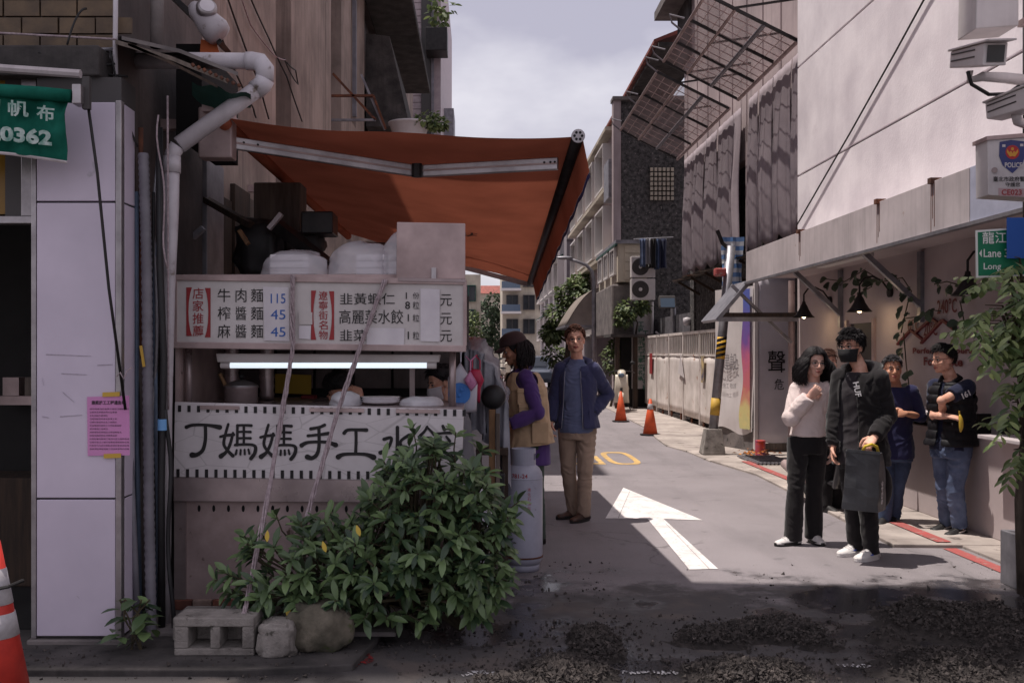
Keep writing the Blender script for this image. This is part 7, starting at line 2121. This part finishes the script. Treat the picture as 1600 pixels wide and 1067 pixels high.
# ------------------------------------------------------------------ scooters
mat('scooter_red', rgb(176, 48, 46), 0.3, coat=.6); mat('scooter_black', rgb(32, 31, 34), 0.3, coat=.6); mat('scooter_grey', rgb(120, 118, 122), 0.35, coat=.4); mat('scooter_cream', rgb(206, 196, 180), .35, coat=.4)
mat('tail_red', rgb(190, 30, 34), 0.25); mat('tyre', rgb(30, 29, 30), 0.85, bump=.3)
def scooter(label, loc, ang, m_):
    """built along +x (nose), then turned about z"""
    o = thing('parked_scooter', label, 'scooter', loc, 'scooters parked along the lane')
    o.rotation_euler = (0, 0, R(ang))
    WLOC[o] = V((0, 0, 0))
    def wheel(x):
        w = MB().tube([(x + .205 * math.cos(t), 0, .24 + .205 * math.sin(t)) for t in (2 * math.pi * k / 24 for k in range(25))], .045, 8).build('wheel', M('tyre'), o, smooth=True)
        MB().lathe([(.001, -.03), (.15, -.025), (.165, 0), (.15, .025), (.001, .03)], (x, 0, .24), 20, Matrix.Rotation(R(90), 4, 'X')).build('rim', M('steel_dull'), w, smooth=True)
    wheel(.62); wheel(-.62)
    def hull(name, st, m2):
        rings = []
        for x, z, hw, hh in st:
            rings.append([(x, hw * math.copysign(abs(math.cos(a)) ** .8, math.cos(a)), z + hh * math.sin(a)) for a in (2 * math.pi * k / 14 for k in range(14))])
        return MB().loft(rings).build(name, M(m2), o, smooth=True)
    hull('rear_body', [(-.98, .70, .03, .03), (-.85, .66, .12, .10), (-.55, .58, .17, .15), (-.25, .52, .17, .18), (-.08, .42, .14, .14)], m_)
    hull('seat', [(-.80, .80, .06, .02), (-.70, .80, .14, .045), (-.35, .78, .15, .05), (-.1, .76, .12, .045), (-.02, .74, .06, .02)], 'black_plastic')
    hull('floor_board', [(-.15, .28, .15, .05), (.1, .26, .17, .04), (.35, .27, .16, .05)], m_)
    MB().grid(lambda u, v: V((.36 + .12 * math.sin(v * 2.5) - .07 * v, (u - .5) * (.40 - .08 * v) , .24 + .72 * v)), 8, 10).build('leg_shield', M(m_), o, smooth=True, solid=.04)
    hull('front_fender', [(.42, .44, .04, .04), (.55, .47, .075, .05), (.75, .42, .07, .05), (.86, .34, .03, .03)], m_)
    hull('headset', [(.18, 1.0, .05, .05), (.28, 1.02, .11, .08), (.40, .98, .10, .09), (.48, .95, .05, .05)], m_)
    MB().ell((.46, 0, .95), (.04, .085, .06)).build('headlight', M('glass_blue'), o, smooth=True)
    MB().ell((-.95, 0, .66), (.05, .09, .045)).build('tail_light', M('tail_red'), o, smooth=True)
    MB().bb((-1.0, -.09, .40), (-.985, .09, .52)).build('licence_plate', M('box_white'), o)
    MB().tube([(-.2, .32, 1.0), (.12, .22, 1.05), (.26, .0, 1.06), (.12, -.22, 1.05), (-.0, -.34, 1.0)], .016, 8).build('handlebar', M('black_plastic'), o, smooth=True)
    for sd in (-1, 1):
        MB().tube([(.2, sd * .18, 1.05), (.24, sd * .26, 1.22)], .007, 6).build('mirror_stem', M('black_metal'), o)
        MB().ell((.24, sd * .28, 1.27), (.02, .07, .045)).build('mirror', M('black_plastic'), o, smooth=True)
    MB().tube([(.48, .0, .62), (.60, 0, .28)], .035, 8).build('fork', M('black_metal'), o)
    MB().tube([(-.3, -.16, .26), (-.6, -.19, .26), (-.85, -.2, .34)], [.03, .045, .05], 10).build('exhaust', M('steel_dull'), o, smooth=True)
    MB().bar((-.2, .12, .25), (-.28, .22, .01), .02).build('stand', M('black_metal'), o)
    return o
scooter('black scooter half hidden behind the masked man', (3.53, 9.85, .03), -86, 'scooter_black')
scooter('black and cream scooter parked beside the orange cones', (3.75, 26.3, .03), -100, 'scooter_cream')
scooter('red tailed scooter behind the man in the hoodie', (3.2, 31.0, 0), 80, 'scooter_red')
scooter('grey scooter in the row beyond the red one', (3.5, 33.0, 0), 75, 'scooter_grey')
scooter('dark scooter farther along the row of scooters', (3.0, 38.0, 0), 85, 'scooter_black')
scooter('red scooter far down the lane seen past the brown cap', (.6, 48.0, 0), 60, 'scooter_red')
scooter('cream scooter far down the lane near the dark trees', (1.3, 52.0, 0), 70, 'scooter_cream')
scooter('grey scooter far down the lane between the two far ones', (.9, 57.0, 0), 80, 'scooter_grey')
C_ = thing('parked_car', 'small pale blue car parked far down the lane', 'car', (2.4, 44, 0))
rings = []
for y, hw, z0, z1 in ((42.2, .7, .45, .75), (42.5, .8, .3, .85), (43.3, .82, .28, .95), (43.8, .8, .28, 1.4), (45.2, .8, .28, 1.45), (45.9, .8, .3, 1.0), (46.2, .7, .4, .85)):
    rings.append([(2.4 - hw, y, z0), (2.4 + hw, y, z0), (2.4 + hw, y, (z0 + z1) / 2 + .1), (2.4 + hw * .8, y, z1), (2.4 - hw * .8, y, z1), (2.4 - hw, y, (z0 + z1) / 2 + .1)])
mat('car_blue', rgb(140, 156, 176), .3, coat=.6)
MB().loft(rings).build('body', M('car_blue'), C_, bev=.04)
MB().hexa([(1.85, 43.28, .98), (2.95, 43.28, .98), (2.9, 43.7, 1.36), (1.9, 43.7, 1.36), (1.85, 43.25, .99), (2.95, 43.25, .99), (2.9, 43.67, 1.38), (1.9, 43.67, 1.38)]).build('windscreen', M('glass_blue'), C_)
for x in (1.62, 3.18):
    for y in (42.9, 45.4):
        MB().lathe([(.001, -.1), (.3, -.09), (.3, .09), (.001, .1)], (x, y, .31), 18, Matrix.Rotation(R(90), 4, 'Y')).build('wheel', M('tyre'), C_)
# ------------------------------------------------------------------ plants
def leaf_mat(name, c1, c2, rough=.38, tr=.25):
    m = bpy.data.materials.new(name)
    m.use_nodes = True
    n, l = m.node_tree.nodes, m.node_tree.links
    b = n['Principled BSDF']
    oi = n.new('ShaderNodeObjectInfo'); geo = n.new('ShaderNodeNewGeometry')
    ad = n.new('ShaderNodeMath'); ad.operation = 'ADD'
    fr = n.new('ShaderNodeMath'); fr.operation = 'FRACT'
    mx_ = n.new('ShaderNodeMix'); mx_.data_type = 'RGBA'
    mx_.inputs[6].default_value = (*c1, 1); mx_.inputs[7].default_value = (*c2, 1)
    l.new(oi.outputs['Random'], ad.inputs[0]); l.new(geo.outputs['Random Per Island'], ad.inputs[1]); l.new(ad.outputs[0], fr.inputs[0]); l.new(fr.outputs[0], mx_.inputs[0])
    l.new(mx_.outputs[2], b.inputs['Base Color'])
    b.inputs['Roughness'].default_value = rough
    b.inputs['Specular IOR Level'].default_value = .45
    t = n.new('ShaderNodeBsdfTranslucent'); l.new(mx_.outputs[2], t.inputs['Color'])
    s_ = n.new('ShaderNodeMixShader'); s_.inputs[0].default_value = tr
    o = n['Material Output']
    l.new(b.outputs[0], s_.inputs[1]); l.new(t.outputs[0], s_.inputs[2]); l.new(s_.outputs[0], o.inputs['Surface'])
    MATS[name] = m
    return m
leaf_mat('leaf_bush', rgb(34, 56, 40), rgb(112, 134, 88), .34, .15)
leaf_mat('leaf_tree', rgb(66, 88, 50), rgb(150, 164, 110), .34, .35)
leaf_mat('leaf_far', rgb(58, 74, 48), rgb(120, 132, 84), .6, .3)
leaf_mat('leaf_dark', rgb(40, 54, 42), rgb(74, 90, 66), .6, .2)
leaf_mat('leaf_vine', rgb(36, 52, 40), rgb(84, 100, 78), .45, .2)
mat('leaf_yellow', rgb(186, 158, 58), .5)
mat('bark', rgb(96, 84, 74), .9, rgb(60, 52, 46), 9, .6, bump=.6, stretch=(3, 3, .6))
mat('twig', rgb(86, 78, 58), .9, rgb(62, 54, 44), 9, .6)
def leaf_mesh(name, L, W, m, fold=.25, droop=.15):
    """two-sided leaf along +y: midrib fold, pointed tip, bent down"""
    st = [(0, .05), (.18, .55), (.42, .95), (.65, 1.0), (.85, .62), (1.0, .04)]
    mb = MB()
    rows = []
    for t, w in st:
        z = -droop * L * t * t
        rows.append([V((-w * W / 2, t * L, z + fold * w * W / 2)), V((0, t * L, z)), V((w * W / 2, t * L, z + fold * w * W / 2))])
    for r_ in rows: mb.v.extend(r_)
    for i in range(len(rows) - 1):
        a = i * 3
        mb.f += [(a, a + 1, a + 4, a + 3), (a + 1, a + 2, a + 5, a + 4)]
    return mb.me(name, m, True)
def frame(d, up):
    y = V(d).normalized(); x = y.cross(V(up))
    x = x.normalized() if x.length > 1e-4 else V((1, 0, 0))
    z = x.cross(y)
    return Matrix((x, y, z)).transposed()
def plant_leaves(parent, leaves, me_, n_obj, mass_mat, key=None):
    """leaves = list of (pos, 3x3, scale): the n_obj best as objects sharing one mesh, the rest joined"""
    leaves = sorted(leaves, key=key or (lambda q: q[0].y))
    off = WLOC[parent]
    for p, r_, s_ in leaves[:n_obj]:
        o = bpy.data.objects.new('leaf', me_)
        o.parent = parent
        o.matrix_local = Matrix.Translation(p - off) @ r_.to_4x4() @ Matrix.Scale(s_, 4)
        COL.objects.link(o)
    rest = leaves[n_obj:]
    if not rest: return
    base = np.array([tuple(v.co) for v in me_.vertices]); fs_ = np.array([tuple(p.vertices) for p in me_.polygons])
    n_, k = len(base), len(rest)
    V_ = np.empty((k, n_, 3)); 
    for i, (p, r_, s_) in enumerate(rest):
        V_[i] = base @ np.array(r_.transposed()) * s_ + np.array(p - off)
    F_ = (fs_[None] + (np.arange(k) * n_)[:, None, None]).reshape(-1, 4)
    m2 = bpy.data.meshes.new('leaf_mass')
    m2.from_pydata(V_.reshape(-1, 3).tolist(), [], F_.tolist())
    m2.polygons.foreach_set('use_smooth', [True] * len(m2.polygons))
    m2.materials.append(mass_mat)
    o = link_mesh('leaf_mass', m2, parent)
    o['kind'] = 'stuff'

# --- the bush before the stall
rs = random.Random(21)
Bu = thing('bush', 'dense glossy green bush growing before the stall front', 'bush', (-.55, 5.42, .03))
LM = leaf_mesh('leaf', .104, .033, M('leaf_bush'), fold=.35, droop=.22)
leaves = []
lobes = [((-.22, 5.40, .60), (.38, .28, .47), 170), ((-.95, 5.34, .38), (.44, .22, .27), 120), ((-.55, 5.36, .38), (.48, .26, .31), 110), ((-.29, 5.36, .84), (.23, .20, .28), 50), ((.0, 5.38, .50), (.18, .22, .36), 60)]
base_pts = [V((-.35, 5.46, .03)), V((-.62, 5.45, .03)), V((-.1, 5.5, .03)), V((-.8, 5.4, .03))]
tips = []
for c, rad, n_ in lobes:
    for k in range(n_):
        while True:
            d = V((rs.uniform(-1, 1), rs.uniform(-1, 1), rs.uniform(-1, 1)))
            if .25 < d.length < 1: break
        d = d.normalized() * (d.length ** .5 if rs.random() < .8 else rs.uniform(1.0, 1.22))
        p = V(c) + V((d.x * rad[0], d.y * rad[1], d.z * rad[2])) * (1 + .14 * noise.noise(V((d.x * 3, d.z * 3, n_))))
        if p.z < .12: p.z = .12 + rs.uniform(0, .2)
        if p.y > 5.68: p.y = 5.68 - rs.uniform(0, .15)
        tips.append((p, V(c)))
tw = []
for p, c in tips:
    b = min(base_pts, key=lambda q: (q - p).length)
    out = (p - c); out.z += .10
    out = (out.normalized() + V((0, -.35, .25))).normalized()
    tw.append([b.lerp(p, .55) + V((0, .05, .06)), p - out * .10, p])
    n_ = rs.randint(6, 9)
    for k in range(n_):
        a = k * 2.4 + rs.uniform(-.3, .3)
        x = out.cross(V((.3, .2, 1))).normalized(); z = out.cross(x)
        tilt = rs.uniform(.55, 1.25)
        d = (out * math.cos(tilt) + (x * math.cos(a) + z * math.sin(a)) * math.sin(tilt) - EZ * rs.uniform(.0, .35)).normalized()
        q = p - out * rs.uniform(0, .05)
        leaves.append((q, frame(d, EZ + V((0, -.5, 0)) + out * .4), rs.uniform(.45, 1.22)))
plant_leaves(Bu, leaves, LM, 300, M('leaf_bush'))
mb = MB()
for a, b, c in tw: mb.tube([a, b, c], [.006, .004, .003], 4)
o = mb.build('twigs', M('twig'), Bu); o['kind'] = 'stuff'
for i, b in enumerate(base_pts):
    for k in range(3):
        t = tips[rs.randrange(len(tips))][0]
        MB().tube([b, b.lerp(t, .4) + V((rs.uniform(-.05, .05), 0, .1)), b.lerp(t, .8)], [.018, .013, .006], 7).build('stem', M('twig'), Bu, smooth=True)
Ym = leaf_mesh('yellow_leaf', .08, .032, M('leaf_yellow'))
for px, py in ((418, 828), (504, 845), (557, 820), (452, 945)):
    o = bpy.data.objects.new('yellow_leaf', Ym); o.parent = Bu
    o.matrix_local = Matrix.Translation(at(px, py, 5.14) - WLOC[Bu]) @ Matrix.Scale(.75, 4) @ frame(V((rs.uniform(-.5, .5), -.5, -1)), V((0, -1, .3))).to_4x4()
    COL.objects.link(o)
# --- weeds at the pillar foot
Wd = thing('weed', 'broad leaved weed growing at the foot of the silver pillar', 'plant', gd(205, 1030, .03))
WM = leaf_mesh('leaf', .12, .062, M('leaf_bush'), droop=.3)
lv = []
for k in range(30):
    p = V((rnd(-1.86, -1.66), rnd(5.02, 5.16), rnd(.08, .30)))
    a = rnd(0, 6.28)
    lv.append((p, frame(V((math.cos(a), math.sin(a) - .4, rnd(-.5, .3))), EZ), rnd(.6, 1.1)))
plant_leaves(Wd, lv, WM, 40, M('leaf_bush'))
for k in range(5):
    MB().tube([V((-1.76 + rnd(-.03, .03), 5.1, .035)), V((-1.76 + rnd(-.07, .07), 5.08, .2)), V((-1.76 + rnd(-.1, .1), 5.06, .3))], .005, 5).build('stem', M('twig'), Wd)
# --- street tree by the camera pole
Tr = thing('street_tree', 'leafy young street tree in front of the camera pole', 'tree', (3.66, 6.25, 0))
trunk = MB().tube([(3.50, 6.42, 0), (3.48, 6.42, .6), (3.50, 6.36, 1.2), (3.46, 6.3, 1.7), (3.52, 6.25, 2.3)], [.036, .032, .028, .024, .014], 10).build('trunk', M('bark'), Tr, smooth=True)
TM = leaf_mesh('leaf', .088, .040, M('leaf_tree'), droop=.25)
leaves, sp = [], []
for (px, py, rx, rz, n_) in ((1585, 428, 34, 32, 16), (1577, 500, 52, 40, 26), (1600, 560, 44, 56, 20), (1606, 480, 36, 46, 14), (1590, 640, 30, 36, 6), (1602, 690, 40, 20, 7), (1640, 520, 50, 120, 36)):
    for k in range(n_):
        while True:
            u, v, w = rs.uniform(-1, 1), rs.uniform(-1, 1), rs.uniform(-1, 1)
            if u * u + v * v + w * w < 1: break
        p = at(px + rx * u, py + rz * v, 6.2 + .35 * w)
        sp.append(p)
for p in sp:
    b = V((3.46, 6.3, max(.9, p.z - .3)))
    d0 = (p - b); d0.z *= .3
    d0 = (d0.normalized() + V((rs.uniform(-.4, .4), rs.uniform(-.4, .4), rs.uniform(-.7, .1)))).normalized()
    L = rs.uniform(.16, .28)
    pts = [p + d0 * L * t - EZ * (.10 * t * t) for t in (0, .35, .7, 1)]
    MB_ = pts
    tw.append(pts)
    for k in range(9):
        t = (k + .6) / 9
        q = pts[0].lerp(pts[3], t) - EZ * .02
        sd = d0.cross(EZ).normalized() * (1 if k % 2 else -1)
        d = (sd * .9 + d0 * .5 - EZ * rs.uniform(.2, .7)).normalized()
        leaves.append((q, frame(d, EZ + V((rs.uniform(-.4, .4), -.3, 0))), rs.uniform(.7, 1.15)))
plant_leaves(Tr, leaves, TM, 300, M('leaf_tree'), key=lambda q: q[0].x * .6 + q[0].y)
mb = MB()
for p in sp:
    mb.tube([V((3.45, 6.32, max(1.0, p.z - .35))), p.lerp(V((3.46, 6.3, p.z)), .4), p], [.009, .006, .003], 5)
o = mb.build('branches', M('twig'), Tr, smooth=True); o['kind'] = 'stuff'
# --- vines on the shop wall
Vn = thing('wall_vine', 'thin vine trailing under the canopy and down the shop wall', 'vine', (4.3, 9.2, 1.3))
VM = leaf_mesh('leaf', .10, .08, M('leaf_vine'), droop=.2)
def vp(px, py, X=4.28): return wx(px, X, py)
paths = [[(1290, 436), (1320, 440), (1350, 422), (1380, 440), (1410, 434), (1424, 455), (1418, 475), (1412, 500), (1408, 520)], [(1412, 520), (1414, 545), (1416, 570), (1420, 600), (1426, 640)], [(1352, 424), (1362, 448), (1340, 460)], [(1412, 498), (1440, 494), (1452, 484), (1470, 486)], [(1460, 444), (1480, 440), (1502, 446), (1516, 470)], [(1500, 470), (1506, 500), (1502, 520)]]
lv = []
for path in paths:
    ps = [vp(*q) for q in path]
    MB().tube(ps, .006, 5).build('stem', M('twig'), Vn, smooth=True)
    for i in range(len(ps) - 1):
        n_ = max(2, int((ps[i] - ps[i + 1]).length / .05)) if path[0][1] < 530 and path[0][0] != 1412 else 3
        for k in range(min(n_, 9)):
            p = ps[i].lerp(ps[i + 1], rs.random()) + V((rs.uniform(-.04, .02), rs.uniform(-.05, .05), rs.uniform(-.05, .04)))
            lv.append((p, frame(V((rs.uniform(-.8, .1), rs.uniform(-.7, .7), rs.uniform(-1, .2))), V((-1, -.4, .5))), rs.uniform(.6, 1.2)))
plant_leaves(Vn, lv, VM, 300, M('leaf_vine'))
# --- trees and plants farther off
def far_tree(name, label, base, crowns, lm, m, seed, nleaf, size, trunk_r=.15, cat='tree'):
    rs_ = random.Random(seed)
    o = thing(name, label, cat, base)
    me_ = leaf_mesh('leaf', size, size * .5, M(m))
    top = sum((V(c) for c, r_ in crowns), V()) / len(crowns)
    MB().tube([V(base), V(base).lerp(top, .5) + V((.1, 0, 0)), top], [trunk_r, trunk_r * .7, trunk_r * .3], 8).build('trunk', M('bark'), o, smooth=True)
    lv_ = []
    for c, r_ in crowns:
        MB().tube([V(base).lerp(top, .6), V(c)], [trunk_r * .4, trunk_r * .1], 6).build('limb', M('bark'), o)
        for k in range(nleaf):
            d = V((rs_.gauss(0, 1), rs_.gauss(0, 1), rs_.gauss(0, 1))).normalized()
            rr = rs_.uniform(.35, 1.0) ** .5 * (1 + .35 * noise.noise(d * 2.2 + V((seed, 0, 0))))
            p = V(c) + V((d.x * r_[0], d.y * r_[1], d.z * r_[2])) * rr
            lv_.append((p, frame(d + V((rs_.uniform(-1, 1), rs_.uniform(-1, 1), rs_.uniform(-1.2, .4))), EZ + d), rs_.uniform(.6, 1.3)))
    base_v = me_
    mass = plant_leaves(o, lv_, me_, 0, M(m))
    for ch in o.children:
        if ch.name.startswith('leaf_mass'): ch.name = 'crown'
    return o
far_tree('roadside_tree', 'light green roadside tree left of the street lamp', (3.3, 40, 0), [(tuple(at(880, 492, 40)), (.75, .7, .55)), (tuple(at(900, 462, 40)), (.75, .7, .6)), (tuple(at(912, 445, 40.5)), (.55, .6, .45)), (tuple(at(862, 520, 40)), (.4, .5, .35))], 0, 'leaf_far', 1, 420, .26)
far_tree('dark_tree', 'dark tall tree at the end of the lane', (.95, 112, 0), [(tuple(at(762, 505, 112)), (1.5, 1.5, 2.6)), (tuple(at(772, 480, 112)), (1.3, 1.4, 1.5)), (tuple(at(755, 530, 112)), (1.2, 1.2, 1.5)), (tuple(at(780, 525, 112)), (1.2, 1.2, 2.0))], 0, 'leaf_dark', 2, 420, .5, .3)
far_tree('dark_tree', 'smaller dark tree beside the cream far house', (-.3, 70, 0), [(tuple(at(738, 505, 70)), (.5, .5, .9)), (tuple(at(742, 525, 70)), (.6, .6, .6))], 0, 'leaf_far', 3, 260, .3, .12)
far_tree('potted_shrub', 'small yellowish shrub beside the street lamp foot', (3.75, 28.6, 0), [(tuple(at(958, 560, 28.6)), (.3, .3, .42)), (tuple(at(962, 545, 28.6)), (.22, .25, .25))], 0, 'leaf_far', 4, 240, .13, .04, 'shrub')
far_tree('balcony_plant', 'green plant spilling over the ledge above the notice board', (4.35, 27.8, 2.09), [(tuple(at(985, 482, 27.8)), (.45, .3, .2)), (tuple(at(975, 498, 27.8)), (.3, .25, .2)), (tuple(at(1003, 480, 27.8)), (.2, .25, .18))], 0, 'leaf_far', 5, 150, .14, .03, 'plant')
far_tree('basin_plant', 'light green plant growing from the white basin', (-1.22, 17.2, 5.4), [(tuple(at(668, 186, 17.0)), (.24, .2, .12)), (tuple(at(685, 193, 17.0)), (.16, .16, .08))], 0, 'leaf_tree', 6, 130, .10, .02, 'plant')
far_tree('roof_plant', 'sprig of leaves hanging from the roof of the pink tiled block', (-1.4, 32.4, 12.6), [(tuple(at(692, 12, 32.2)), (.42, .3, .3)), (tuple(at(684, 28, 32.2)), (.3, .3, .28))], 0, 'leaf_far', 7, 40, .28, .03, 'plant')
far_tree('hedge_shrub', 'low green shrub beneath the roadside tree', (3.0, 41, 0), [(tuple(at(888, 562, 41)), (.5, .4, .4)), (tuple(at(868, 556, 41)), (.5, .4, .4))], 0, 'leaf_far', 8, 220, .2, .05, 'shrub')

# ------------------------------------------------------------------ dug-up rubble
def chips_mesh(pts, m, name, parent=None, label=None, cat=None, seed=1):
    rs_ = np.random.RandomState(seed)
    n_ = len(pts)
    base = np.array([(1, 1, 1), (-1, -1, 1), (-1, 1, -1), (1, -1, -1), (.2, -.9, .9), (-.9, .3, -.2)], float)
    fs_ = np.array([(0, 4, 3), (0, 1, 4), (1, 3, 4), (0, 5, 1), (0, 2, 5), (0, 3, 2), (1, 5, 3), (2, 3, 5)])
    V_ = np.empty((n_, 6, 3))
    for i, (p, s_) in enumerate(pts):
        q = rs_.normal(size=4); q /= np.linalg.norm(q)
        w, x, y, z = q
        R_ = np.array([[1 - 2 * (y * y + z * z), 2 * (x * y - z * w), 2 * (x * z + y * w)], [2 * (x * y + z * w), 1 - 2 * (x * x + z * z), 2 * (y * z - x * w)], [2 * (x * z - y * w), 2 * (y * z + x * w), 1 - 2 * (x * x + y * y)]])
        V_[i] = (base * rs_.uniform(.45, 1.1, 3) * s_ * (1 + .35 * rs_.normal(size=(6, 1)) * .4)) @ R_.T + np.array(p)
    F_ = (fs_[None] + (np.arange(n_) * 6)[:, None, None]).reshape(-1, 3)
    me_ = bpy.data.meshes.new(name)
    me_.from_pydata(V_.reshape(-1, 3).tolist(), [], F_.tolist())
    me_.materials.append(m)
    o = link_mesh(name, me_)
    return tag(o, label, cat, kind='stuff')
mat('rubble', rgb(76, 69, 66), .95, rgb(48, 44, 43), 26, .8, bump=.6, bscale=60, spots=rgb(118, 108, 103), spot_scale=30, spot_pos=.64)
mat('soil', rgb(62, 56, 54), .95, rgb(40, 36, 35), 12, .8, bump=.9, bscale=45)
heaps = [('long rubble heap nearest the bush', [(885, 1055, .30, .32, .10), (930, 1010, .18, .34, .12), (800, 1075, .3, .25, .07)], 1),
         ('spread rubble heap in the middle of the dug up road', [(1110, 1000, .34, .26, .07), (1210, 990, .38, .26, .11), (1170, 1060, .42, .26, .11), (1280, 1010, .2, .14, .06)], 2),
         ('largest rubble heap before the camera pole', [(1450, 975, .34, .40, .16), (1540, 985, .42, .5, .16), (1500, 1050, .5, .4, .12), (1395, 1000, .2, .25, .06), (1600, 1010, .4, .5, .12)], 3)]
def heap_z(x, y, hs):
    z = 0
    for c, rx, ry, h in hs:
        d = ((x - c.x) / rx) ** 2 + ((y - c.y) / ry) ** 2
        z = max(z, .8 * h * math.exp(-d * 1.9)) if h else z
    return z * (1 + .5 * noise.noise(V((x * 5, y * 5, 0)))) + .02 * noise.noise(V((x * 16, y * 16, 2))) * min(1, z * 30)
for lb, hs_, sd in heaps:
    hs = [(gd(px, py), rx, ry, h) for px, py, rx, ry, h in hs_]
    x0 = min(c.x - rx * 1.5 for c, rx, ry, h in hs); x1 = max(c.x + rx * 1.5 for c, rx, ry, h in hs)
    y0 = min(c.y - ry * 1.5 for c, rx, ry, h in hs); y1 = max(c.y + ry * 1.5 for c, rx, ry, h in hs)
    single('soil_mound', 'dark soil below the ' + lb, 'soil', MB().grid(lambda u, v: V((x0 + (x1 - x0) * u, y0 + (y1 - y0) * v, heap_z(x0 + (x1 - x0) * u, y0 + (y1 - y0) * v, hs) - .022)), 90, 80), M('soil'), kind='stuff', smooth=True, loc=(0, 0, 0))
    rs_ = random.Random(sd)
    pts = []
    while len(pts) < 14000:
        x, y = rs_.uniform(x0, x1), rs_.uniform(y0, y1)
        z = heap_z(x, y, hs)
        if z < .022 + .04 * rs_.random(): 
            if rs_.random() > .02: continue
        s_ = .0018 + .0115 * rs_.random() ** 6
        pts.append(((x, y, max(z, 0) + s_ * .3), s_))
    chips_mesh(pts, M('rubble'), 'rubble_heap', label=lb, cat='rubble', seed=sd)
rs_ = random.Random(9)
pts = []
while len(pts) < 1500:
    y = 4.8 + 2.6 * rs_.random() ** 1.2
    x = rs_.uniform(-.5, 4.0)
    if rs_.random() < .3: x, y = rs_.uniform(-2.5, -.3), rs_.uniform(4.72, 5.3)
    if noise.noise(V((x * 1.1, y * 1.3, 7))) < -.05 + .3 * rs_.random() and rs_.random() > .12: continue
    s_ = .002 + .010 * rs_.random() ** 5
    pts.append(((x, y, s_ * .4 + (.036 if x < -.62 and y > 4.8 else 0)), s_))
chips_mesh(pts, M('rubble'), 'loose_gravel', label='loose crumbs of asphalt scattered over the road', cat='gravel', seed=5)
